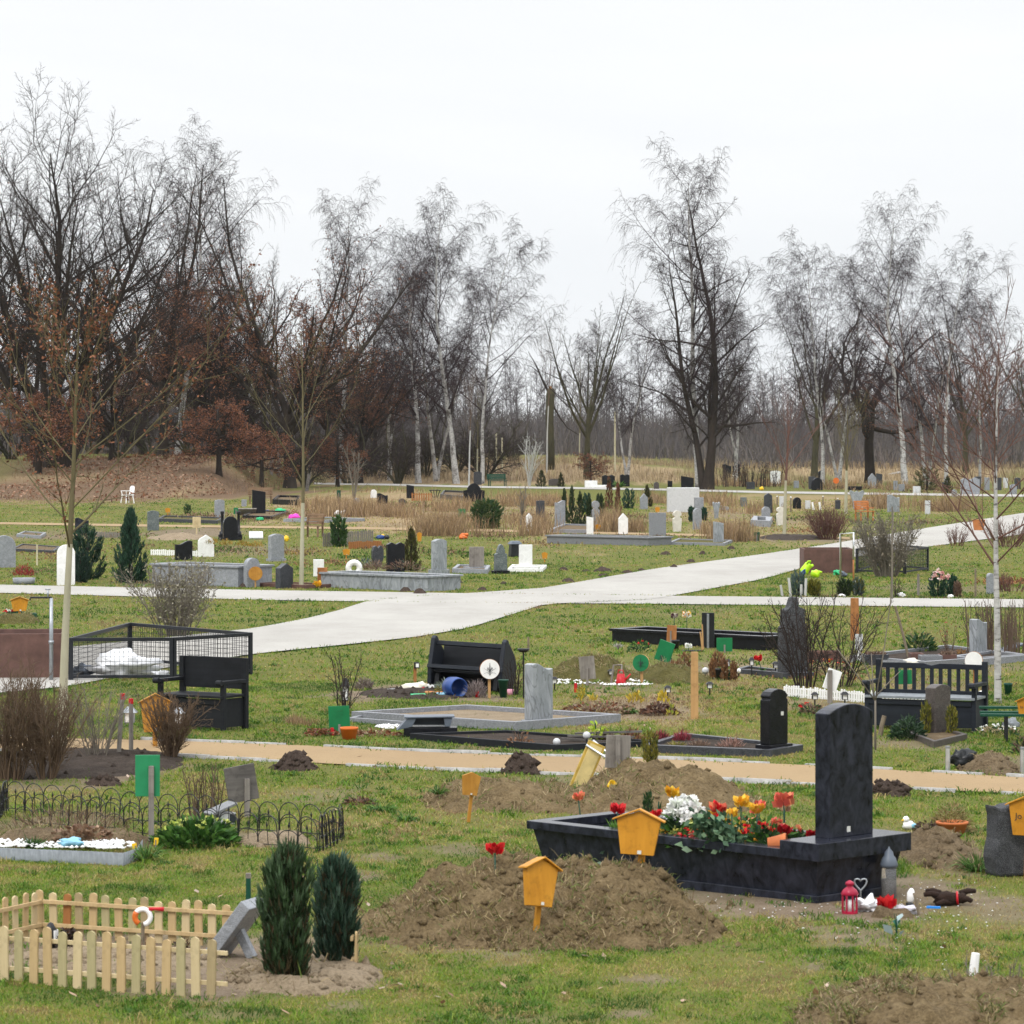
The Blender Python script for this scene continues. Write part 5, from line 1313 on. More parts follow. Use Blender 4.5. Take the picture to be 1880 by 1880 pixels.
b = MB(); b.tube([(.05, 0, .36), (.1, 0, .365), (.17, 0, .36)], [.018, .012, .02], 8); b.build('bow', 'red', o, True)
b = MB(); b.tube([(0, 0, -.05), (0, .02, .25)], .015, 6); b.build('stake', 'stick', o)
# pebble bed with corrugated edging
e = [(-60, 1577), (0, 1578), (90, 1582), (170, 1585), (225, 1588), (250, 1580), (262, 1562)]
P = [G(*q) for q in e]; c0 = P[1]; V = []
cum = [0]
for i in range(1, len(P)): cum.append(cum[-1] + (P[i] - P[i - 1]).length)
o = thing('bed_edging', 'corrugated grey edging strip in front of the white pebble bed', 'edging', c0); b = MB(); n = int(cum[-1] / .012); lo = []
for i in range(n + 1):
    s = cum[-1] * i / n; x = np.interp(s, cum, [p.x for p in P]); y = np.interp(s, cum, [p.y for p in P]); lo.append((x - c0.x, y - c0.y - .008 * math.sin(s * 2 * PI / .055)))
vs = [(x, y, z) for z in (-.03, .115) for x, y in lo] + [(x, y + .012, z) for z in (-.03, .115) for x, y in lo]; m_ = n + 1
b.add(vs, [f for i in range(n) for f in ((i, i + 1, m_ + i + 1, m_ + i), (2 * m_ + i + 1, 2 * m_ + i, 3 * m_ + i, 3 * m_ + i + 1), (m_ + i, m_ + i + 1, 3 * m_ + i + 1, 3 * m_ + i))]); b.build('strip', 'grey_plastic', o, True)
bits('white_pebbles', 'white pebbles filling the bed behind the corrugated edging', px_cloud([(200, 1562, 48, 9, 1), (110, 1564, 60, 6, .5), (20, 1560, 40, 8, .5)], 420, .07), 'white', .026, seed=2)
heap('low earth bed heaped with brown leaves behind the white pebbles', 130, 1548, 330, 22, 'soil', depth=.5, seed=4, name='earth_bed', cat='earth bed', weeds=200)
blob('pale blue crumpled cloth lying on the white pebbles', 130, 1566, 46, 16, 'light_blue', 'cloth', 'cloth', 3, .6, .6, lift=.07)
board_sign('small yellow plant tag at the end of the corrugated edging', 249, 1572, 9, 16, 8, 'yellow', roll=-.2, sw=.012, t=.006, name='plant_tag', cat='plant tag')
board_sign('small yellow and green plant tag by the green sign stake', 286, 1560, 8, 14, 8, 'yellow', sw=.012, t=.006, roll=.1, name='plant_tag', cat='plant tag')
plant('arching grass tuft at the end of the corrugated edging', 268, 1580, 70, 46, LUSH + [(.22, .22, .06)], 150, name='grass_tuft', leaf=(.24, .014), rosette=True, up=.9, spread=1.2, bend=.7)
plant('dark green grass tuft among the white pebbles', 60, 1562, 44, 34, DKGR + LUSH[:1], 130, name='grass_tuft', leaf=(.18, .012), rosette=True, up=1.1, spread=1.0)
plant('heap of curled brown leaves and dead stems behind the pebbles', 150, 1552, 130, 44, [(.17, .10, .06), (.24, .15, .09), (.11, .06, .035), (.3, .2, .13)], 420, name='dead_leaves', cat='leaf heap', leaf=(.1, .05), quad=True, up=.4)
plant('dry brown weeds inside the hoop fence behind the pebble bed', 120, 1530, 260, 60, [(.15, .10, .06), (.22, .15, .09), (.10, .07, .04)], 700, name='dry_weeds', cat='weeds', leaf=(.16, .007), up=1.0)
# green board and weathered board on stakes
board_sign('plain green board on a grey stake behind the pebble bed', 278, 1548, 45, 76, 86, 'board_green', 'grey_wood', rz=.06, t=.02, sw=.055, up=.74, off=-7)
board_sign('weathered grey board tilted on a stake behind the leafy plants', 452, 1500, 58, 66, 30, 'dark_grey_wood', 'grey_wood', rz=.35, roll=-.16, sw=.055, up=.62, off=-4)
# hoop fences
def hoop_fence(label, p0, p1, sp, h):
    a, rz, L = frame_of(p0, p1); n = max(1, int(round(L / sp))); sp = L / n
    o = thing('hoop_fence', label, 'fence', a, rz)
    b = MB(); r = .0055; hw = sp * .98
    b.tube([(0, 0, -.05), (0, 0, h - hw / 2)] + [(hw / 2 - hw / 2 * math.cos(t), 0, h - hw / 2 + hw / 2 * math.sin(t)) for t in [PI * i / 10 for i in range(1, 10)]] + [(hw, 0, h - hw / 2), (hw, 0, -.05)], r, 5)
    b.tube([(hw / 2 - hw / 2 * math.cos(t), 0, h * .30 + hw * .32 * math.sin(t)) for t in [PI * i / 8 for i in range(9)]], r * .85, 5)
    b.tube([(hw / 2, 0, h * .12), (hw / 2, 0, h * .62)], r * .8, 5); b.tube([(hw / 2, 0, h * .60), (hw / 2, 0, h * .68), (hw / 2, 0, h * .78)], [r * .8, r * 2.1, .001], 6)
    b.tube([(0, 0, h * .12), (hw, 0, h * .12)], r * .8, 5)
    q0 = b.build('hoop', 'black_metal', o)
    for i in range(1, n):
        q = q0.copy(); COL.objects.link(q); q.parent = o; q.location = (i * sp, random.uniform(-.012, .012), random.uniform(-.015, .015)); q.rotation_euler = (random.uniform(-.08, .08), random.uniform(-.03, .03), 0)
    return o
hoop_fence('black wire hoop fence along the near side of the leafy grave', (28, 1512), (585, 1566), .275, .35)
hoop_fence('black wire hoop fence along the far side of the leafy grave', (12, 1490), (630, 1543), .285, .34)
hoop_fence('black wire hoop fence closing the end beside the bare thujas', (586, 1566), (632, 1541), .17, .37)
hoop_fence('black wire hoop fence closing the end beside the bare shrubs', (-24, 1524), (14, 1490), .18, .36)
plant('row of glossy green leafy plants inside the hoop fence', 362, 1553, 150, 58, [(.03, .085, .015), (.05, .13, .022), (.09, .19, .035), (.02, .055, .012)], 900, name='leafy_plant', leaf=(.13, .04), quad=True, up=.8, flowers=(26, .035, [(.42, .50, .10), (.5, .55, .15)]))
shrub('thin upright brown twigs inside the hoop fence beside the weathered board', 372, 1500, 110, 110, 'brown_twig', 16, 6, 0, 21, .009, trop=.1, base=.7, out=.2, buds=(240, .03, [(.10, .07, .03), (.13, .12, .04)]))
o = thing('grave_lantern_house', 'small grey house shaped lantern beside the weathered board', 'grave lantern', G(412, 1512), .5)
b = MB(); b.prism([(-.1, 0), (.1, 0), (.1, .12), (-.1, .12)], .16); b.build('lantern_body', 'light_granite', o, bev=.005)
b = MB(); b.box((-.05, 0, .165), (.32, .24, .025), ry=-.35); b.build('roof', 'mid_granite', o, bev=.004)
b = MB(); b.box((.06, -.083, .06), (.07, .006, .09)); b.build('opening', 'ink', o)  # dark plate on the solid front, painted shade of a hollow
heap('loose brown earth inside the hoop fence at its far end', 500, 1548, 150, 18, 'sandy_soil', .5, 6, name='earth_bed', cat='earth bed')
# soil bed and bare shrubs at the edge
heap('flat dark soil bed under the bare shrubs', 150, 1402, 400, 13, 'dark_soil', 2.2, 8, rough=.3, name='soil_bed', cat='soil bed', clods=80)
heap('flat worn molehill between shrub bed and hoop fence', 190, 1440, 74, 11, 'molehill_soil', None, 9, res=30, name='molehill', cat='molehill', clods=30, group='molehills on the lawn')
M['shrub_twig'] = bark('shrub_twig', (.10, .068, .045), (.17, .118, .08), 3)
shrub('dense bare shrub at the picture edge, larger of the two by the young tree', 18, 1432, 190, 225, 'shrub_twig', 38, 12, 6, 31, .0095, base=.22, k3=0, wig=.1)
shrub('dense bare shrub just beside the slanting pale trunk', 88, 1432, 170, 190, 'shrub_twig', 32, 12, 6, 32, .0095, base=.16, wig=.1)
shrub('thin bare shrub standing in the soil bed behind the two edge shrubs', 180, 1400, 190, 160, 'grey_twig', 14, 9, 5, 33, .009, base=.14)
shrub('round bare shrub in front of the black bench with raised back', 312, 1393, 140, 135, 'shrub_twig', 32, 11, 6, 34, .0095, base=.14, wig=.1)
shrub('low tangled bare shrub behind the soil bed by the rusty basin', 50, 1368, 220, 120, 'grey_twig', 20, 9, 5, 35, .010, base=.3)
stake('grey stake with red top, taller of the pair beside the round shrub', 217, 1396, 9, 112, 'grey_wood', .07, top='red', n=5)
stake('grey stake with red top, shorter of the pair beside the round shrub', 241, 1390, 9, 98, 'grey_wood', .0, top='red', n=5)
# young tree with slanting trunk
sapling('young tree with slanting pale trunk and forking bare branches beside the rusty basin', 113, 1372, 800, 362, 300, 68, tr=.066, k0=17, leaves=2000, lean=.016, ang=50, len_=.54, k1=10, rr=.40, wig=.008, up=.06)
# --- rusty basin, water pipe, wire compost cage
o = thing('water_basin', 'rusty brown steel water basin beside the standpipe', 'water basin', G(30, 1246), .06)
b = MB(); b.ring([(-1.2, 0), (.78, 0), (.78, 1.5), (-1.2, 1.5)], .05, -.05, .76); b.build('basin_wall', 'corten', o, bev=.01)
b = MB(); b.slab([(-1.15, .05), (.73, .05), (.73, 1.45), (-1.15, 1.45)], 0, .6); b.build('water', 'slate_plastic', o)
o = thing('standpipe', 'grey standpipe with side spout and tap beside the rusty basin', 'standpipe', G(94, 1250), 0); k = mpp(1250)
b = MB(); b.tube([(0, 0, -.1), (0, 0, 70 * k), (0, 0, 152 * k)], [.034, .034, .03], 10); b.tube([(0, 0, 68 * k), (0, 0, 74 * k)], .045, 10); b.build('pipe', 'steel', o, True)
b = MB(); b.tube([(.01, 0, 153 * k), (-38 * k, 0, 153 * k), (-39 * k, 0, 148 * k)], .016, 8); b.build('spout', 'black_metal', o, True)
b = MB(); b.tube([(-6 * k, 0, 153 * k), (-6 * k, 0, 166 * k)], .018, 8); b.tube([(-11 * k, 0, 168 * k), (-1 * k, 0, 168 * k)], .012, 6); b.build('tap', 'steel', o, True)
def wire_panel(o, a, bq, h, name='panel'):
    a = Vector(a); bq = Vector(bq); L = (bq - a).length; d = (bq - a) / L; rz = math.atan2(d.y, d.x)
    b = MB(); t = .06
    b.box((t / 2, 0, h / 2), (t, .05, h)); b.box((L - t / 2, 0, h / 2), (t, .05, h)); b.box((L / 2, 0, h - .03), (L - 2 * t, .045, .06)); b.box((L / 2, 0, .07), (L - 2 * t, .045, .05))
    q = b.build(name, 'cage_metal', o, bev=.003); q.location = a; q.rotation_euler = (0, 0, rz)
    b = MB(); n = int(L / .075); m_ = int(h / .075)
    for i in range(1, n): x = L * i / n; b.tube([(x, .006, .07), (x, .006, h - .04)], .0042, 4, cap=False)
    for j in range(1, m_): z = h * j / m_; b.tube([(t, -.003, z), (L - t, -.003, z)], .0042, 4, cap=False)
    b.build('wire_mesh', 'cage_metal', q)
def cage(label, pts, h, skip=(), solid=()):
    P = [G(*p) for p in pts]; c = sum(P, Vector()) / len(P)
    o = thing('compost_cage', label, 'compost cage', c)
    for i in range(len(P)):
        if i not in skip: wire_panel(o, P[i] - c, P[(i + 1) % len(P)] - c, h)
    return o
cage('black wire mesh compost cage holding a white sack beside the rusty basin', [(128, 1250), (318, 1249), (462, 1238), (238, 1216)], .72)
blob('crumpled white sack inside the wire mesh compost cage', 225, 1244, 100, 44, 'bag', 'sack', 'sack', 5, 1.1, .6)
blob('dark plastic bundle inside the cage next to the white sack', 150, 1242, 46, 22, 'slate_plastic', 'plastic_bundle', 'rubbish', 7, 1.0, .6)
blob('small white paper bag outside the near corner of the compost cage', 295, 1248, 30, 18, 'bag', 'paper_bag', 'bag', 9, .9, .6)
shrub('grey leafed spreading shrub growing behind the compost cage', 322, 1168, 210, 150, 'grey_twig', 40, 10, 5, 41, .014, base=.25, buds=(1500, .075, [(.22, .20, .14), (.30, .28, .21), (.16, .15, .09)]), wig=.1)
# storage bench
def storage_bench(label, px, py, Wm, rz, m='slate_paint', slats=True, h=.95, tilt=0, name='bench', lid='slate_paint', dp=.55):
    o = thing(name, label, 'bench', G(px, py), rz); T = TR(rx=tilt); a = Wm / 2; sh = h * .46
    b = MB(); b.box((0, -dp / 2 + .015, sh / 2 + .02), (Wm - .12, .03, sh - .06), T); b.box((a - .05, 0, sh / 2 + .02), (.03, dp - .1, sh - .06), T); b.box((-a + .05, 0, sh / 2 + .02), (.03, dp - .1, sh - .06), T); b.box((0, -dp / 2 - .004, sh - .05), (Wm - .12, .035, .07), T); b.build('front_panel', m, o, bev=.004)
    b = MB(); b.box((0, -.02, sh + .02), (Wm - .02, dp + .06, .035), T); b.build('seat', lid, o, bev=.004)
    for s in (-1, 1):
        b = MB(); b.box((s * (a - .03), dp / 2 - .01, h / 2), (.075, .075, h), T); b.box((s * (a - .03), -dp / 2 + .02, sh * .75), (.065, .065, sh * 1.5), T); b.build('leg', m, o, bev=.005)
        b = MB(); b.box((s * (a - .03), -.03, sh * 1.48), (.08, dp + .1, .05), T); b.tube([(s * (a - .03) - .045, -dp / 2 - .08, sh * 1.48), (s * (a - .03) + .045, -dp / 2 - .08, sh * 1.48)], .04, 10, T); b.build('armrest', m, o, bev=.006)
    b = MB(); n = 11
    if slats:
        top = [(-a + .05, 0), (-a + .05, .07), (-a * .5, .075), (-a * .15, .075), (0, .045), (a * .15, .075), (a * .5, .075), (a - .05, .07), (a - .05, 0)]
        b.prism([(x, h - .12 + z) for x, z in top][::-1], .04, T @ TR((0, dp / 2, 0)))
        for i in range(n):
            x = -a + .16 + (Wm - .32) * i / (n - 1); b.box((x, dp / 2, (sh + h - .1) / 2), (.055, .022, h - .12 - sh), T)
        b.box((0, dp / 2, sh + .06), (Wm - .1, .035, .06), T)
    else: b.box((0, dp / 2, (h + sh) / 2 + .05), (Wm - .08, .03, h - sh - .1), T)
    b.build('backrest', m, o, bev=.004)
    return o
storage_bench('black bench with raised solid back behind the round bare shrub', 372, 1338, 1.15, -.55, 'black_wood', False, 1.0, lid='black_wood')
storage_bench('dark slatted storage bench behind the brown gravestone', 1700, 1338, 1.62, -.42, 'slate_paint', True, .95, lid='grey_plastic')  # seat gets a paler grey, painting in the sky reflected on it
house_sign('weathered wooden house sign half hidden inside the round bare shrub', 285, 1372, 55, 70, 28, 'old_yellow_wood', .2)
solar_lamp('silver capped lamp standing between the red topped stakes and the shrub', 238, 1362, 66, 24, dark='steel')
solar_lamp('silver capped lamp in front of the black bench with raised back', 328, 1362, 64, 20, dark='steel')
shrub('dark wiry dead bush at the end of the tipped planter', 628, 1345, 60, 150, 'twig', 5, 8, 4, 44, .012, base=.08, trop=.03)
board_sign('green board on the ground beside the orange flower pot', 624, 1346, 40, 48, 2, 'green_paint', 'grey_wood', rz=-.25, roll=-.05, up=.3, sw=.03)
stake('short red tipped stake by the green board', 610, 1350, 7, 14, 'red', n=5)
pot('orange flower pot lying beside the green board', 641, 1357, 34, 22, 'orange', None, rz=.2)
solar_lamp('black lamp on a thin stake beside the dead bush', 634, 1338, 95, 14)
plant('brown dead leaves gathered beside the orange flower pot', 590, 1350, 60, 18, LEAF_DRY.tolist(), 120, name='dead_leaves', cat='leaf heap', leaf=(.07, .04), quad=True, up=.3)
plant('mixed dry leaves between orange pot and tipped planter', 690, 1350, 90, 14, LEAF_DRY.tolist() + STRAW, 160, name='dead_leaves', cat='leaf heap', leaf=(.07, .04), quad=True, up=.3)
# --- molehills and mounds by the path
for i, (lb, px, py, w, h) in enumerate([('large dark molehill at the path edge near the weathered board', 542, 1411, 92, 27), ('large dark molehill at the path edge near the tilted house sign', 955, 1420, 86, 30), ('large dark molehill behind the tall blue granite stone', 1634, 1458, 84, 27)]):
    heap(lb, px, py, w, h, 'molehill_soil', None, 20 + i, res=34, rough=.3, name='molehill', cat='molehill', flat=.75, group='molehills on the lawn', clods=90)
heap('low soil mound with stones near the spiral hose and path end', 1815, 1412, 130, 26, 'soil', .9, 23, rough=.3, flat=.8, clods=60, weeds=60)
heap('long low soil mound behind the tilted house sign', 930, 1474, 330, 32, 'mound_soil', 1.1, 24, res=70, flat=.7, clods=80, weeds=1400, ridge=.4)
heap('high soil mound carrying the weathered square board', 1205, 1476, 380, 70, 'mound_soil', 1.6, 25, res=80, flat=.9, clods=120, weeds=1500, ridge=.2)
heap('largest soil mound with two yellow house signs in front of the granite grave', 985, 1700, 690, 98, 'mound_soil', 1.5, 26, res=170, rough=.2, flat=.85, clods=900, weeds=5200, ridge=.42)
heap('soil mound overgrown with grass at the bottom corner of the view', 1760, 1886, 620, 64, 'mound_soil', 1.9, 27, res=120, rough=.16, flat=.85, clods=260, weeds=9000, ridge=.3)
heap('heaped earth around the thuja roots', 560, 1795, 300, 20, 'sandy_soil', .9, 28, res=70, rough=.3, name='earth_bed', cat='earth bed', clods=160, weeds=120)
heap('bare earth bed inside the picket fence', 190, 1768, 460, 12, 'sandy_soil', .75, 29, res=60, rough=.4, flat=.3, name='earth_bed', cat='earth bed', clods=120)
heap('earth heap behind the granite grave by the dry round plant', 1720, 1575, 190, 40, 'soil', 1.1, 30, res=60, flat=.8, clods=120, weeds=400)
house_sign('yellow house sign standing in front on the largest mound', 988, 1738, 70, 88, 74, rz=.6, roll=.16, tilt=-.12, t=.07)
house_sign('yellow house sign at the top of the largest mound before the granite grave', 1170, 1705, 82, 82, 136, rz=-.16, roll=.05, tilt=-.04, t=.05)
house_sign('tilted older yellow house sign behind the largest mound', 862, 1510, 38, 44, 50, 'old_yellow_wood', rz=.5, roll=.12, roof=False)
def tulip(label, px, py, h, head, pal, name='tulip', leafpal=LUSH, lean=0.0, lift=0.0, leaf=True, hw=.8, d=None):
    loc = (G(px, py) if d is None else at(px, py, d)); k = loc.y / F; hh = h * k; r = head * k / 2
    o = thing(name, label, 'flower', loc + Vector((0, 0, lift)))
    b = MB(); b.tube([(0, 0, -.06), (lean * hh * .4, 0, hh * .5), (lean * hh, 0, hh)], .007, 5); b.build('stem', 'dark_green', o, True)
    n = 34; az = rng.random(n) * 6.28; t = rng.random(n)
    C = np.array([lean * hh, 0, hh - r * .4]); P = np.stack([np.cos(az) * r * .45, np.sin(az) * r * .45, (t - .4) * r], -1) + C
    D = _norm(np.stack([np.cos(az) * .55, np.sin(az) * .55, np.full(n, .9)], -1) + rng.normal(0, .22, (n, 3)))
    v, f, c = blades(P, D, r * 1.45, r * hw * 1.35, pal_pick(pal, n, .2), quad=True); np_mesh('blossom', v, f, 'petal', o, col=c)
    if leaf:
        n = 5; az = rng.random(n) * 6.28; D = _norm(np.stack([np.cos(az) * .5, np.sin(az) * .5, np.ones(n)], -1))
        v, f, c = blades(np.tile([0, 0, hh * .05], (n, 1)), D, hh * .6, hh * .14 + .01, pal_pick(leafpal, n), bend=.3, quad=True); np_mesh('leaves', v, f, 'leaf', o, col=c)
    return o
RED = [(.60, .012, .02), (.42, .008, .015), (.7, .04, .04)]; YEL = [(.75, .45, .03), (.8, .55, .08), (.7, .32, .02)]; SAL = [(.70, .16, .10), (.62, .11, .08), (.75, .28, .14)]
tulip('single red rose standing on the largest mound', 909, 1702, 142, 25, RED, 'rose', leaf=False)
tulip('red rose behind the upper yellow house sign', 1134, 1600, 112, 22, RED, 'rose')
tulip('faded orange rose behind the low soil mound', 1068, 1530, 66, 17, SAL, 'rose', lean=-.1)
o = plant('bent green artificial rose leaf on bare earth before the red lantern', 1647, 1722, 22, 50, [(.02, .12, .08), (.30, .38, .38)], 7, name='artificial_leaf', cat='leaf', leaf=(.12, .06), quad=True, stems=(2, .006, 'dark_green'))
M['table_yellow'] = plain('table_yellow', (.46, .31, .06), .5, .35, 7); M['table_cream'] = plain('table_cream', (.58, .46, .20), .5, .3, 6)
# --- fallen folding table, weathered board and cup on the mound
o = thing('folding_table', 'yellowed folding table tipped on edge, white tube legs showing', 'folding table', G(1062, 1445), .25)
b = MB(); b.box((0, 0, .26), (.22, .03, .60), TR((0, 0, 0), ry=.42)); b.build('table_top', 'table_yellow', o, bev=.006)
b = MB(); b.box((0, -.018, .26), (.16, .01, .54), TR((0, 0, 0), ry=.42)); b.build('panel', 'table_cream', o, bev=.003)
for y in (-.02, .24):
    b = MB(); b.tube([(.10 + y * .6, y, .50 + y * .1), (.42 + y * .4, y - .1, .28), (.66, y - .1, .1)], .014, 8); b.build('leg', 'bright_steel', o, True)
board_sign('weathered square board on a stake stuck in the high soil mound', 1133, 1470, 46, 60, 60, 'grey_wood', 'grey_wood', rz=.2, roll=.05, sw=.055, up=1.02, t=.022)
o = thing('cup', 'small yellow cup lying on the high soil mound', 'cup', at(1118, 1444, gp(1118, 1484)[1]) + Vector((0, -.15, 0)), .5)
b = MB(); b.lathe([(.036, 0), (.05, .1), (.045, .1), (.034, .012)], 16, TR(rx=1.0)); b.build('cup_body', 'yellow', o, True)
b = MB(); b.tube([(.05, -.02, .03), (.075, -.03, .04), (.075, -.06, .05), (.05, -.075, .055)], .006, 6); b.build('handle', 'yellow', o, True)
conifer('small yellow green dwarf conifer at the path edge', 1194, 1402, 30, 58, GOLD + [(.06, .08, .02)], 'column', 1100, 'dwarf_conifer', leaf=(.06, .012), up=1.6)
conifer('tiny dark conifer at the back of the granite grave', 1190, 1512, 20, 56, DKGR, 'column', 500, 'dwarf_conifer', leaf=(.05, .012), up=1.6)
# --- big blue granite grave
LW, LA = 3.5, 1.12
o = thing('granite_grave', 'large polished blue black granite grave trough with tall headstone', 'grave', G(1500, 1662), RZ - .02)
def q4(e, e2=0): return [(-e + .05, -e + .05), (LA + e - .05, -e + .05), (LA + e - .05, LW + e - .05), (-e + .05, LW + e - .05)]
b = MB(); b.ring(q4(.035), .2, -.05, .075); b.build('plinth', 'blue_granite', o, bev=.006)
b = MB(); lo_, hi_ = q4(.0), q4(.075)
vs = [(x, y, .075) for x, y in lo_] + [(x, y, .40) for x, y in hi_]; b.add(vs, [(i, (i + 1) % 4, (i + 1) % 4 + 4, i + 4) for i in range(4)]); b.ring(q4(-.02), .06, .07, .39); b.build('trough', 'blue_granite', o)
b = MB(); b.ring(q4(.12), .17, .40, .475); b.build('rim', 'blue_granite', o, bev=.006)
b = MB(); e = .125; b.box((LA / 2, .22 - e + .05 - .01, .475), (LA + 2 * e - .08, .46, .16)); b.build('pedestal', 'blue_granite', o, bev=.006)
hs = .61; hh = 1.19
b = MB(); b.prism(outline('arch', hs, hh), .17, TR((LA / 2 + .05, .2, .553))); b.build('headstone', 'blue_granite', o, bev=.008)
b = MB(); b.box((LA / 2 + .05 - .04, .2 - .087, .62), (.045, .005, .05)); b.build('plaque', 'tag', o)
b = MB(); b.slab([(.04, .45), (LA - .04, .45), (LA - .04, LW - .04), (.04, LW - .04)], .2, .36); b.build('earth', 'dark_soil', o)
GO = o; GT = TR(tuple(o.location), rz=o.rotation_euler.z)
def bed(u, v): return GT @ Vector((u * LA, v * LW, .36))
def in_bed(o, u, v, z=0): p = bed(u, v); o.location = p + Vector((0, 0, z)); return o
def bp(fn, label, u, v, *a, **kw): return in_bed(fn(label, 1330, 1580, *a, **kw), u, v)
WHT = [(.82, .82, .78), (.75, .78, .70), (.85, .85, .84)]
bp(tulip, 'small yellow rose over the bouquet', .2, .345, 64, 16, YEL, 'rose')
bp(tulip, 'small salmon rose between the tall yellow ones', .5, .335, 72, 17, SAL, 'rose')
bp(tulip, 'wilted pale rose close to the headstone', .62, .28, 70, 17, [(.6, .5, .3), (.5, .3, .2)], 'rose')
bp(plant, 'white hydrangea in bloom on the granite grave', .30, .54, 78, 80, DKGR + LUSH[:1], 150, name='hydrangea', leaf=(.12, .07), quad=True, flowers=(85, .055, WHT))
bp(tulip, 'yellow rose behind the white hydrangea', .55, .66, 78, 21, YEL, 'rose')
bp(tulip, 'orange salmon rose, tallest beside the headstone', .45, .235, 86, 27, SAL, 'rose')
bp(tulip, 'tall yellow rose in the middle of the granite grave', .40, .37, 78, 21, YEL, 'rose')
bp(tulip, 'orange yellow rose between yellow and salmon roses', .35, .30, 70, 20, YEL + SAL[:1], 'rose')
bp(tulip, 'pale pink red rose above the red tulips', .30, .42, 66, 24, SAL + RED[:1], 'rose')
bp(tulip, 'red tulip at the centre of the granite grave', .18, .395, 50, 18, RED, hw=.6)
bp(tulip, 'red tulip in front of the pink red rose', .35, .455, 48, 16, RED, hw=.6)
bp(tulip, 'red tulip low beside the leafy bouquet', .12, .37, 34, 15, RED, hw=.6)
bp(tulip, 'red flower in front of the white hydrangea', .30, .645, 46, 15, RED, hw=.6)
bp(tulip, 'dark red flower at the foot of the headstone', .32, .20, 40, 18, [(.3, .008, .012), (.42, .012, .02)], hw=.9)
bp(tulip, 'dark red flower leaning over the pedestal', .52, .18, 30, 16, [(.3, .008, .012), (.42, .012, .02)], hw=.9, lean=.4)
bp(plant, 'yellow green hellebore clump under the hydrangea', .22, .50, 74, 40, [(.24, .30, .06), (.34, .40, .10), (.06, .10, .02)], 220, name='hellebore', leaf=(.07, .045), quad=True, flowers=(12, .035, [(.55, .6, .2), (.6, .55, .12)]))
bp(plant, 'low dark leafy plant with yellow primroses', .16, .57, 60, 26, DKGR, 170, name='primrose', leaf=(.09, .045), quad=True, flowers=(7, .03, YEL))
bp(plant, 'bright green hyacinth shoots near the upper house sign', .16, .74, 40, 46, LUSH[1:3], 60, name='hyacinth', leaf=(.2, .022), rosette=True, up=1.6, spread=.6)
bp(plant, 'small cream flowered plant next to the hyacinth shoots', .18, .68, 40, 30, DKGR + STRAW, 110, name='primrose', leaf=(.07, .035), quad=True, flowers=(9, .028, [(.7, .62, .3), (.65, .5, .3)]))
bp(plant, 'dark trailing leaves along the centre of the granite grave', .45, .45, 130, 24, DKGR, 320, name='ivy', leaf=(.09, .05), quad=True, up=.5)
bp(plant, 'dark leaves at the far end of the granite grave', .5, .80, 110, 22, DKGR + [(.05, .04, .03)], 180, name='ivy', leaf=(.08, .045), quad=True, up=.5)
for lb, u, v, w, h, pal, fl in [('leafy green foliage filling the back of the flower bed', .7, .42, 150, 52, DKGR + LUSH[:2] + LUSH[:1], (10, .04, SAL)), ('leafy green foliage between hydrangea and roses', .35, .46, 110, 56, DKGR + LUSH[:2], (12, .04, RED + YEL)), ('leafy green foliage around the tall roses', .4, .28, 110, 52, DKGR + LUSH[:1], (12, .045, RED + SAL)), ('mixed yellow and red primulas under the tall roses', .25, .33, 90, 34, DKGR + LUSH[:2], (22, .04, YEL + RED)), ('cream and yellow primulas behind the bouquet', .55, .38, 90, 40, DKGR + LUSH[:2], (20, .04, [(.75, .68, .4), (.7, .5, .08)])), ('orange and red primulas before the headstone', .62, .24, 80, 36, DKGR, (16, .045, SAL + RED)), ('yellow primulas at the rim of the granite trough', .12, .60, 70, 26, LUSH[:2] + DKGR, (16, .035, YEL)), ('white and yellow flowers behind the hydrangea', .65, .58, 90, 36, DKGR + LUSH[:1], (18, .04, WHT + YEL)), ('red and orange flowers in front of the hydrangea', .14, .47, 70, 30, DKGR + LUSH[:1], (16, .042, RED + SAL))]:
    bp(plant, lb, u, v, w, h, pal, 380, name='primula', leaf=(.09, .045), quad=True, flowers=fl)
bp(plant, 'pale green tulip leaves lying at the rim', .06, .42, 50, 22, [(.22, .33, .2), (.3, .42, .28)], 14, name='tulip_leaves', cat='leaves', leaf=(.17, .06), quad=True, up=.35)
bp(plant, 'dark green stalk with closed bud above the rim', .6, .73, 10, 66, DKGR, 10, name='stalk', leaf=(.16, .02), up=2.0, stems=(2, .008, 'dark_green'))
o = thing('bouquet', 'grey green leafy bouquet lying over the rim of the granite grave', 'bouquet', bed(.10, .30), -.4)
n = 520; t = rng.random(n); P = np.stack([.05 - .36 * t + rng.normal(0, .05, n), rng.normal(-.05, .055, n), .08 + .2 * t + rng.normal(0, .05, n)], -1); D = _norm(rng.normal(0, .6, (n, 3)) + np.array([-.5, -.2, .35]))
v, f, c = blades(P, D, .085, .05, pal_pick([(.05, .11, .055), (.09, .17, .09), (.14, .22, .12), (.035, .075, .04)], n), quad=True); np_mesh('foliage', v, f, 'leaf', o, col=c)
b = MB(); [b.tube([(.16, -.05, .02 + i * .01), (-.02, -.05 + i * .02, .16), (-.2, -.06 + i * .03, .32)], .006, 5) for i in range(5)]; b.build('stems', 'dark_green', o)
p = pot('terracotta flower pot tipped beside the pedestal', 1468, 1580, 34, 32, 'terracotta', None, lie=True); p.location = bed(.08, .185) + Vector((0, 0, .03)); p.rotation_euler = (0, 0, .9)
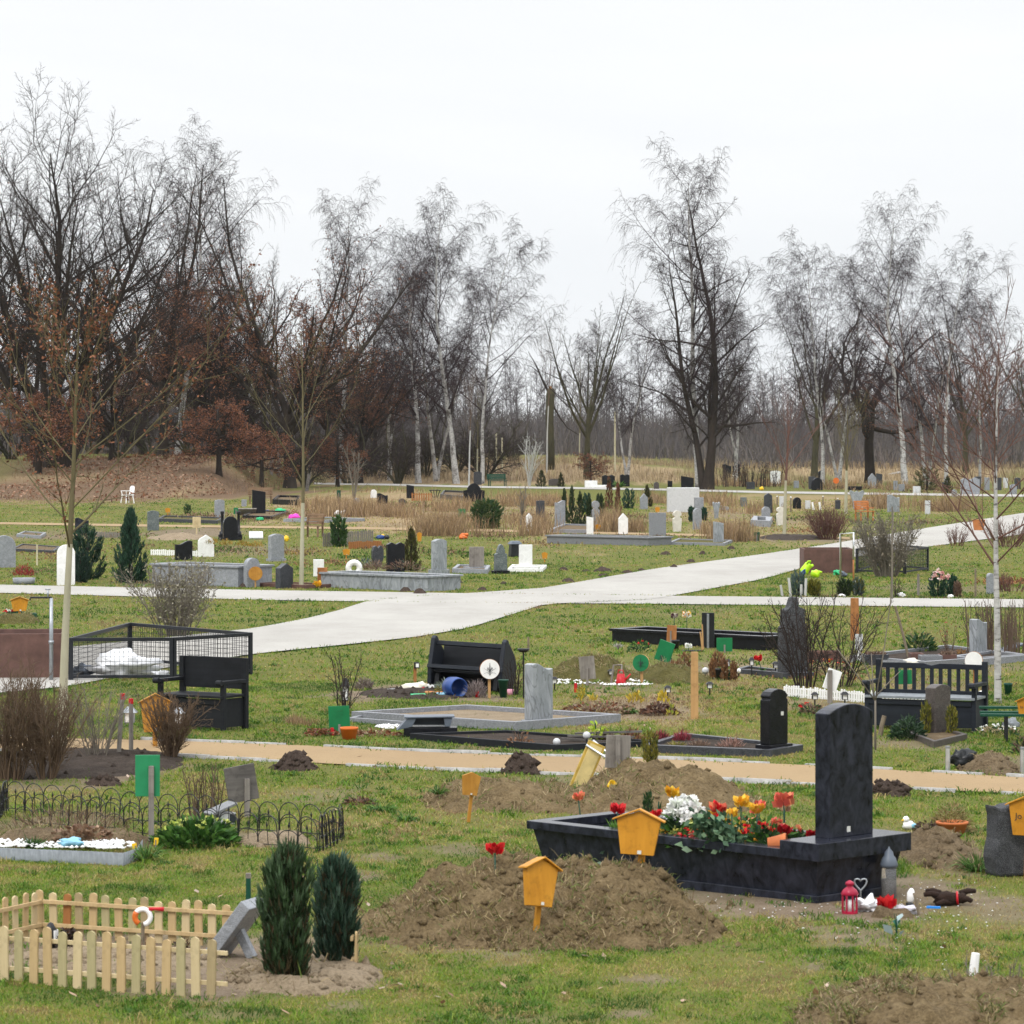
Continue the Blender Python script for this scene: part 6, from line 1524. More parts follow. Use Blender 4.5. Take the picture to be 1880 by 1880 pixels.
shrub('dry brown twig plant in front of the granite trough', 1040, 1600, 56, 56, 'brown_twig', 9, 5, 3, 51, .007, base=.2, buds=(60, .03, [(.30, .14, .05), (.2, .1, .05)]))
plant('grey green stem with round leaves leaning on the granite trough', 1110, 1612, 20, 62, [(.12, .19, .14), (.18, .26, .2)], 12, name='stalk', leaf=(.08, .05), quad=True, stems=(1, .006, 'dark_green'))
# --- lanterns and things lying by the grave
def cage_lantern(label, px, py, w, h, m, rz=.3):
    loc = G(px, py); k = loc.y / F; r = w * k / 2; hh = h * k
    o = thing('lantern', label, 'lantern', loc, rz)
    b = MB(); b.lathe([(r, 0), (r, hh * .07), (r * .86, hh * .09)], 8); b.build('base', m, o)
    b = MB(); b.lathe([(r * .98, hh * .56), (r * 1.06, hh * .60), (r * .82, hh * .72), (r * .42, hh * .80), (r * .30, hh * .83), (r * .55, hh * .88), (r * .5, hh * .94), (r * .1, hh)], 16); b.build('lid', m, o, True)
    for i in range(8):
        a = 2 * PI * i / 8; b = MB(); b.box((r * .9 * math.cos(a), r * .9 * math.sin(a), hh * .32), (r * .18, r * .18, hh * .5), rz=a); b.build('bar', m, o)
    b = MB(); b.lathe([(r * .5, hh * .08), (r * .5, hh * .42), (r * .1, hh * .43)], 14); b.build('candle', 'white', o, True)
    return o
cage_lantern('dark red metal lantern with white candle at the granite grave corner', 1560, 1678, 31, 62, 'dark_red')
o = thing('grave_light', 'tall glass grave light with pointed dark metal lid', 'grave lantern', G(1632, 1648)); k = mpp(1648)
b = MB(); b.lathe([(.062, 0), (.07, .015), (.068, .26), (.06, .28)], 18); b.build('glass_body', 'glass', o, True)
b = MB(); b.lathe([(.055, .01), (.055, .17), (.01, .175)], 14); b.build('candle', 'brown_stone', o, True)
b = MB(); b.lathe([(.078, .275), (.082, .30), (.06, .36), (.045, .375), (.038, .41), (.012, .44), (.004, .46)], 18); b.build('lid', 'slate_plastic', o, True)
blob('white plastic bag crumpled beside the red lantern', 1594, 1674, 44, 26, 'bag', 'plastic_bag', 'bag', 11, 1.3, .8)
tulip('large red artificial rose lying on the clutter beside the white bag', 1628, 1682, 22, 26, RED, 'rose', leaf=False, hw=.9)
blob('clear crumpled cellophane wrap next to the red rose', 1660, 1677, 44, 15, 'cellophane', 'cellophane_wrap', 'rubbish', 13, 1.3, .6)
heap('weathered piece of bark under the red rose', 1640, 1684, 84, 16, 'soil', .12, 33, res=30, rough=.5, name='bark_piece', cat='bark')
o = thing('heart_ornament', 'thin wire heart ornament behind the red lantern', 'ornament', G(1580, 1664)); b = MB()
b.tube([(0, 0, 0), (.0, 0, .12)] + [(.055 * math.sin(t) ** 3, 0, .20 + .05 * math.cos(t) - .02 * math.cos(2 * t) - .008 * math.cos(3 * t)) for t in [PI + 2 * PI * i / 20 for i in range(21)]], .008, 6); b.build('wire', 'steel', o, True)
o = thing('bottle', 'small white bottle with black cap upside down by the glass light', 'bottle', G(1670, 1664), .2)
b = MB(); b.lathe([(.014, .03), (.032, .05), (.036, .12), (.02, .15), (.01, .16)], 14, TR(ry=.12)); b.build('bottle_body', 'white', o, True)
b = MB(); b.lathe([(.036, 0), (.036, .03), (.02, .034)], 14, TR(ry=.12)); b.build('cap', 'black_plastic', o, True)
o = thing('plush_toy', 'dark brown plush animal with red collar lying on bare earth', 'plush toy', G(1738, 1660), -.15)
b = MB(); b.ball((0, 0, .08), (.17, .11, .09), lump=.35, seed=2); b.ball((.17, -.01, .085), (.08, .07, .07), lump=.3, seed=3)
for p0, p1 in (((-.1, -.03, .12), (-.27, -.06, .13)), ((-.08, .03, .14), (-.25, .07, .16)), ((.05, -.05, .03), (-.12, -.16, .02)), ((.16, .04, .14), (.34, .1, .17)), ((.2, -.03, .07), (.30, -.08, .06))): b.tube([p0, ((p0[0] + p1[0]) / 2, (p0[1] + p1[1]) / 2, (p0[2] + p1[2]) / 2 + .02), p1], [.045, .04, .03], 8)
b.build('plush_body', 'brown_plush', o, True); o.scale = (.74, .74, .66)
b = MB(); b.tube([(.115 + .002 * i, .085 * math.cos(t), .085 + .08 * math.sin(t)) for i, t in enumerate([2 * PI * j / 14 for j in range(15)])], .014, 6); b.build('collar', 'red', o, True)
o = flat_sheet('bright blue plastic pen lying on bare earth', 1714, 1672, 26, .022, 'bright_blue', 'pen', 'pen', -.3, .03, .02)
stake('crooked stick leaning among the clutter by the plush animal', 1690, 1680, 5, 40, 'stick', -.3, .1, name='stick', cat='stick')
o = thing('duck_figurine', 'small white and blue bird figurine behind the granite grave', 'figurine', G(1668, 1524), .4)
b = MB(); b.ball((0, 0, .05), (.07, .045, .05), lump=.2); b.ball((-.03, 0, .115), .034); b.build('bird_body', 'white', o, True)
b = MB(); b.ball((.035, 0, .045), (.055, .05, .035)); b.build('wing', 'light_blue', o, True)
b = MB(); b.tube([(-.055, 0, .11), (-.085, 0, .105)], [.012, .004], 6); b.build('beak', 'yellow', o)
pot('low clay pot with a dry round plant on the earth heap', 1748, 1532, 60, 24, 'terracotta', None)
plant('dry ball shaped straw plant growing in the clay pot', 1748, 1528, 76, 62, [(.20, .15, .06), (.28, .2, .09), (.13, .11, .03)], 700, name='dry_plant', leaf=(.09, .008), spread=1.2, up=.6)
plant('withered dark plant between bird figurine and dry round plant', 1705, 1532, 50, 30, [(.06, .04, .03), (.10, .06, .04)], 120, name='withered_plant', leaf=(.07, .03), quad=True)
o = thing('rough_gravestone', 'rough hewn dark gravestone behind the yellow sign at the picture edge', 'headstone', G(1858, 1606), .35)
b = MB(); r_ = random.Random(5); pr = outline('rough', .46, .66); b.prism(pr, .26); b.build('stone', 'rough_stone', o, bev=.03)
house_sign('yellow house sign with dark lettering at the picture edge', 1884, 1612, 66, 72, 78, rz=-.35, roll=.02, text='Jo')
plant('bright green long bladed grass tuft beside the rough gravestone', 1795, 1600, 110, 62, LUSH + STRAW[:1], 300, name='grass_tuft', leaf=(.26, .011), rosette=True, up=.9, spread=1.3, bend=.8)
plant('wide grass patch spreading over the overgrown corner mound', 1800, 1862, 200, 40, LUSH + STRAW, 420, name='grass_tuft', leaf=(.15, .012), rosette=False, up=.9, spread=1.0, bend=.7, lift=.10)
plant('straw and grass patch on the crest of the overgrown corner mound', 1640, 1868, 160, 26, STRAW + LUSH[:1], 320, name='grass_tuft', leaf=(.11, .010), rosette=False, up=.9, spread=1.0, bend=.6, lift=.12)
plant('grass tuft in the bottom corner on the overgrown mound', 1835, 1872, 90, 50, LUSH, 180, name='grass_tuft', leaf=(.17, .012), rosette=True, up=.8, spread=1.3, bend=.7, lift=.09)
plant('grass tuft behind the largest mound near hoop fence end', 700, 1490, 90, 26, LUSH, 200, name='grass_tuft', leaf=(.16, .012), rosette=True, up=.7, spread=1.4, bend=.7)
plant('grass tuft on the long low soil mound', 805, 1478, 46, 40, LUSH + GOLD[:1], 110, name='grass_tuft', leaf=(.16, .012), rosette=True, up=.9, spread=1.3, bend=.6, lift=.12)
plant('spiky grass tuft between hoop fence end and low mound', 745, 1508, 60, 24, LUSH, 140, name='grass_tuft', leaf=(.13, .012), rosette=True, up=.7, spread=1.4, bend=.7)
plant('dark fallen plant remains behind the hoop fence end', 660, 1478, 60, 18, [(.06, .04, .03), (.12, .06, .035)], 110, name='dead_leaves', cat='leaf heap', leaf=(.08, .03), quad=True, up=.3)
shrub('grey dry twigs standing on the overgrown corner mound', 1815, 1846, 150, 96, 'grey_twig', 16, 6, 3, 55, .006, base=.8, out=.5)
o = stake('short white plastic post on the lawn near the corner mound', 1784, 1812, 17, 62, 'white', .12, n=8, name='post', cat='post')
# scattered white stones and dry leaves on the bare earth
bits('stone_chips', 'tiny white stone chips strewn on the bare earth by the granite grave', px_cloud([(1600, 1690, 240, 40, 1), (1750, 1660, 120, 45, .7), (1400, 1670, 160, 30, .5), (1700, 1760, 190, 30, .25)], 210, .012), 'white', .010, flat=.4, seed=5)
pts = px_cloud([(900, 1800, 500, 80, 1), (1650, 1790, 260, 90, 1), (400, 1830, 300, 50, .4), (900, 1510, 400, 40, .5), (1180, 1320, 120, 30, .6), (700, 1440, 500, 60, .4), (600, 1620, 300, 50, .3), (1720, 1840, 200, 40, 1.2)], 300, .012); n = len(pts)
D = _norm(np.stack([rng.normal(0, 1, n), rng.normal(0, 1, n), rng.normal(.1, .25, n)], -1))
v, f, c = blades(pts, D, rng.uniform(.05, .11, n), rng.uniform(.03, .06, n), pal_pick([(.30, .19, .12), (.38, .26, .18), (.20, .11, .06), (.42, .32, .25)], n), up=(0, 0.2, 1), quad=True)
tag(np_mesh('fallen_leaves', v, f, 'leaf', col=c), 'dry brown leaves fallen on the lawn', 'fallen leaves', kind='stuff')
# ================================================================ between the sandy path and the gravel crossing
kerb('grey granite grave border around the plain earth bed', [(645, 1321), (945, 1341), (1140, 1326), (858, 1308)], .09, .12, 'grey_granite', 'sandy_soil', fz=.45)
headstone('grey veined marble headstone on the granite bordered bed', 989, 1332, 53, 108, 'wave', 'grey_marble', t=.17, base=(.08, .05), bm='grey_granite', lift=.04)
kerb('empty low grey border joining the tipped planter', [(640, 1326), (800, 1338), (835, 1330), (668, 1320)], .06, .07, 'grey_granite')
bits('white_pebbles', 'white pebbles beside the tipped dark planter', px_cloud([(715, 1336, 26, 4, 1)], 130, .02), 'white', .022, seed=8)
o = thing('tipped_planter', 'dark slate planter slab tipped over beside the white pebbles', 'planter', G(790, 1351), .05); k = mpp(1351)
b = MB(); b.box((0, 0, .06), (98 * k, .34, .13)); b.build('base', 'black_stone', o, bev=.006)
b = MB(); b.prism([(-62 * k, .09), (-34 * k, .14), (-26 * k, .25), (-40 * k, .27)], .34); b.prism([(26 * k, .14), (36 * k, .14), (40 * k, .26), (24 * k, .26)], .34); b.prism([(-48 * k, .255), (44 * k, .265), (44 * k, .285), (-48 * k, .275)], .38); b.prism([(-34 * k, .14), (30 * k, .14), (28 * k, .25), (-28 * k, .25)], .03, y0=.13); b.build('tilted_top', 'slate_plastic', o, bev=.004)
kerb('long low black timber border along the sandy path', [(752, 1358), (1020, 1380), (1210, 1372), (930, 1352)], .05, .09, 'black_wood', 'dark_soil')
kerb('low dark granite border holding red heathers', [(1180, 1381), (1415, 1391), (1475, 1381), (1250, 1358)], .09, .10, 'dark_stone', 'dark_soil')
headstone('black polished headstone with curved shoulders at the heather bed', 1421, 1384, 53, 120, 'shoulder', 'black_stone', t=.16, base=(.10, .13), plaque=.62)
for lb, px, py, w, h, pal in [('crimson heather at the back of the heather bed', 1214, 1366, 30, 28, REDH), ('crimson heather clump next to the dwarf conifer', 1252, 1367, 34, 30, REDH), ('dusty pink heather beside the black headstone', 1342, 1378, 46, 26, [(.30, .17, .13), (.38, .24, .2), (.2, .12, .09)]),
                              ('brown heather between crimson and pink heathers', 1284, 1376, 36, 18, HEATH), ('russet heather behind the weathered square board', 1160, 1366, 44, 34, [(.20, .08, .05), (.28, .12, .07), (.13, .06, .04)]), ('faded brown heather beside the lime flower spray', 1112, 1366, 32, 30, HEATH), ('pale grassy tuft in the heather bed', 1243, 1376, 26, 14, STRAW + GOLD)]:
    plant(lb, px, py, w, h, pal, 260, name='heather', leaf=(.10, .012), up=1.3)
plant('brown seed headed plant at the timber border', 955, 1372, 50, 34, [(.16, .08, .04), (.24, .12, .06)], 60, name='withered_plant', leaf=(.07, .03), quad=True, stems=(7, .006, 'brown_twig'))
plant('lime green artificial flower spray over the timber border', 1096, 1366, 40, 44, [(.38, .50, .04), (.5, .6, .1), (.25, .36, .03)], 70, name='flower_spray', leaf=(.07, .05), quad=True, stems=(4, .007, 'dark_green'))
globe_lamp('silver garden globe low in the timber bordered bed', 1022, 1374, 19, 14, 'light_granite'); globe_lamp('silver garden globe beside the lime flower spray', 1077, 1372, 29, 14, 'light_granite')
b = MB(); [b.box((.1 * i, .05 * i, .06 + .05 * i), (.9, .05, .025), ry=-.06 * i + .08, rz=.2 - .15 * i) for i in range(3)]
o = b.build('loose_planks', 'dark_grey_wood'); o.location = G(1090, 1368); tag(o, 'loose dark planks lying across the timber border', 'planks')
# tipped bench group
o = thing('bench', 'black box bench tipped backwards on the lawn behind the round white sign', 'bench', G(852, 1272), -.32); T = TR((0, 0, .10), rx=-.24, ry=.04)
for s in (-1, 1):
    b = MB(); b.prism([(0, .02), (.58, .02), (.66, .46), (.5, .62), (.14, .76), (.07, .80), (0, .80), (-.06, .75), (-.07, .3)], .07, T @ TR((s * .60, 0, 0), rz=PI / 2) @ Matrix.Diagonal((1, 1, 1, 1))); b.build('side_panel', 'slate_paint', o, bev=.012)
b = MB(); b.box((0, .10, .70), (1.14, .08, .07), T); b.box((0, -.02, .29), (1.28, .12, .06), T); b.build('rail', 'slate_paint', o, bev=.006)
b = MB(); b.box((0, .46, .36), (1.14, .03, .74), T, rx=.05); b.box((0, .25, .23), (1.14, .5, .03), T); b.build('back_panel', 'black_wood', o)
for s in (-1, 1): b = MB(); b.box((s * .5, .1, .12), (.07, .07, .28), T); b.build('leg', 'black_wood', o)
heap('dark soil patch under the litter before the tipped bench', 775, 1275, 250, 7, 'dark_soil', 1.2, 47, res=40, rough=.3, flat=.4, name='soil_bed', cat='soil bed', clods=60)
disc_sign('round white sign with dark lotus emblem in front of the tipped bench', 899, 1283, 37, 36, 'white', 'rust_wood', 'post_wood', .15, 'ink')
o = thing('barrel', 'blue plastic barrel lying on its side before the tipped bench', 'barrel', G(840, 1281), .45)
b = MB(); b.lathe([(.12, -.17), (.155, -.15), (.165, 0), (.155, .15), (.15, .17), (.135, .17), (.13, -.1)], 22, TR((0, .1, .16), rx=PI / 2)); b.build('barrel_body', 'blue', o, True)
o = thing('pillow', 'long off white pillow among the litter before the tipped bench', 'pillow', G(758, 1270), -.1)
b = MB(); b.ball((0, 0, .07), (.2, .09, .07), lump=.5, seed=4); b.ball((.16, 0, .09), (.09, .08, .07), lump=.6, seed=6); b.build('cushion', 'cream', o, True)
for lb, px, py, w, d, m, rz, nm in [('pale lilac cardboard sheet on the dark soil patch', 730, 1274, 30, .25, 'light_granite', .5, 'cardboard_sheet'), ('bright blue plastic strip in the litter', 745, 1280, 28, .12, 'bright_blue', -.1, 'plastic_strip'), ('turquoise plastic strip in the litter beside the blue one', 768, 1281, 28, .10, 'toy_green', .25, 'plastic_strip'),
                                    ('orange brown torn board in the litter', 795, 1277, 34, .14, 'orange_teak', -.3, 'torn_board'), ('light blue plastic tray beside the barrel', 815, 1279, 26, .12, 'light_blue', .3, 'plastic_tray'), ('long pale blue slat by the barrel', 812, 1270, 34, .06, 'light_blue', .1, 'plastic_strip')]:
    flat_sheet(lb, px, py, w, d, m, nm, 'litter', rz, .04, .03, tilt=.2)
for lb, px, py, w, h, m in [('white crumpled paper ball by the red scrap', 790, 1270, 16, 14, 'white'), ('red scrap of packaging in the litter', 776, 1272, 14, 10, 'red'), ('small white scrap between litter and barrel', 826, 1278, 12, 9, 'white'), ('white scrap at the foot of the grey heather', 858, 1277, 12, 8, 'white'), ('black plastic scrap beside the paper ball', 782, 1271, 12, 10, 'black_plastic')]:
    blob(lb, px, py, w, h, m, 'scrap', 'litter', seed_of(lb), 1.0)
plant('silver grey bushy plant over golden moss by the barrel', 822, 1272, 52, 32, [(.24, .30, .24), (.34, .40, .33), (.14, .17, .12)], 260, name='lavender', leaf=(.09, .018), up=1.0)
plant('golden brown heather in front of the silver bushy plant', 812, 1276, 36, 20, GOLD + [(.16, .10, .02)], 220, name='heather', leaf=(.06, .014))
plant('grey faded heather beside the blue barrel', 874, 1281, 38, 36, [(.22, .18, .17), (.30, .25, .24), (.14, .11, .10)], 330, name='heather', leaf=(.13, .012), up=1.4)
conifer('small rust brown dead conifer behind the grey heather', 864, 1266, 16, 46, [(.22, .10, .05), (.15, .07, .035)], 'cone', 420, 'dwarf_conifer', leaf=(.06, .02))
plant('grey heather clump at the edge of the dark soil patch', 669, 1266, 32, 26, [(.20, .16, .14), (.27, .22, .19), (.12, .09, .08)], 260, name='heather', leaf=(.10, .012), up=1.2)
o = thing('plastic_bin', 'tall dark green plastic bin leaning by the round white sign', 'bin', G(924, 1281)); b = MB(); b.lathe([(.05, 0), (.075, .26), (.085, .265), (.085, .285), (.07, .285)], 14); b.build('bin_body', 'dark_green', o, True)
o = thing('cup', 'small red candle cup before the grey heather', 'candle cup', G(876, 1281)); b = MB(); b.lathe([(.03, 0), (.036, .1), (.02, .105)], 14); b.build('cup_body', 'red', o, True)
o = thing('cup', 'pink and white pot next to the plastic bin', 'flower pot', G(937, 1277)); b = MB(); b.lathe([(.04, 0), (.06, .1), (.05, .1)], 14); b.build('pot_body', 'pink', o, True)
o = thing('lamp_on_stake', 'small lamp on orange stake at the end of the tipped bench', 'lamp', G(762, 1252)); b = MB(); b.box((0, 0, .12), (.05, .05, .28)); b.build('stake', 'rust_wood', o)
b = MB(); b.box((.03, -.03, .28), (.09, .07, .1)); b.build('lamp', 'black_metal', o); b = MB(); b.box((.04, -.068, .28), (.05, .006, .06)); b.build('glass', 'white', o)
o = thing('bird_bath', 'dark metal flower shaped bird bath on a thin pole', 'bird bath', G(961, 1284)); k = mpp(1284)
b = MB(); b.tube([(0, 0, -.05), (0, 0, 88 * k)], .013, 7); b.build('pole', 'black_metal', o); b = MB(); b.lathe([(.01, 86 * k), (.06, 87 * k), (.1, 93 * k), (.09, 93 * k), (.03, 89 * k)], 16); b.build('bowl', 'black_metal', o, True)
shrub('wiry dead shrub under the bird bath', 945, 1277, 60, 76, 'twig', 9, 6, 3, 61, .009, base=.2)
stake('short wooden stake on the lawn behind the tipped bench', 970, 1196, 5, 27, 'stick', n=4)
# centre: pebble bed and signs
bits('white_pebbles', 'white pebble bed behind the marble headstone', px_cloud([(1050, 1247, 45, 5, 1.4), (1090, 1246, 40, 5, .8), (1190, 1250, 34, 4, .6), (1040, 1256, 70, 2, .3), (1150, 1258, 50, 2, .4), (1115, 1249, 40, 4, .2)], 800, .02), 'white', .028, seed=9)
heap('broad low grave mound covered in dry turf behind the white pebbles', 1085, 1244, 200, 34, 'turf', 1.1, 43, res=50, rough=.25, flat=.9, weeds=1500)
heap('low leafy mound between green signs', 1230, 1248, 160, 26, 'turf', 1.1, 44, res=40, rough=.3, flat=.9, weeds=700)
board_sign('grey weathered board turned sideways on the white pebble bed', 1080, 1259, 31, 42, 12, 'grey_wood', 'grey_wood', rz=-.5, roll=-.1, up=.5, sw=.04)
disc_sign('round green sign with pale lotus emblem by the red watering can', 1177, 1255, 32, 22, 'green_paint', 'post_wood', 'post_wood', -.35, 'ink', tilt=-.05)
board_sign('green square board tilted back next to the round green sign', 1215, 1234, 30, 38, 20, 'green_paint', 'dark_green', rz=-.35, roll=.32, up=.3, sw=.04)
o = thing('watering_can', 'red watering can on the white pebble bed', 'watering can', G(1140, 1256)); b = MB(); b.lathe([(.085, 0), (.085, .03), (.06, .17), (.05, .17)], 16); b.build('can_body', 'red', o, True)
b = MB(); b.tube([(.05, 0, .05), (.12, 0, .12), (.16, 0, .17)], [.022, .016, .012], 8); b.build('spout', 'red', o, True); b = MB(); b.tube([(-.05, 0, .16), (-.04, 0, .23), (.03, 0, .23), (.05, 0, .16)], .009, 6); b.build('handle', 'red', o, True)
o = thing('picture_frame', 'leaning grey frame beside the red watering can', 'frame', G(1128, 1255), -.2); k = mpp(1255); b = MB()
b.tube([(-6 * k, 0, 0), (-2 * k, .03, 34 * k), (13 * k, .03, 34 * k), (13 * k, .0, 20 * k)], .02, 4); b.build('frame', 'grey_wood', o)
solar_lamp('black lamp beside the leaning grey frame', 1122, 1250, 22, 12); solar_lamp('black lamp at the edge of the marble headstone', 1018, 1268, 26, 12)
for i, (lb, px, py, h, w) in enumerate([('black lamp above the yellow plant by the timber post', 1226, 1286, 28, 13), ('black lamp on a bare stake beside the timber post', 1303, 1278, 27, 13), ('black lamp behind the row of brown heathers', 1336, 1240, 31, 10), ('black lamp near the open stone rings', 1380, 1240, 34, 10), ('black lamp close to the thorny dark monument', 1424, 1240, 26, 12), ('black lamp before the toy white fence, nearest the black headstone', 1496, 1300, 30, 13), ('black lamp before the toy white fence, nearest the dark bench', 1551, 1302, 33, 14), ('black lamp under the tilted green board', 1229, 1232, 27, 10)]):
    solar_lamp(lb, px, py, h, w)
stake('thick weathered timber post standing alone in the middle', 1275, 1319, 19, 122, 'post_wood', n=4, name='timber_post', cat='post')
plant('pale clump of ornamental grass behind the grey board', 1135, 1192, 22, 22, [(.4, .38, .34), (.5, .48, .44), (.25, .22, .2)], 170, name='grass_tuft', leaf=(.14, .012), rosette=True, up=1.0, spread=.8, bend=.5)
plant('leafy low plants with a red bloom behind the round green sign', 1175, 1198, 46, 26, DKGR + LUSH[:2], 180, name='leafy_plant', leaf=(.09, .03), quad=True, flowers=(3, .04, RED))
for lb, px, py, w, h, pal, cnt in [('tall yellow stalk plant beside the short red stake', 1067, 1288, 12, 38, [(.45, .34, .03), (.3, .25, .03)], 40), ('yellow leafy sprout beside brown weeds', 1090, 1288, 18, 14, [(.45, .34, .05)], 26), ('yellow forsythia twigs in the brown weeds', 1165, 1292, 30, 24, [(.5, .36, .04), (.35, .26, .04)], 60), ('yellow plant under the black lamp', 1217, 1290, 18, 30, [(.55, .40, .03), (.4, .3, .03)], 50), ('thin yellow green iris leaves by the timber post', 1234, 1315, 18, 26, [(.4, .36, .05), (.2, .25, .04)], 16)]:
    plant(lb, px, py, w, h, pal, cnt, name='yellow_plant', leaf=(.10, .03), quad=True, up=1.4, spread=.5)
plant('broad patch of brown leaves behind the marble grave border', 1100, 1308, 150, 22, LEAF_DRY.tolist() + HEATH + STRAW, 520, name='dead_leaves', cat='leaf heap', leaf=(.08, .04), quad=True, up=.35)
plant('dark brown leaf heap beside the timber post', 1210, 1312, 70, 24, [(.10, .05, .035), (.16, .08, .05), (.07, .04, .03)], 300, name='dead_leaves', cat='leaf heap', leaf=(.08, .045), quad=True, up=.35)
plant('bright green grass tuft between the two brown leaf heaps', 1155, 1310, 60, 24, LUSH, 180, name='grass_tuft', leaf=(.14, .012), rosette=True, up=.8, spread=1.3, bend=.7)
stake('short red stake by the yellow stalk plant', 1057, 1272, 6, 18, 'red', n=5)
for lb, px, py, w, h in [('brown heather column nearest the timber post', 1309, 1246, 14, 36), ('brown heather column in the middle of its row', 1330, 1248, 14, 38), ('brown heather column at the far end of its row', 1347, 1249, 12, 32), ('tall rusty heather behind the brown columns', 1318, 1226, 22, 28), ('rusty heather right behind the timber post', 1257, 1240, 26, 40), ('mossy heather before the leafy mound', 1237, 1238, 24, 22)]:
    conifer(lb, px, py, w, h, [(.20, .095, .045), (.28, .15, .07), (.13, .065, .035)], 'column', 420, 'heather_column', 'heather', leaf=(.07, .016))
for lb, px, py, w, h, m in [('black pot between brown heather columns', 1320, 1247, 14, 20, 'black_plastic'), ('dark green pot between brown heather columns', 1340, 1248, 10, 18, 'dark_green')]: pot(lb, px, py, w, h, m)
blob('rounded grey slab lying before the timber post', 1250, 1249, 34, 12, 'slate_plastic', 'stone_slab', 'stone slab', 3, .2, .5)
globe_lamp('silver garden globe beside the timber post', 1295, 1245, 20, 13, 'light_granite'); globe_lamp('white garden globe at the end of the heather columns', 1356, 1243, 16, 9, 'white')
kerb('low dark stone rings before the thorny monument', [(1350, 1236), (1420, 1242), (1440, 1238), (1372, 1230)], .07, .08, 'dark_stone', 'dark_soil')
# black stele and black trough grave
kerb_rect('long black polished grave trough behind the black stele', 1405, 1194, 3.9, 1.05, .1, .22, 'black_stone', 'dark_soil', rz=RZ + .02, top=.04)
board_sign('tall narrow black stele sign with a pale stake on its back', 1300, 1190, 23, 64, 1, 'black_plastic', 'steel', rz=-.12, sw=.045, t=.03, up=.97)
board_sign('small green board with a blue sticker in front of the black trough', 1330, 1198, 29, 25, 2, 'green_paint', 'grey_wood', rz=.05, sw=.03, up=.5)
stake('thin leaning wooden stick by the black stele', 1291, 1194, 3, 48, 'post_wood', -.04); stake('second wooden stick leaning against the black stele', 1290, 1192, 3, 32, 'post_wood', -.14)
board_sign('splintered orange wooden board behind the tilted green board', 1232, 1190, 18, 40, 2, 'rust_wood', 'grey_wood', rz=-.3, roll=.05, sw=.03)
pot('dark flared pot behind the tilted green board', 1240, 1194, 15, 19, 'black_plastic'); o = flat_sheet('dark flat plate with white flowers before the black stele', 1272, 1196, 42, .25, 'black_stone', 'stone_plate', 'stone plate')
tulip('white flowers on the dark flat plate', 1264, 1197, 10, 10, WHT, 'flower', leaf=False); tulip('dark single flower on a thin stem above the splintered board', 1238, 1160, 28, 10, [(.08, .03, .05), (.5, .45, .4)], 'flower', leaf=False); tulip('yellow and white flowers on a thin stem behind the black trough', 1261, 1160, 30, 13, YEL + WHT, 'flower', leaf=False)
plant('small brown withered plant behind the black trough', 1350, 1172, 16, 18, HEATH, 60, name='withered_plant', leaf=(.07, .03), quad=True)
# thorny dark monument
o = thing('monument', 'tall dark rough monument overgrown by thorny bare branches', 'monument', G(1455, 1243), .35); k = mpp(1243)
b = MB(); b.prism([(-26 * k, 0), (26 * k, 0), (25 * k, 60 * k), (22 * k, 92 * k), (20 * k, 125 * k), (8 * k, 130 * k), (5 * k, 148 * k), (-4 * k, 146 * k), (-10 * k, 128 * k), (-20 * k, 124 * k), (-21 * k, 94 * k), (-25 * k, 92 * k)], .22); b.build('stone', 'rough_stone', o, bev=.02)
b = MB(); b.box((0, 0, .04), (62 * k, .5, .1)); b.build('plinth', 'dark_stone', o, bev=.006)
shrub('thorny bare shrub spread over the dark monument', 1478, 1262, 190, 190, 'twig', 14, 8, 5, 71, .014, base=.25, wig=.14, out=1.0, trop=.0)
shrub('thorny bare shrub between monument and rusty plank', 1545, 1262, 190, 185, 'twig', 12, 8, 5, 72, .012, base=.2, wig=.13, out=1.1, trop=.0)
stake('rust coloured upright plank behind the bare shrub', 1569, 1176, 21, 78, 'rust_wood', n=4, name='wooden_plank', cat='plank')
board_sign('white painted board on two legs before the rusty plank', 1577, 1218, 14, 30, 24, 'light_granite', 'white', sw=.05, up=.2)
board_sign('white back of a tilted square sign on a thick grey stake', 1522, 1292, 27, 38, 26, 'white', 'grey_wood', rz=.25, roll=.34, sw=.07, up=.95)
blob('glassy grey globe caught in the thorny shrub', 1438, 1200, 16, 18, 'grey_plastic', 'globe', 'garden globe', 2, .1, lift=.15)
plant('low leafy plants with red and yellow blooms below the thorny shrub', 1510, 1236, 120, 26, DKGR + HEATH, 300, name='flower_bed', cat='plants', leaf=(.08, .03), quad=True, flowers=(16, .04, RED + YEL + SAL))
tulip('red artificial rose leaning by the stone rings', 1400, 1238, 28, 13, RED, 'rose', lean=-.3)
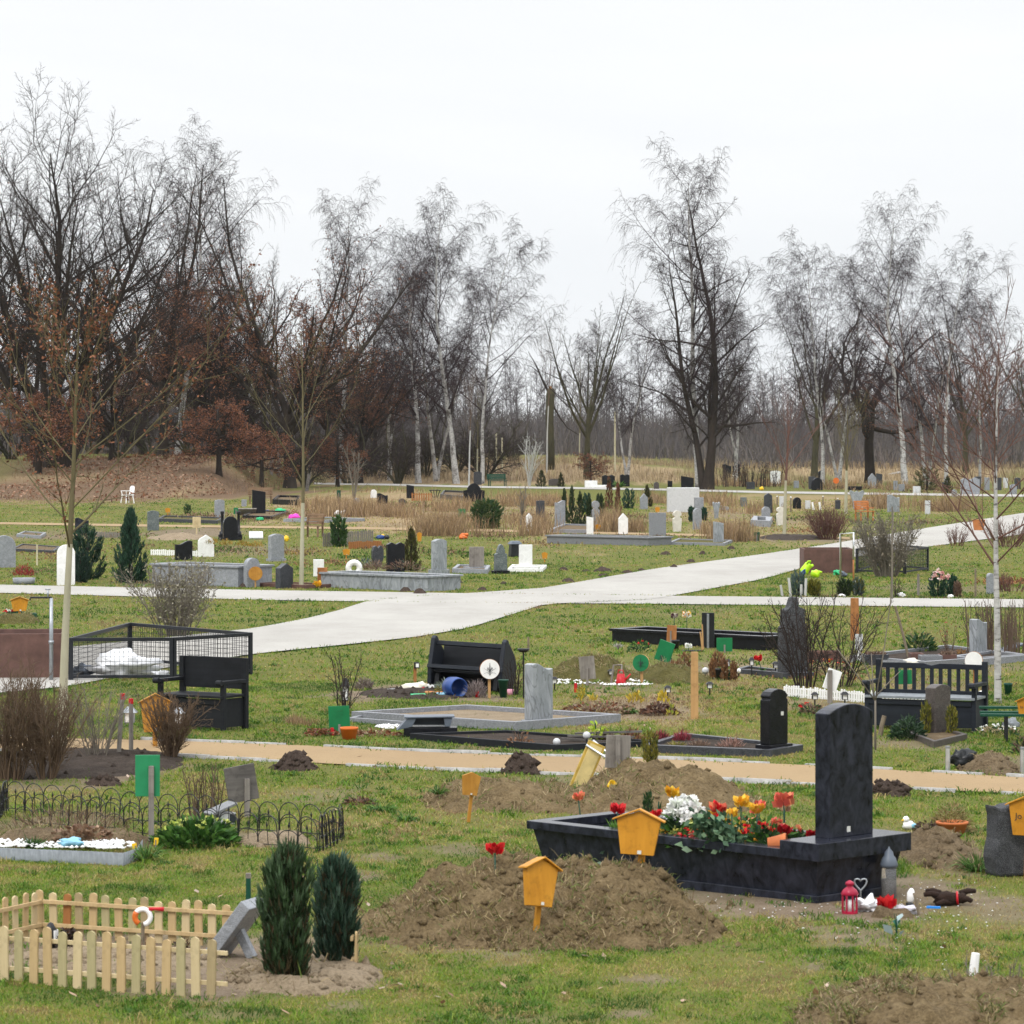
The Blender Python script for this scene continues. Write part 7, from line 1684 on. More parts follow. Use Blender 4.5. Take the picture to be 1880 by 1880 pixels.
# right: planters, rhododendron, headstone, white sign
kerb('long grey stone border behind the brown planters', [(1560, 1216), (1700, 1228), (1880, 1214), (1740, 1196)], .09, .13, 'mid_granite', 'dark_soil')
for lb, px, py, w, h, m, pal in [('reddish brown planter under the rhododendron', 1685, 1218, 24, 18, 'corten', None), ('grey ribbed planter between the brown planters', 1711, 1223, 40, 19, 'mid_granite', None), ('brown planter with bare twigs beside the grey ribbed planter', 1742, 1220, 30, 18, 'corten', HEATH), ('brown low planter behind the thorny shrub', 1515, 1216, 60, 20, 'corten', None), ('grey low planter behind the white painted board', 1610, 1222, 44, 20, 'dark_stone', HEATH), ('long grey planter before the rhododendron', 1640, 1228, 50, 14, 'mid_granite', None)]:
    planter(lb, px, py, w, .35, h, m, .05, pal=pal)
plant('glossy green rhododendron bush behind the reddish planter', 1688, 1202, 56, 46, DKGR + [(.12, .16, .03)], 260, name='rhododendron', cat='bush', leaf=(.15, .05), quad=True, stems=(5, .012, 'stick'))
headstone('grey wavy veined headstone at the picture edge beside the pale young birch', 1796, 1208, 35, 74, 'wave', 'grey_marble', t=.16)
kerb('pale stone border of the wavy veined headstone', [(1748, 1216), (1800, 1222), (1890, 1214), (1830, 1204)], .1, .12, 'grey_granite', 'soil')
plant('rusty small plant between planter and wavy headstone', 1766, 1208, 24, 20, [(.25, .12, .04), (.3, .17, .06)], 120, name='withered_plant', leaf=(.07, .02))
shrub('thick stand of brown dry stems behind the wavy headstone', 1850, 1204, 170, 110, 'brown_twig', 90, 3, 0, 81, .012, base=.95, out=.1, trop=.1, wig=.03)
shrub('tall weed skeleton stems with dark seed heads by the dry stems', 1800, 1196, 110, 100, 'twig', 9, 7, 0, 82, .009, base=.8, out=.2, buds=(60, .05, [(.03, .02, .015)]))
stake('thin dark stick leaning beside the rhododendron', 1672, 1215, 5, 102, 'stick', -.28)
disc_sign('white faced round sign with brown rim near the pale young birch', 1788, 1264, 34, 34, 'white', 'rust_wood', 'rust_wood', -.4, None, tilt=0)
shrub('low thorny twigs with buds beside the brown planter', 1742, 1204, 60, 66, 'brown_twig', 7, 5, 0, 83, .008, base=.2, buds=(40, .04, [(.3, .04, .04), (.3, .22, .1)]))
blob('beige boulder pile beside the grey ribbed planter', 1675, 1226, 40, 16, 'cream_stone', 'stone_pile', 'stones', 5, .8)
plant('bright green small plant beside the boulder pile', 1670, 1228, 18, 14, LUSH, 80, name='leafy_plant', leaf=(.06, .02))
flat_sheet('dark slanted lid lying under the dry stems', 1855, 1200, 46, .4, 'slate_plastic', 'slab', 'slab', .3, .12, .03, roll=-.3)
picket_run('toy white picket fence section near the thorny shrub', (1440, 1278), (1600, 1292), .17, .055, .036, 'white', t=.012)
picket_run('toy white picket fence section behind the dark bench', (1595, 1292), (1712, 1300), .20, .07, .045, 'white', t=.012)
board_sign('green board on a post seen behind the dark bench backrest', 1662, 1296, 25, 26, 40, 'green_paint', 'dark_green', rz=-.15, sw=.06, roll=-.03)
headstone('brown arched gravestone in front of the dark slatted bench', 1722, 1350, 49, 98, 'arch', 'brown_stone', t=.17)
kerb('worn brown stone border at the brown arched gravestone', [(1660, 1352), (1715, 1372), (1776, 1358), (1720, 1342)], .07, .08, 'brown_stone', 'soil')
plant('dark glossy evergreen shrub beside the brown arched gravestone', 1668, 1358, 60, 48, [(.012, .03, .014), (.02, .048, .02), (.04, .075, .035)], 420, name='evergreen_shrub', cat='bush', leaf=(.11, .03), quad=True)
conifer('yellow green dwarf thuja at the near side of the brown gravestone', 1700, 1352, 20, 62, GOLD, 'column', 500, leaf=(.06, .016)); conifer('yellow green dwarf thuja at the far side of the brown gravestone', 1748, 1352, 22, 56, GOLD, 'column', 600, leaf=(.06, .016))
stake('broken wooden stick leaning before the dark slatted bench', 1614, 1352, 9, 38, 'stick', .25)
for lb, px, py, h, d in [('white garden globe behind the bench armrest', 1801, 1300, 32, 13), ('white garden globe low beside the bench leg', 1800, 1318, 18, 11)]: globe_lamp(lb, px, py, h, d, 'white')
o = thing('bench', 'dark green flat garden bench at the picture edge', 'bench', G(1855, 1362), -.1); b = MB()
for i, (y, z) in enumerate(((0, .36), (.2, .38), (.42, .43))): b.box((.12, y, z), (1.05, .08, .035))
b.build('seat', 'dark_green', o, bev=.003); b = MB(); [b.box((x, y, .18), (.04, .04, .36)) for x in (-.05, .5) for y in (0, .4)]; b.build('leg', 'black_metal', o)
house_sign('orange house sign at the picture edge beside the flat green bench', 1884, 1362, 34, 36, 46, rz=-.3, text='In', m='yellow_wood')
blob('grey cloth bundle on the flat green bench', 1856, 1340, 26, 22, 'grey_plastic', 'bundle', 'bundle', 4, .9)
plant('low evergreen ground plants with white blooms below the flat bench', 1830, 1348, 90, 18, DKGR + STRAW, 220, name='ground_plant', leaf=(.07, .03), quad=True, flowers=(14, .03, WHT))
pot('dark green pot behind the pale young birch trunk', 1851, 1276, 16, 22, 'dark_green'); pot('black pot behind the bench armrest', 1808, 1278, 10, 24, 'black_plastic')
plant('dark brown prickly plant at the picture edge by the flat bench', 1876, 1385, 34, 40, HEATH + DKGR, 160, name='withered_plant', leaf=(.09, .02))
stake('steel path lamp post at the sandy path', 1740, 1418, 9, 44, 'bright_steel', n=8, name='path_lamp', cat='lamp post', top='steel'); stake('steel path lamp post at the picture edge', 1877, 1420, 9, 44, 'bright_steel', n=8, name='path_lamp', cat='lamp post', top='steel')
blob('black plastic sack half sunk in the soil mound', 1768, 1411, 44, 36, 'black_plastic', 'sack', 'sack', 8, .7)
plant('low evergreen tangle before the toy white fence', 1490, 1312, 50, 24, DKGR + HEATH, 180, name='leafy_plant', leaf=(.09, .03), quad=True, flowers=(3, .04, RED))
# thin bare sapling rods by the bench
o = thing('sapling_rods', 'thin pale sapling with four forked rods in front of the bench', 'sapling', G(1607, 1376)); k = mpp(1376)
b = MB(); b.tube([(0, 0, -.1), (0, 0, 90 * k)], [.017, .013], 7)
for pts in (((0, 0, 88 * k), (14 * k, 0, 170 * k), (28 * k, 0, 270 * k), (32 * k, 0, 400 * k), (34 * k, 0, 440 * k)), ((0, 0, 88 * k), (-10 * k, 0, 130 * k), (-28 * k, 0, 182 * k), (-32 * k, 0, 200 * k)), ((0, 0, 80 * k), (-3 * k, .1, 120 * k), (-6 * k, .1, 176 * k)), ((0, 0, 96 * k), (20 * k, 0, 118 * k), (46 * k, 0, 144 * k)), ((-2 * k, 0, 92 * k), (-40 * k, 0, 145 * k), (-70 * k, 0, 185 * k))): b.tube(pts, [.010 - .007 * i / len(pts) for i in range(len(pts))], 5)
b.build('stem', 'grey_twig', o, True)
# young birch at the edge
o = sapling('young white birch with yellowish trunk at the picture edge', 1832, 1292, 665, 232, 330, 91, tw='red_twig', bk='birch_bark', tr=.06, k0=22, ang=48, len_=.60, up=.04, k1=12, full=True, rr=.42, tmin=.0065)
# ================================================================ beyond the gravel road, up to the far sandy path
headstone('white slender headstone behind the slanting pale trunk', 121, 1074, 34, 76, 'round', 'white_stone', rz=.2, t=.14)
headstone('large grey round topped headstone at the picture edge', 8, 1042, 42, 61, 'round', 'grey_stone', rz=.3, t=.2)
o = plant('dark red heather in a grey bowl beside the gravel road', 44, 1068, 40, 24, [(.26, .02, .025), (.34, .04, .04), (.16, .015, .02)], 420, name='heather', leaf=(.09, .014), up=1.2, lift=.16)
o = thing('planter_bowl', 'grey stone bowl holding dark red heather', 'planter', G(44, 1072)); k = mpp(1072); b = MB(); b.lathe([(18 * k, 0), (20 * k, .03), (21 * k, 11 * k), (19 * k, 11 * k), (17 * k, 9 * k)], 22); b.build('bowl', 'grey_stone', o, True)
conifer('pointed dark juniper in front of the far sandy path', 240, 1070, 74, 136, [(.014, .04, .024), (.022, .06, .034), (.035, .085, .05)], 'cone', 4200, 'juniper', leaf=(.16, .03), up=1.5, lump=.4)
conifer('rounded dark conifer beside the white slender headstone', 160, 1064, 66, 92, [(.012, .034, .02), (.02, .05, .03), (.03, .07, .042)], 'oval', 2800, 'juniper', leaf=(.14, .03), up=1.2, lump=.4)
conifer('low dark conifer in front of the rounded conifer', 148, 1070, 34, 58, [(.014, .036, .026), (.022, .05, .036)], 'oval', 1400, 'juniper', leaf=(.12, .025))
headstone('black gravestone with wavy top beside the juniper', 337, 1028, 33, 36, 'wave_left', 'black_stone', rz=.35, t=.16)
headstone('white curved top headstone beside the black wavy gravestone', 378, 1022, 30, 42, 'ogee', 'white_stone', rz=.25, t=.12)
picket_run('toy white picket fence behind the white curved headstone', (278, 1019), (365, 1022), .20, .10, .07, 'white', t=.012)
kerb_rect('grey high sided grave trough with heathers', 437, 1078, 3.2, 1.35, .12, .52, 'grey_stone', 'soil', rz=RZ + .1, top=.05, fz=.9)
headstone('grey rectangular headstone on the high sided trough', 507, 1030, 29, 50, 'arch', 'grey_stone', t=.16, base=(.1, .08))
headstone('light grey round gravestone behind the round wooden sign', 462, 1078, 30, 56, 'round', 'grey_stone', rz=.6, t=.2)
disc_sign('round brown wooden sign with a stake at the high sided trough', 469, 1079, 26, 13, 'old_yellow_wood', 'rust_wood', 'post_wood', .1)
headstone('dark blue grey pointed headstone near the pale sapling trunk', 522, 1080, 32, 48, 'gable', 'dark_stone', t=.2)
for lb, px, py, w in [('orange green heather on the high sided trough nearest the white headstone', 388, 1022, 26), ('orange green heather in the middle of the high sided trough', 415, 1024, 26), ('orange green heather beside the grey rectangular headstone', 470, 1028, 30), ('orange green heather at the sapling end of the trough', 446, 1026, 26)]:
    plant(lb, px, py, w, 13, [(.30, .17, .03), (.22, .22, .04), (.36, .22, .05)], 160, name='heather', leaf=(.09, .02), up=1.0, lift=.42)
headstone('white spotted headstone beside the brown wooden stele', 585, 1058, 20, 33, 'rect', 'white_stone', rz=.3, t=.08)
headstone('brown wooden stele near the pale sapling trunk', 592, 1078, 19, 38, 'rect', 'rust_wood', rz=.2, t=.1, name='wooden_stele')
tulip('red flower beside the brown wooden stele', 604, 1068, 8, 9, RED, 'flower', leaf=False); tulip('yellow flower at the foot of the brown stele', 583, 1080, 6, 12, YEL, 'flower', leaf=False)
kerb_rect('dark low border around the spotted headstone', 560, 1081, 2.0, 1.1, .08, .10, 'corten', 'soil', rz=RZ)
# white ring shaped stone
o = thing('ring_gravestone', 'white ring shaped gravestone beside the granite sided grave', 'gravestone', G(650, 1056), .2); k = mpp(1056)
b = MB(); b.tube([(10.5 * k * math.cos(t), 0, 13 * k + 10.5 * k * math.sin(t)) for t in [2 * PI * i / 24 for i in range(25)]], .085, 10, cap=False); b.build('ring', 'white_stone', o, True); b = MB(); b.box((0, 0, .03), (20 * k, .25, .08)); b.build('plinth', 'white_stone', o, bev=.006)
kerb_rect('grey marble sided grave with heathers and withered plants', 785, 1086, 3.9, 1.3, .12, .36, 'grey_marble', 'dark_soil', rz=RZ + .06, top=.05, fz=.95)
headstone('grey marble headstone at the head of the marble sided grave', 806, 1068, 29, 62, 'arch', 'grey_marble', t=.15, base=(.12, .09), lift=.25)
headstone('small dark heart shaped gravestone, narrower of the two', 693, 1042, 23, 42, 'heart', 'dark_stone', rz=.5, t=.14); headstone('broad black gravestone with scalloped top', 726, 1050, 35, 56, 'double', 'black_stone', rz=.35, t=.16)
conifer('golden brown pointed thuja beside the broad black gravestone', 755, 1048, 36, 78, [(.04, .045, .012), (.065, .07, .018), (.09, .085, .025), (.05, .035, .015)], 'cone', 2400, leaf=(.11, .024), up=1.5)
for lb, px, py, w, h, pal in [('brown heather at the near end of the marble sided grave', 690, 1066, 50, 20, HEATH), ('withered red brown plants on the marble sided grave', 745, 1066, 70, 22, HEATH + REDH[-1:] + DKGR[:1]), ('grey lavender behind the marble sided grave', 670, 1040, 56, 18, BLUEG + [(.2, .2, .2)])]: plant(lb, px, py, w, h, pal, 260, name='heather', leaf=(.12, .02), lift=.3 if 'grey' not in lb else 0)
headstone('dark green black headstone with round top by the low white border', 919, 1053, 25, 54, 'step', 'green_stone', rz=.4, t=.16, base=(.12, .09), bm='black_stone')
headstone('plain white rectangular headstone with white plinth', 965, 1046, 25, 46, 'rect', 'white_stone', rz=.3, t=.12, base=(.3, .10))
headstone('weathered grey stone in a wooden frame', 875, 1048, 28, 44, 'rect', 'grey_wood', rz=.3, t=.12, base=(.3, .12), bm='grey_stone')
kerb('low white stone border before the plain white headstone', [(932, 1050), (996, 1050), (1004, 1043), (940, 1042)], .09, .10, 'white_stone'); kerb('pale stone border before the framed stone', [(830, 1052), (895, 1054), (900, 1046), (840, 1044)], .1, .14, 'grey_stone', 'soil')
house_sign('small orange house sign right of the plain white headstone', 1000, 1034, 11, 13, 8, roof=False)
o = thing('water_butt', 'dark covered container with glossy lid behind the dark headstone', 'container', G(945, 1022), .3); k = mpp(1022); b = MB(); b.box((0, 0, 12 * k), (20 * k, .35, 24 * k), taper=.85); b.build('container_body', 'black_plastic', o, bev=.02); b = MB(); b.box((0, -.02, 26 * k), (24 * k, .42, 6 * k), taper=.6); b.build('lid', 'slate_plastic', o, bev=.02)
headstone('slate coloured headstone near the orange tag by the far sandy path', 281, 974, 22, 38, 'arch', 'green_stone', rz=.2, t=.14)
headstone('black three part monument with round centre stone', 423, 992, 28, 44, 'round', 'black_stone', rz=.25, t=.16, base=(.25, .1))
for lb, px in (('black pillar, nearer the juniper, at the three part monument', 408), ('black pillar on the far side of the three part monument', 438)):
    o = thing('pillar', lb, 'pillar', G(px, 990)); k = mpp(990); b = MB(); b.lathe([(.11, 0), (.11, 14 * k), (.06, 15 * k), (.055, 46 * k), (.075, 48 * k), (.075, 51 * k), (.02, 52 * k)], 12); b.build('shaft', 'black_stone', o, True); b = MB(); b.box((0, 0, .08), (.28, .28, .2)); b.build('base', 'black_stone', o, bev=.006)
heap('pale sandy grave mound before the far sandy path', 330, 988, 120, 9, 'sandy_soil', 3.0, 51, res=40, flat=.9)
board_sign('pale wooden board on a stake over the sandy mound', 361, 983, 15, 20, 14, 'pale_pine', 'pale_pine', sw=.05, rz=.1)
flat_sheet('tilted grey stone plate beside the three part monument', 470, 990, 26, .5, 'light_granite', 'stone_plate', 'stone plate', .1, .16, .06, tilt=.5)
headstone('dark headstone partly hidden by the slanting trunk', 150, 980, 26, 30, 'wave', 'blue_granite', rz=.3, t=.16)
plant('small dark evergreen beside the hidden dark headstone', 162, 982, 26, 24, DKGR, 200, name='evergreen_shrub', cat='bush', leaf=(.12, .04), quad=True)
picket_run('brown toy picket fence beside the hidden dark headstone', (166, 986), (222, 988), .22, .12, .08, 'grey_wood', t=.012)
kerb('dark low border with earth at the picture edge', [(20, 1012), (100, 1016), (112, 1008), (40, 1003)], .1, .1, 'dark_stone', 'soil'); kerb('grey low border by the large round topped headstone', [(30, 986), (75, 989), (85, 983), (45, 980)], .1, .12, 'grey_stone', 'soil')
stake('pale wooden stake before the large round topped headstone', 68, 1038, 4, 38, 'pale_stake', n=4)
# ================================================================ rows along the far sandy path and the far road
o = thing('plastic_chair', 'white plastic armchair standing at the foot of the bank', 'chair', G(234, 924), -.9); s = 1.12
b = MB(); b.box((0, 0, .42 * s), (.46 * s, .44 * s, .03)); b.build('seat', 'white', o, bev=.01)
b = MB(); b.prism([(-.23 * s, .42 * s), (.23 * s, .42 * s), (.22 * s, .82 * s), (.12 * s, .9 * s), (-.12 * s, .9 * s), (-.22 * s, .82 * s)], .03, TR((0, .2 * s, 0), rx=-.12)); b.build('backrest', 'white', o, bev=.01)
for x in (-1, 1):
    b = MB(); b.box((x * .24 * s, 0, .64 * s), (.05 * s, .5 * s, .03)); b.build('armrest', 'white', o)
    for y in (-1, 1):
        b = MB(); b.tube([(x * .20 * s, y * .19 * s, .42 * s), (x * .25 * s, y * .24 * s, 0)], .028 * s, 6); b.tube([(x * .20 * s, y * .19 * s, .42 * s), (x * .24 * s, y * .22 * s, .64 * s)], .02 * s, 6) if y < 0 else None; b.build('leg', 'white', o)
ST = [  # px, py, width, height, profile, stone, turn, label
 (403, 950, 19, 34, 'arch', 'grey_stone', .3, 'grey arched headstone near the small dark bush'), (475, 946, 25, 48, 'slope', 'black_stone', .3, 'tall black headstone with slanting top by the brown bench'),
 (686, 914, 12, 16, 'round', 'white_stone', .2, 'small white headstone between dry grass clumps'), (702, 925, 20, 20, 'wave', 'black_stone', .3, 'low black headstone beside the small white one'), (753, 915, 14, 26, 'slope', 'black_stone', .2, 'narrow black headstone in front of the far road'),
 (870, 922, 40, 36, 'step', 'black_stone', .15, 'wide black headstone with stepped shoulders'), (877, 890, 15, 25, 'arch', 'dark_stone', .2, 'dark headstone behind the wide stepped headstone'),
 (992, 952, 16, 34, 'rect', 'dark_stone', .2, 'dark slim headstone near the conifer row'), (1028, 968, 20, 50, 'wave_left', 'grey_stone', .5, 'grey wavy headstone at the start of the conifer row'), (1093, 964, 17, 46, 'neck', 'grey_stone', .3, 'grey turban shaped headstone among the conifers'),
 (971, 978, 12, 37, 'point', 'white_stone', .2, 'slim white pointed headstone in dry grass'), (1083, 981, 13, 34, 'slope', 'white_stone', .2, 'slim white slanted headstone by the far path'), (1144, 981, 18, 40, 'point', 'white_stone', .2, 'white pointed headstone by the dry grass clump'),
 (1207, 984, 32, 44, 'rect', 'grey_granite', .2, 'broad grey headstone on the dark sided grave'), (1182, 935, 15, 30, 'point', 'grey_stone', .3, 'grey pointed headstone before the golden conifer'), (1243, 976, 18, 40, 'neck', 'cream_stone', .3, 'cream turban shaped headstone'),
 (1283, 950, 18, 38, 'rect', 'grey_stone', .3, 'grey plain headstone behind the cream one'), (1280, 972, 17, 40, 'round', 'grey_stone', .4, 'grey rounded headstone next to the cream one'), (1315, 952, 15, 32, 'flare', 'grey_marble', .3, 'grey marble headstone with jagged top'),
 (1319, 998, 20, 42, 'slope', 'grey_marble', .4, 'grey slanted headstone between dry grass clumps'), (1410, 942, 16, 38, 'ogee', 'dark_stone', .3, 'dark pointed headstone near the far road'), (1406, 954, 17, 25, 'round', 'grey_stone', .4, 'small grey rounded headstone on a bench like base'), (1433, 965, 17, 36, 'neck', 'cream_stone', .3, 'cream headstone behind the pale sapling trunk'),
 (1436, 930, 11, 20, 'rect', 'light_granite', .2, 'small pale headstone beyond the sapling trunk'), (1463, 934, 16, 22, 'round', 'black_stone', .3, 'black round headstone with red flowers'), (1483, 934, 10, 16, 'rect', 'light_granite', .2, 'small pale square headstone beside white candles'),
 (1573, 935, 28, 36, 'flare', 'grey_marble', .1, 'grey wing shaped headstone'), (1640, 940, 24, 32, 'wave', 'grey_marble', .5, 'grey rough marble headstone above the brushwood'), (1703, 944, 10, 26, 'rect', 'light_granite', .3, 'slim pale leaning headstone near dry grass'), (1018, 892, 22, 14, 'arch', 'brown_stone', .1, 'low brown arched stone between two dark conifers'),
 (1117, 894, 24, 23, 'double', 'black_stone', .2, 'black carved stone on the far road, nearer the white table stone'), (1147, 893, 18, 23, 'double', 'black_stone', .2, 'black carved stone beside the spiky green plant'), (1262, 895, 24, 22, 'slope', 'black_stone', .3, 'black slanted stone behind the long white stone'), (1335, 878, 16, 26, 'wave', 'black_stone', .4, 'black winged stone, nearer the birch, beyond the far road'), (1352, 878, 14, 26, 'wave_left', 'black_stone', -.4, 'black winged stone beside its twin beyond the far road'),
 (1424, 892, 18, 28, 'rough', 'white_stone', .2, 'white rock shaped stone beyond the far road'), (1500, 900, 22, 24, 'round', 'black_stone', .6, 'black round stone leaning beyond the far road'), (1490, 898, 12, 24, 'rect', 'dark_stone', .4, 'dark slim stone beside the leaning round stone'), (1601, 896, 16, 28, 'point', 'grey_stone', .3, 'grey triangular stone beyond the far road'), (1614, 894, 12, 26, 'slope', 'dark_stone', .3, 'dark slim stone beside the triangular stone'),
 (1781, 908, 36, 32, 'double', 'grey_stone', .2, 'broad grey stone beyond the far road near the young birch'), (1795, 900, 12, 26, 'rect', 'dark_stone', .2, 'dark slim stone behind the broad grey stone'), (1683, 906, 14, 14, 'rect', 'light_granite', .2, 'small pale block beside the green bush'), (1860, 908, 14, 20, 'round', 'grey_stone', .2, 'small grey stone at the picture edge beyond the far road'), (1205, 898, 10, 14, 'round', 'brown_stone', .2, 'small brown stone beyond the far road'), (1644, 900, 8, 18, 'rect', 'grey_stone', .2, 'slim grey stone in the tall dry grass'), (1818, 1090, 15, 40, 'round', 'grey_stone', .4, 'grey round topped headstone beside the yellowish birch trunk'),
 (1508, 884, 13, 22, 'ogee', 'black_stone', .3, 'black pointed stone standing behind the leaning round stone'), (1462, 896, 10, 14, 'rect', 'grey_stone', .3, 'small grey stone between white rock and leaning round stone'), (1735, 902, 12, 18, 'slope', 'dark_stone', .3, 'dark little stone beside the mossy green bush'), (1752, 912, 10, 14, 'round', 'grey_stone', .3, 'little grey stone between mossy bush and broad grey stone'), (1812, 900, 10, 24, 'rect', 'grey_stone', .3, 'slim grey stone on the far side of the broad grey stone'), (1846, 896, 9, 20, 'slope', 'light_granite', .3, 'slim pale stone near the young birch twigs'), (1868, 898, 12, 22, 'arch', 'dark_stone', .3, 'dark arched stone at the picture edge by the far road'), (1655, 902, 12, 14, 'rect', 'grey_granite', .3, 'squat grey stone in tall dry grass'), (1570, 900, 26, 8, 'rect', 'black_stone', .2, 'low wide black stone before the triangular stone'), (1378, 898, 16, 14, 'rect', 'dark_stone', .2, 'low dark stone among the tall black weed stalks'), (1230, 894, 9, 12, 'rect', 'black_stone', .3, 'tiny black stone by the black slanted stone'), (1595, 930, 9, 14, 'rect', 'grey_stone', .2, 'tiny grey stone beside the wing shaped headstone'), (1538, 935, 10, 18, 'rect', 'dark_stone', .3, 'small dark stone behind the pale sapling trunk'), (1365, 930, 12, 18, 'rect', 'green_stone', .3, 'small greenish stone before the dark pointed headstone'), (1000, 928, 22, 12, 'slope', 'dark_stone', .3, 'low tilted dark stone under the bare thin tree'), (655, 925, 14, 12, 'round', 'grey_stone', .2, 'small grey stone in front of the small white headstone'), (738, 928, 14, 14, 'round', 'brown_stone', .2, 'small brown stone beside the narrow black headstone'), (448, 930, 10, 14, 'rect', 'grey_stone', .2, 'small grey stone by the lying table frame'), (1832, 900, 14, 24, 'rect', 'dark_stone', .3, 'dark slim stone among bare twigs at the picture edge'), (1330, 937, 16, 10, 'slope', 'grey_stone', .5, 'low grey lectern stone beside the jagged headstone')]
for px, py, w, h, pr, m, rz, lb in ST: headstone(lb, px, py, w, h, pr, m, rz=rz, t=.14)
o = thing('memorial_block', 'long white rough block stone before the far road', 'gravestone', G(1254, 940), .1); k = mpp(940); b = MB(); b.box((0, 0, 22 * k), (58 * k, .5, 46 * k)); b.build('stone', 'light_granite', o, bev=.03); tag(o, None)
kerb_rect('dark grey sided grave with plain earth in front of the broad headstone', 1190, 1002, 4.6, 1.5, .14, .26, 'mid_granite', 'soil', rz=RZ + .12, top=.05, fz=.9)
kerb('grey low border along the conifer row', [(1010, 978), (1080, 980), (1100, 970), (1035, 968)], .12, .16, 'grey_granite', 'soil'); kerb('grey stone border beside the slanted headstone', [(1228, 1000), (1330, 1002), (1345, 996), (1245, 993)], .1, .1, 'grey_granite', 'turf')
kerb('pale bench like stone base below the small grey rounded headstone', [(1378, 966), (1414, 968), (1418, 960), (1384, 958)], .3, .28, 'grey_stone')
CN = [(1036, 960, 16, 62, 0), (1050, 962, 18, 68, 0), (1065, 964, 22, 60, 0), (1078, 942, 16, 36, 1), (1082, 964, 16, 50, 0), (1104, 962, 18, 54, 0), (1118, 934, 20, 58, 2), (1134, 948, 16, 62, 2), (1154, 934, 22, 36, 1), (1188, 930, 20, 38, 3), (994, 894, 22, 30, 3), (1030, 894, 14, 26, 3), (1270, 958, 11, 26, 1), (1293, 956, 9, 22, 1), (1740, 906, 22, 32, 3), (1098, 948, 14, 40, 0)]
CP = [[(.018, .035, .012), (.028, .05, .016), (.04, .06, .02)], [(.015, .05, .03), (.025, .07, .04)], [(.12, .045, .025), (.16, .065, .035), (.06, .05, .02)], [(.03, .036, .012), (.05, .055, .018), (.07, .06, .02)]]
CL = ['first narrow conifer behind the grey wavy headstone', 'tall narrow conifer second in the conifer row', 'wide green conifer third in the conifer row', 'bluish conifer behind the conifer row', 'short green conifer before the turban headstone', 'green conifer just beyond the turban headstone', 'red brown topped conifer, wider of the two', 'red brown slim conifer beside the wider one', 'bluish small conifer beyond the red brown ones', 'golden dark conifer behind the grey pointed headstone', 'dark round conifer at the far road beside the brown arched stone', 'slim dark conifer at the other side of the brown arched stone', 'tiny green conifer before the long white block', 'tiny green conifer beside the plain grey headstone', 'dark conifer beyond the far road near leaning birches', 'dark slim conifer between turban headstone and red conifers']
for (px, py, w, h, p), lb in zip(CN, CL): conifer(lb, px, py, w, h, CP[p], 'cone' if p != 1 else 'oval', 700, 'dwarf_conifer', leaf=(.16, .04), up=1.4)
conifer('round dark evergreen bush in the dry grass', 893, 970, 56, 52, [(.025, .06, .02), (.04, .085, .028), (.06, .11, .035), (.10, .13, .05)], 'oval', 3200, 'evergreen_bush', 'bush', leaf=(.16, .06), up=.6)
conifer('leafy laurel bush before the slatted fence', 622, 1004, 34, 56, [(.025, .06, .02), (.045, .10, .028), (.07, .13, .04)], 'column', 1500, 'laurel_bush', 'bush', leaf=(.14, .05), up=.7)
conifer('mossy green bush beyond the far road', 1702, 900, 46, 42, [(.045, .05, .015), (.07, .075, .025), (.09, .085, .03)], 'oval', 1200, 'evergreen_bush', 'bush', leaf=(.2, .05), up=.7); conifer('small dark bush near the orange tag', 344, 944, 14, 18, DKGR, 'oval', 350, 'evergreen_bush', 'bush', leaf=(.1, .04))
shrub('dense reddish brown brushwood bush beside the orange bench', 1522, 990, 100, 66, 'red_twig', 70, 8, 4, 95, .016, base=.35, out=.9); shrub('grey brown spreading bare bush before the wire bin', 1628, 1058, 150, 120, 'grey_twig', 48, 10, 6, 96, .016, base=.25, buds=(900, .09, [(.26, .23, .17), (.18, .15, .11)]))
shrub('reddish bare bush beside the young birch, beyond the road', 1850, 1004, 110, 60, 'red_twig', 34, 8, 4, 97, .014, base=.4); shrub('small reddish bare bush by the wooden litter bin', 1756, 1002, 60, 40, 'red_twig', 22, 7, 4, 98, .012, base=.4); shrub('purple grey low bush behind the round topped stone', 1856, 1086, 80, 40, 'red_twig', 22, 7, 4, 99, .012, base=.5); shrub('tall black weed stalks beyond the far road', 1390, 894, 90, 52, 'twig', 26, 4, 0, 100, .03, base=.95, out=.1, buds=(160, .16, [(.03, .02, .016), (.14, .06, .03)])); shrub('tall dark weed stalks beyond the far road by the dark tree', 1345, 894, 60, 44, 'brown_twig', 20, 4, 0, 101, .028, base=.95, out=.1, buds=(90, .15, [(.05, .03, .02)]))
# benches, far
def slat_bench(label, px, py, w, m, rz, h=.85, legm=None):
    loc = G(px, py); k = loc.y / F; L = w * k; o = thing('bench', label, 'bench', loc, rz); b = MB()
    for i in range(4): b.box((0, -.02 - .12 * i, .44), (L, .10, .035))
    b.build('seat', m, o); b = MB()
    for i in range(4): b.box((0, .09 + .02 * i, .55 + .11 * i), (L, .03, .09), rx=-.18)
    b.build('backrest', m, o)
    for x in (-1, 1): b = MB(); b.box((x * L * .42, -.35, .22), (.06, .06, .44)); b.box((x * L * .42, .08, .42), (.06, .06, h)); b.box((x * L * .42, -.16, .6), (.06, .5, .04)); b.build('leg', legm or m, o)
    return o
slat_bench('green park bench at the far road', 912, 893, 36, 'dark_green', .3); slat_bench('brown slatted bench behind the tall black headstone', 478, 925, 46, 'teak', .15); slat_bench('brown slatted bench by the laurel bush', 577, 986, 36, 'teak', -.4); slat_bench('orange wooden bench beside the brushwood bush', 1584, 956, 32, 'orange_teak', .5)
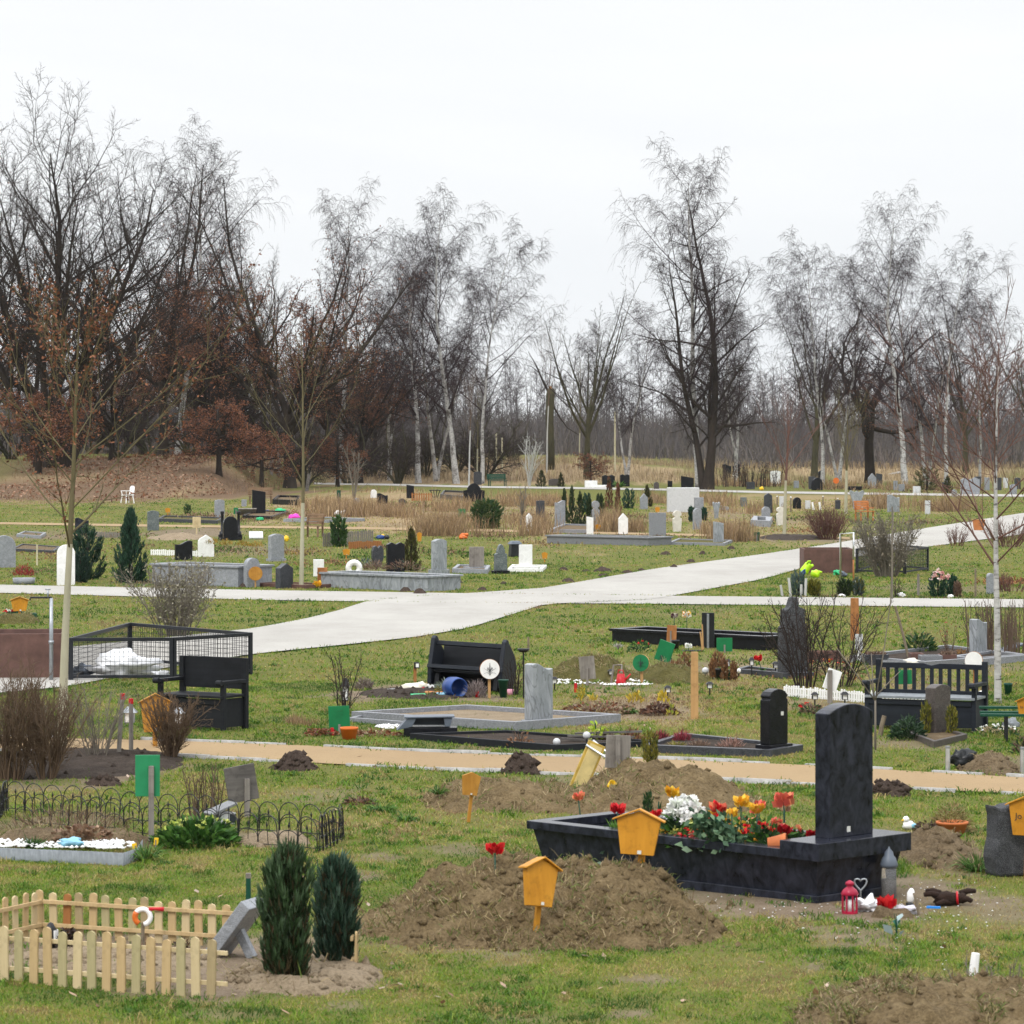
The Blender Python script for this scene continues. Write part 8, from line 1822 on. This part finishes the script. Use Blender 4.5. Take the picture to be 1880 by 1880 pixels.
picket_run('slatted brown fence beside the laurel bush', (594, 1004), (684, 998), .5, .16, .10, 'grey_wood'); picket_run('low brown log edging under the slatted fence', (642, 1008), (700, 1006), .26, .11, .1, 'rust_wood'); picket_run('brown lattice fence by the pebbled grave', (757, 920), (792, 920), .5, .14, .09, 'rust_wood')
# shapes with bright colours
for lb, px, py, w, h, m, sd in [('pink plastic watering can lying by the pale sapling', 540, 954, 22, 11, 'magenta', 3), ('green plastic watering can lying by the black headstone', 514, 942, 20, 9, 'toy_green', 5), ('violet plastic toy beside the tall black headstone', 492, 942, 14, 6, 'blue', 6), ('green plastic dish under the lying frame', 477, 956, 14, 7, 'toy_green', 9), ('yellow plastic watering can beside the grey rectangular headstone', 525, 994, 12, 11, 'yellow', 7), ('blue plastic tub near the brown log edging', 698, 990, 16, 8, 'blue', 8), ('yellow basin beside the blue tub', 703, 988, 7, 8, 'yellow', 2), ('black tub beside the yellow basin', 710, 990, 10, 8, 'black_plastic', 4), ('white square lantern box above the laurel bush', 624, 948, 22, 12, 'white', 12), ('orange flower tub at the far road dry grass', 852, 986, 16, 8, 'orange', 12), ('yellow plastic pot beyond the far road', 1398, 900, 8, 7, 'yellow', 3), ('orange fallen flower bowl near the framed stone', 850, 990, 15, 8, 'orange', 21)]: blob(lb, px, py, w, h, m, 'plastic_item' if 'can' not in lb else 'watering_can', 'watering can' if 'can' in lb else 'container', sd, .5)
for lb, px, py, w, h, st, m in [('dark green board in the dry grass near the evergreen bush', 848, 954, 13, 18, 2, 'green_paint'), ('slim green board beyond the pale sapling', 622, 922, 7, 20, 2, 'dark_green'), ('dark green box board beside the slanted headstone', 1389, 994, 12, 16, 1, 'dark_green'), ('green flag board beside the three part monument', 433, 960, 8, 12, 16, 'green_paint')]: board_sign(lb, px, py, w, h, st, m, rz=.2)
for lb, px, py, w, h, st in [('orange house sign with green planters beside the gravel road', 36, 1134, 32, 26, 12), ('orange tag sign near the small dark bush', 308, 946, 10, 9, 5), ('orange house sign before the slim white slanted headstone', 1097, 976, 12, 10, 4), ('orange house sign behind the broad grey headstone', 1207, 944, 9, 10, 4), ('orange board beside the golden thuja', 770, 996, 9, 18, 2), ('small brown house sign in the lavender bed', 636, 1026, 14, 12, 7)]: house_sign(lb, px, py, w, h, st, rz=.15, roof=h > 20)
disc_sign('round orange sign beyond the far road', 1535, 898, 11, 10, 'orange', 'orange', 'post_wood')
for lb, px, py, w, h in [('green planter box at the picture edge by the orange house sign', 4, 1142, 24, 13), ('green planter box beside the orange house sign', 57, 1138, 22, 12), ('green planter box behind the orange house sign', 30, 1130, 30, 10)]: planter(lb, px, py, w, .3, h, 'dark_green', .25)
plant('small red and white flowers between the green planters', 17, 1132, 26, 12, DKGR, 60, name='flower_bed', cat='plants', leaf=(.08, .03), quad=True, flowers=(9, .05, RED + WHT)); heap('grass covered grave mound under the orange house sign', 32, 1142, 90, 14, 'turf', 1.0, 61, weeds=300)
# lying frames and table
o = thing('garden_table', 'grey lying table frame before the tall black headstone', 'table', G(452, 946), .2); k = mpp(946); b = MB(); b.box((0, 0, .3), (34 * k, .06, .5), TR(rx=.9)); b.build('table_top', 'grey_wood', o); b = MB(); [b.tube([(x * k, 0, .3), (x * k * 1.1, .1, 0)], .03, 5) for x in (-14, 14)]; b.build('leg', 'black_metal', o)
o = thing('garden_table', 'black metal garden table before the far road', 'table', G(799, 914), 0); k = mpp(914); b = MB(); b.box((0, 0, 14 * k), (22 * k, .7, .05)); b.build('table_top', 'black_metal', o); b = MB(); [b.tube([(x * k, 0, 14 * k), (x * k * .4, 0, 0)], .03, 5) for x in (-9, -3, 3, 9)]; b.build('leg', 'black_metal', o)
kerb('black low grave border behind the black headstones', [(500, 926), (546, 928), (552, 919), (510, 918)], .15, .3, 'black_stone', 'soil'); kerb('dark stone border beside the wide stepped headstone', [(808, 916), (850, 920), (856, 910), (815, 908)], .15, .3, 'dark_stone', 'soil'); kerb('black stone border under the tall black headstone', [(445, 952), (500, 954), (530, 944), (470, 942)], .12, .16, 'black_stone', 'soil'); kerb('pale border along the far sandy path by the sapling', [(520, 958), (600, 960), (670, 957), (590, 954)], .12, .14, 'grey_stone', 'turf'); kerb('dark border near the slate headstone', [(290, 958), (400, 962), (412, 956), (300, 952)], .12, .16, 'dark_stone', 'turf')
o = thing('white_table_stone', 'white table like stone at the far road', 'gravestone', G(1085, 896), .1); k = mpp(896); b = MB(); b.box((0, 0, 7 * k), (22 * k, .5, 13 * k)); b.box((14 * k, 0, 3 * k), (30 * k, .6, 5 * k)); b.build('stone', 'white_stone', o, bev=.02)
plant('spiky bright green plant between black carved stones', 1138, 895, 18, 20, LUSH, 60, name='spiky_plant', leaf=(.6, .09), rosette=True, up=.9, spread=1.1, quad=True); plant('white blossom posy beyond the far road', 1350, 880, 12, 14, WHT + GOLD, 50, name='posy', cat='flowers', leaf=(.2, .1), quad=True)
# basin and wire cage beyond the road, toy heap
o = thing('water_basin', 'reddish brown steel basin beyond the gravel road', 'water basin', G(1522, 1052), .0); k = mpp(1052); b = MB(); b.ring([(-46 * k, 0), (46 * k, 0), (46 * k, 1.6), (-46 * k, 1.6)], .06, -.05, 44 * k); b.build('basin_wall', 'corten', o, bev=.01); b = MB(); b.slab([(-45 * k, .05), (45 * k, .05), (45 * k, 1.55), (-45 * k, 1.55)], 0, 36 * k); b.build('water', 'slate_plastic', o)
cage('grey wire mesh cage beside the reddish brown basin', [(1572, 1052), (1662, 1054), (1704, 1048), (1612, 1040)], .72)
o = thing('standpipe', 'pale hoop shaped standpipe before the reddish brown basin', 'standpipe', G(1556, 1072)); k = mpp(1072); b = MB(); b.tube([(-13 * k, 0, -.1), (-13 * k, 0, 92 * k), (11 * k, 0, 94 * k), (11 * k, 0, 45 * k)], .028, 7); b.build('pipe', 'bright_steel', o, True); b = MB(); b.tube([(11 * k, 0, 48 * k), (11 * k, 0, -.1)], .024, 7); b.build('hose', 'rust_wood', o, True)
for lb, px, py, w, h, m, sd in [('lime green watering can standing on the lawn heap', 1480, 1054, 30, 28, 'lime', 1), ('lime green watering can lying on its side', 1498, 1060, 30, 16, 'lime', 2), ('slate grey watering can in the middle of the heap', 1510, 1050, 34, 22, 'slate_plastic', 3), ('dark green watering can at the end of the heap', 1538, 1056, 34, 10, 'toy_green', 4), ('grey watering can lying apart on the grass', 1548, 1060, 20, 14, 'slate_plastic', 5), ('red orange watering can behind the grey one', 1516, 1042, 20, 14, 'orange', 6), ('dark blue watering can under the lime one', 1474, 1058, 16, 14, 'blue', 7)]:
    loc = G(px, py); k = loc.y / F * .78; o = thing('watering_can', lb, 'watering can', loc, sd * 1.1, 'watering cans heaped on the lawn'); a = w * k * .36; T = TR((0, 0, h * k * .5), rx=.5 * (sd % 3), ry=.3 * (sd % 2))
    b = MB(); b.lathe([(a, -h * k * .5), (a, -h * k * .3), (a * .8, h * k * .4), (a * .6, h * k * .48)], 14, T); b.build('can_body', m, o, True); b = MB(); b.tube([(a * .8, 0, -h * k * .2), (a * 1.6, 0, h * k * .3), (a * 1.9, 0, h * k * .55)], [.05, .035, .045], 8, T); b.build('spout', m, o, True); b = MB(); b.tube([(-a * .7, 0, h * k * .3), (-a * 1.1, 0, h * k * .55), (-a * .1, 0, h * k * .7), (a * .4, 0, h * k * .45)], .025, 6, T); b.build('handle', m, o, True)
o = thing('litter_bin', 'brown wooden litter bin beside the upper gravel road', 'litter bin', G(1797, 974)); k = mpp(974); b = MB(); b.lathe([(9 * k, 0), (12 * k, 19 * k), (13 * k, 20 * k), (11 * k, 20 * k)], 10); b.build('bin_body', 'orange_teak', o)
# road side planting below the reddish basin
for lb, px, py, w, h, pal, nm in [('tall bluish conifer in the roadside bed', 1466, 1094, 26, 44, BLUEG, 'dwarf_conifer'), ('golden dwarf conifer in the roadside bed', 1495, 1094, 20, 28, GOLD, 'dwarf_conifer'), ('dark dwarf conifer under the standpipe', 1550, 1094, 26, 28, CP[0], 'dwarf_conifer'), ('grey green dwarf conifer by the standpipe', 1576, 1094, 20, 30, BLUEG + GOLD, 'dwarf_conifer'), ('dark evergreen behind the pink flowers', 1722, 1096, 34, 42, CP[1], 'dwarf_conifer'), ('tall dark evergreen beside the pink flowers', 1748, 1094, 20, 36, CP[1], 'dwarf_conifer'), ('small brown conifer beside the evergreens', 1758, 1096, 10, 24, HEATH, 'dwarf_conifer')]: conifer(lb, px, py, w, h, pal, 'oval', 800, nm, leaf=(.12, .025), up=1.3)
plant('pink and white tall flower stems before the dark evergreens', 1726, 1097, 40, 58, DKGR, 40, name='pink_flowers', cat='flowers', leaf=(.09, .03), quad=True, flowers=(26, .06, [(.7, .42, .4), (.78, .62, .6), (.62, .3, .28)]))
for lb, px, py, h, ln in [('white birch stick, first of the roadside row', 1437, 1094, 20, -.2), ('white birch stick, tallest of the roadside row', 1452, 1095, 34, -.12), ('white birch stick beside the bluish conifer', 1478, 1095, 33, .06), ('short white birch stick beside the bluish conifer', 1471, 1095, 22, .0), ('thin white stick under the standpipe', 1569, 1094, 28, .08)]: stake(lb, px, py, 5, h, 'pale_bark', ln, n=6, name='birch_stick', cat='stick')
stake('grey post in the roadside lawn', 1686, 1094, 5, 40, 'grey_wood', n=5); stake('thin grey stake with a bare twig by the yellowish birch trunk', 1791, 1096, 4, 52, 'stick', n=5); stake('slender pale rod rising from the roadside bed', 1638, 1100, 3, 170, 'grey_twig', .0, n=5, name='rod', cat='rod')
for lb, px, py, w, h in [('white stone ornament beside the dark dwarf conifer', 1545, 1096, 14, 6), ('white figure at the foot of the pale rod', 1655, 1096, 14, 9), ('white pebble lump beside pink flowers', 1745, 1098, 10, 7)]: blob(lb, px, py, w, h, 'white', 'white_ornament', 'ornament', seed_of(lb), .8)
shrub('small dark twisted bush at the foot of the pale rod', 1645, 1096, 30, 40, 'twig', 8, 5, 3, 103, .01, base=.3)
# molehills on the far lawn
for i, (lb, px, py, w) in enumerate([('molehill nearest the gravel road below the white headstone', 1043, 1068, 26), ('molehill in the middle of the molehill row', 1075, 1050, 20), ('long double molehill in the molehill row', 1107, 1049, 38), ('molehill below the double molehill', 1108, 1058, 24), ('molehill at the road end of the molehill row', 1152, 1052, 24), ('molehill close to the road edge', 1178, 1048, 18), ('molehill below the dark sided grave', 1222, 1018, 24), ('molehill between dark sided grave and road', 1290, 1018, 16), ('molehill beside the road bend', 1237, 1042, 18), ('molehill at the road bend near the small grass rise', 1268, 1032, 18), ('molehill under the slanted headstone', 1342, 1008, 18), ('molehill at the marble sided grave foot', 770, 1090, 30), ('molehill at the corner of the marble sided grave', 842, 1070, 18), ('small molehill near the framed stone', 884, 1084, 22), ('molehill in front of the green black headstone', 925, 1072, 16), ('molehill by the white plinth', 1034, 1047, 22), ('molehill before the round wooden sign', 450, 1078, 28), ('molehill at the foot of the marble grave side', 745, 1086, 26)]): heap(lb, px, py, w, 6 + (w > 24) * 2, 'molehill_soil', None, 70 + i, res=18, rough=.3, flat=.8, name='molehill', cat='molehill', group='molehills on the lawn')
heap('dark bare planting bed below the pale sapling beyond the road', 1450, 988, 130, 5, 'dark_soil', 3.0, 91, res=30, name='soil_bed', cat='soil bed')
# saplings in the far half
sapling('staked young tree with pale trunk beside the dark pointed headstone', 553, 1080, 470, 168, 130, 201, tr=.065, k0=11, ang=30, up=.05)
sapling('young tree with pale trunk at the dark planting bed', 1440, 982, 250, 108, 90, 202, tr=.08, k0=16, tw='red_twig', ang=32)
sapling('young tree with pale trunk beside the wing shaped headstone', 1553, 944, 200, 74, 110, 203, tr=.09, k0=18, ang=34)
sapling('slim young birch with white trunk at the far road beside the dark headstone', 861, 892, 190, 100, 40, 204, tr=.075, bk='pale_bark', tw='brown_twig', k0=12, ang=20); sapling('slim young tree behind the far road by the dark headstone', 876, 884, 180, 56, 60, 205, tr=.07, k0=14, ang=22)
sapling('slim white young birch by the brown leaved bush', 1004, 868, 230, 130, 30, 206, tr=.08, bk='pale_bark', tw='brown_twig', k0=10, ang=20, leaves=0); sapling('slim young tree beside the vase shaped tree', 1064, 862, 200, 66, 50, 207, tr=.07, k0=14, ang=20)
for lb, px, h in [('pale planting stake on the bank nearest the young birch', 911, 70), ('second pale planting stake on the bank', 922, 62), ('lone pale planting stake beyond the brown bush', 1129, 110)]: stake(lb, px, 866, 3.5, h, 'pale_stake', n=5)
put(YOAK, 1084, 862, 'small young oak covered in brown leaves by the vase shaped tree', .48, 2.0, d=150 * K)
shrub('whitish bare young tree with upright silvery branches at the far road', 972, 892, 70, 100, 'pale_bark', 7, 7, 4, 104, .04, base=.1, out=.5); shrub('grey bare young tree on the lawn before the far road', 650, 915, 70, 100, 'grey_twig', 3, 9, 5, 105, .05, base=.05, out=.6); shrub('bare young tree with thin twigs among the far graves', 955, 965, 50, 90, 'grey_twig', 3, 8, 4, 106, .03, base=.05, out=.4)
for lb, px, py, h in [('weathered grey post under the rounded brown oak', 498, 872, 46), ('weathered grey post beside the first one', 511, 874, 60), ('weathered grey post nearer the far road', 568, 872, 44), ('dark leaning post at the near end of the far road', 563, 902, 32)]: stake(lb, px, py, 7, h, 'grey_wood' if 'dark' not in lb else 'dark_grey_wood', .03 if 'dark' not in lb else .15, n=5, name='post', cat='post')
stake('fallen pale birch log leaning in the dry grass', 1630, 870, 4, 4, 'pale_bark', 9, n=6, name='log', cat='log')
for lb, px, py, h in [('white candle light on a stick, first in its row', 1427, 928, 16), ('white candle light on a stick, second in its row', 1452, 940, 26), ('white candle light beside the pale square headstone', 1511, 928, 16), ('white candle light nearest the pale sapling', 1538, 930, 14)]: stake(lb, px, py, 3, h, 'stick', n=5, top='white', name='candle_light', cat='lamp')
for lb, px, py, h in [('white leaning stake behind the brushwood bush', 1494, 936, 14), ('second white leaning stake behind the brushwood bush', 1507, 936, 14)]: stake(lb, px, py, 4, h, 'white', -.2, n=5)
# ---------------------------------------------------------------- thin winter haze
hb = MB(); hb.box((0, 440, 20), (560, 1000, 44))
hz = hb.build('haze', 'white'); tag(hz, 'thin pale winter haze filling the air', 'haze', kind='stuff')
hm = bpy.data.materials.new('haze'); hm.use_nodes = True
for n in list(hm.node_tree.nodes):
    if n.type == 'BSDF_PRINCIPLED': hm.node_tree.nodes.remove(n)
pv = N(hm.node_tree, 'ShaderNodeVolumePrincipled'); pv.inputs['Color'].default_value = (.93, .95, 1, 1); pv.inputs['Density'].default_value = .00005
hm.node_tree.links.new(pv.outputs[0], [n for n in hm.node_tree.nodes if n.type == 'OUTPUT_MATERIAL'][0].inputs['Volume'])
hz.data.materials.clear(); hz.data.materials.append(hm)
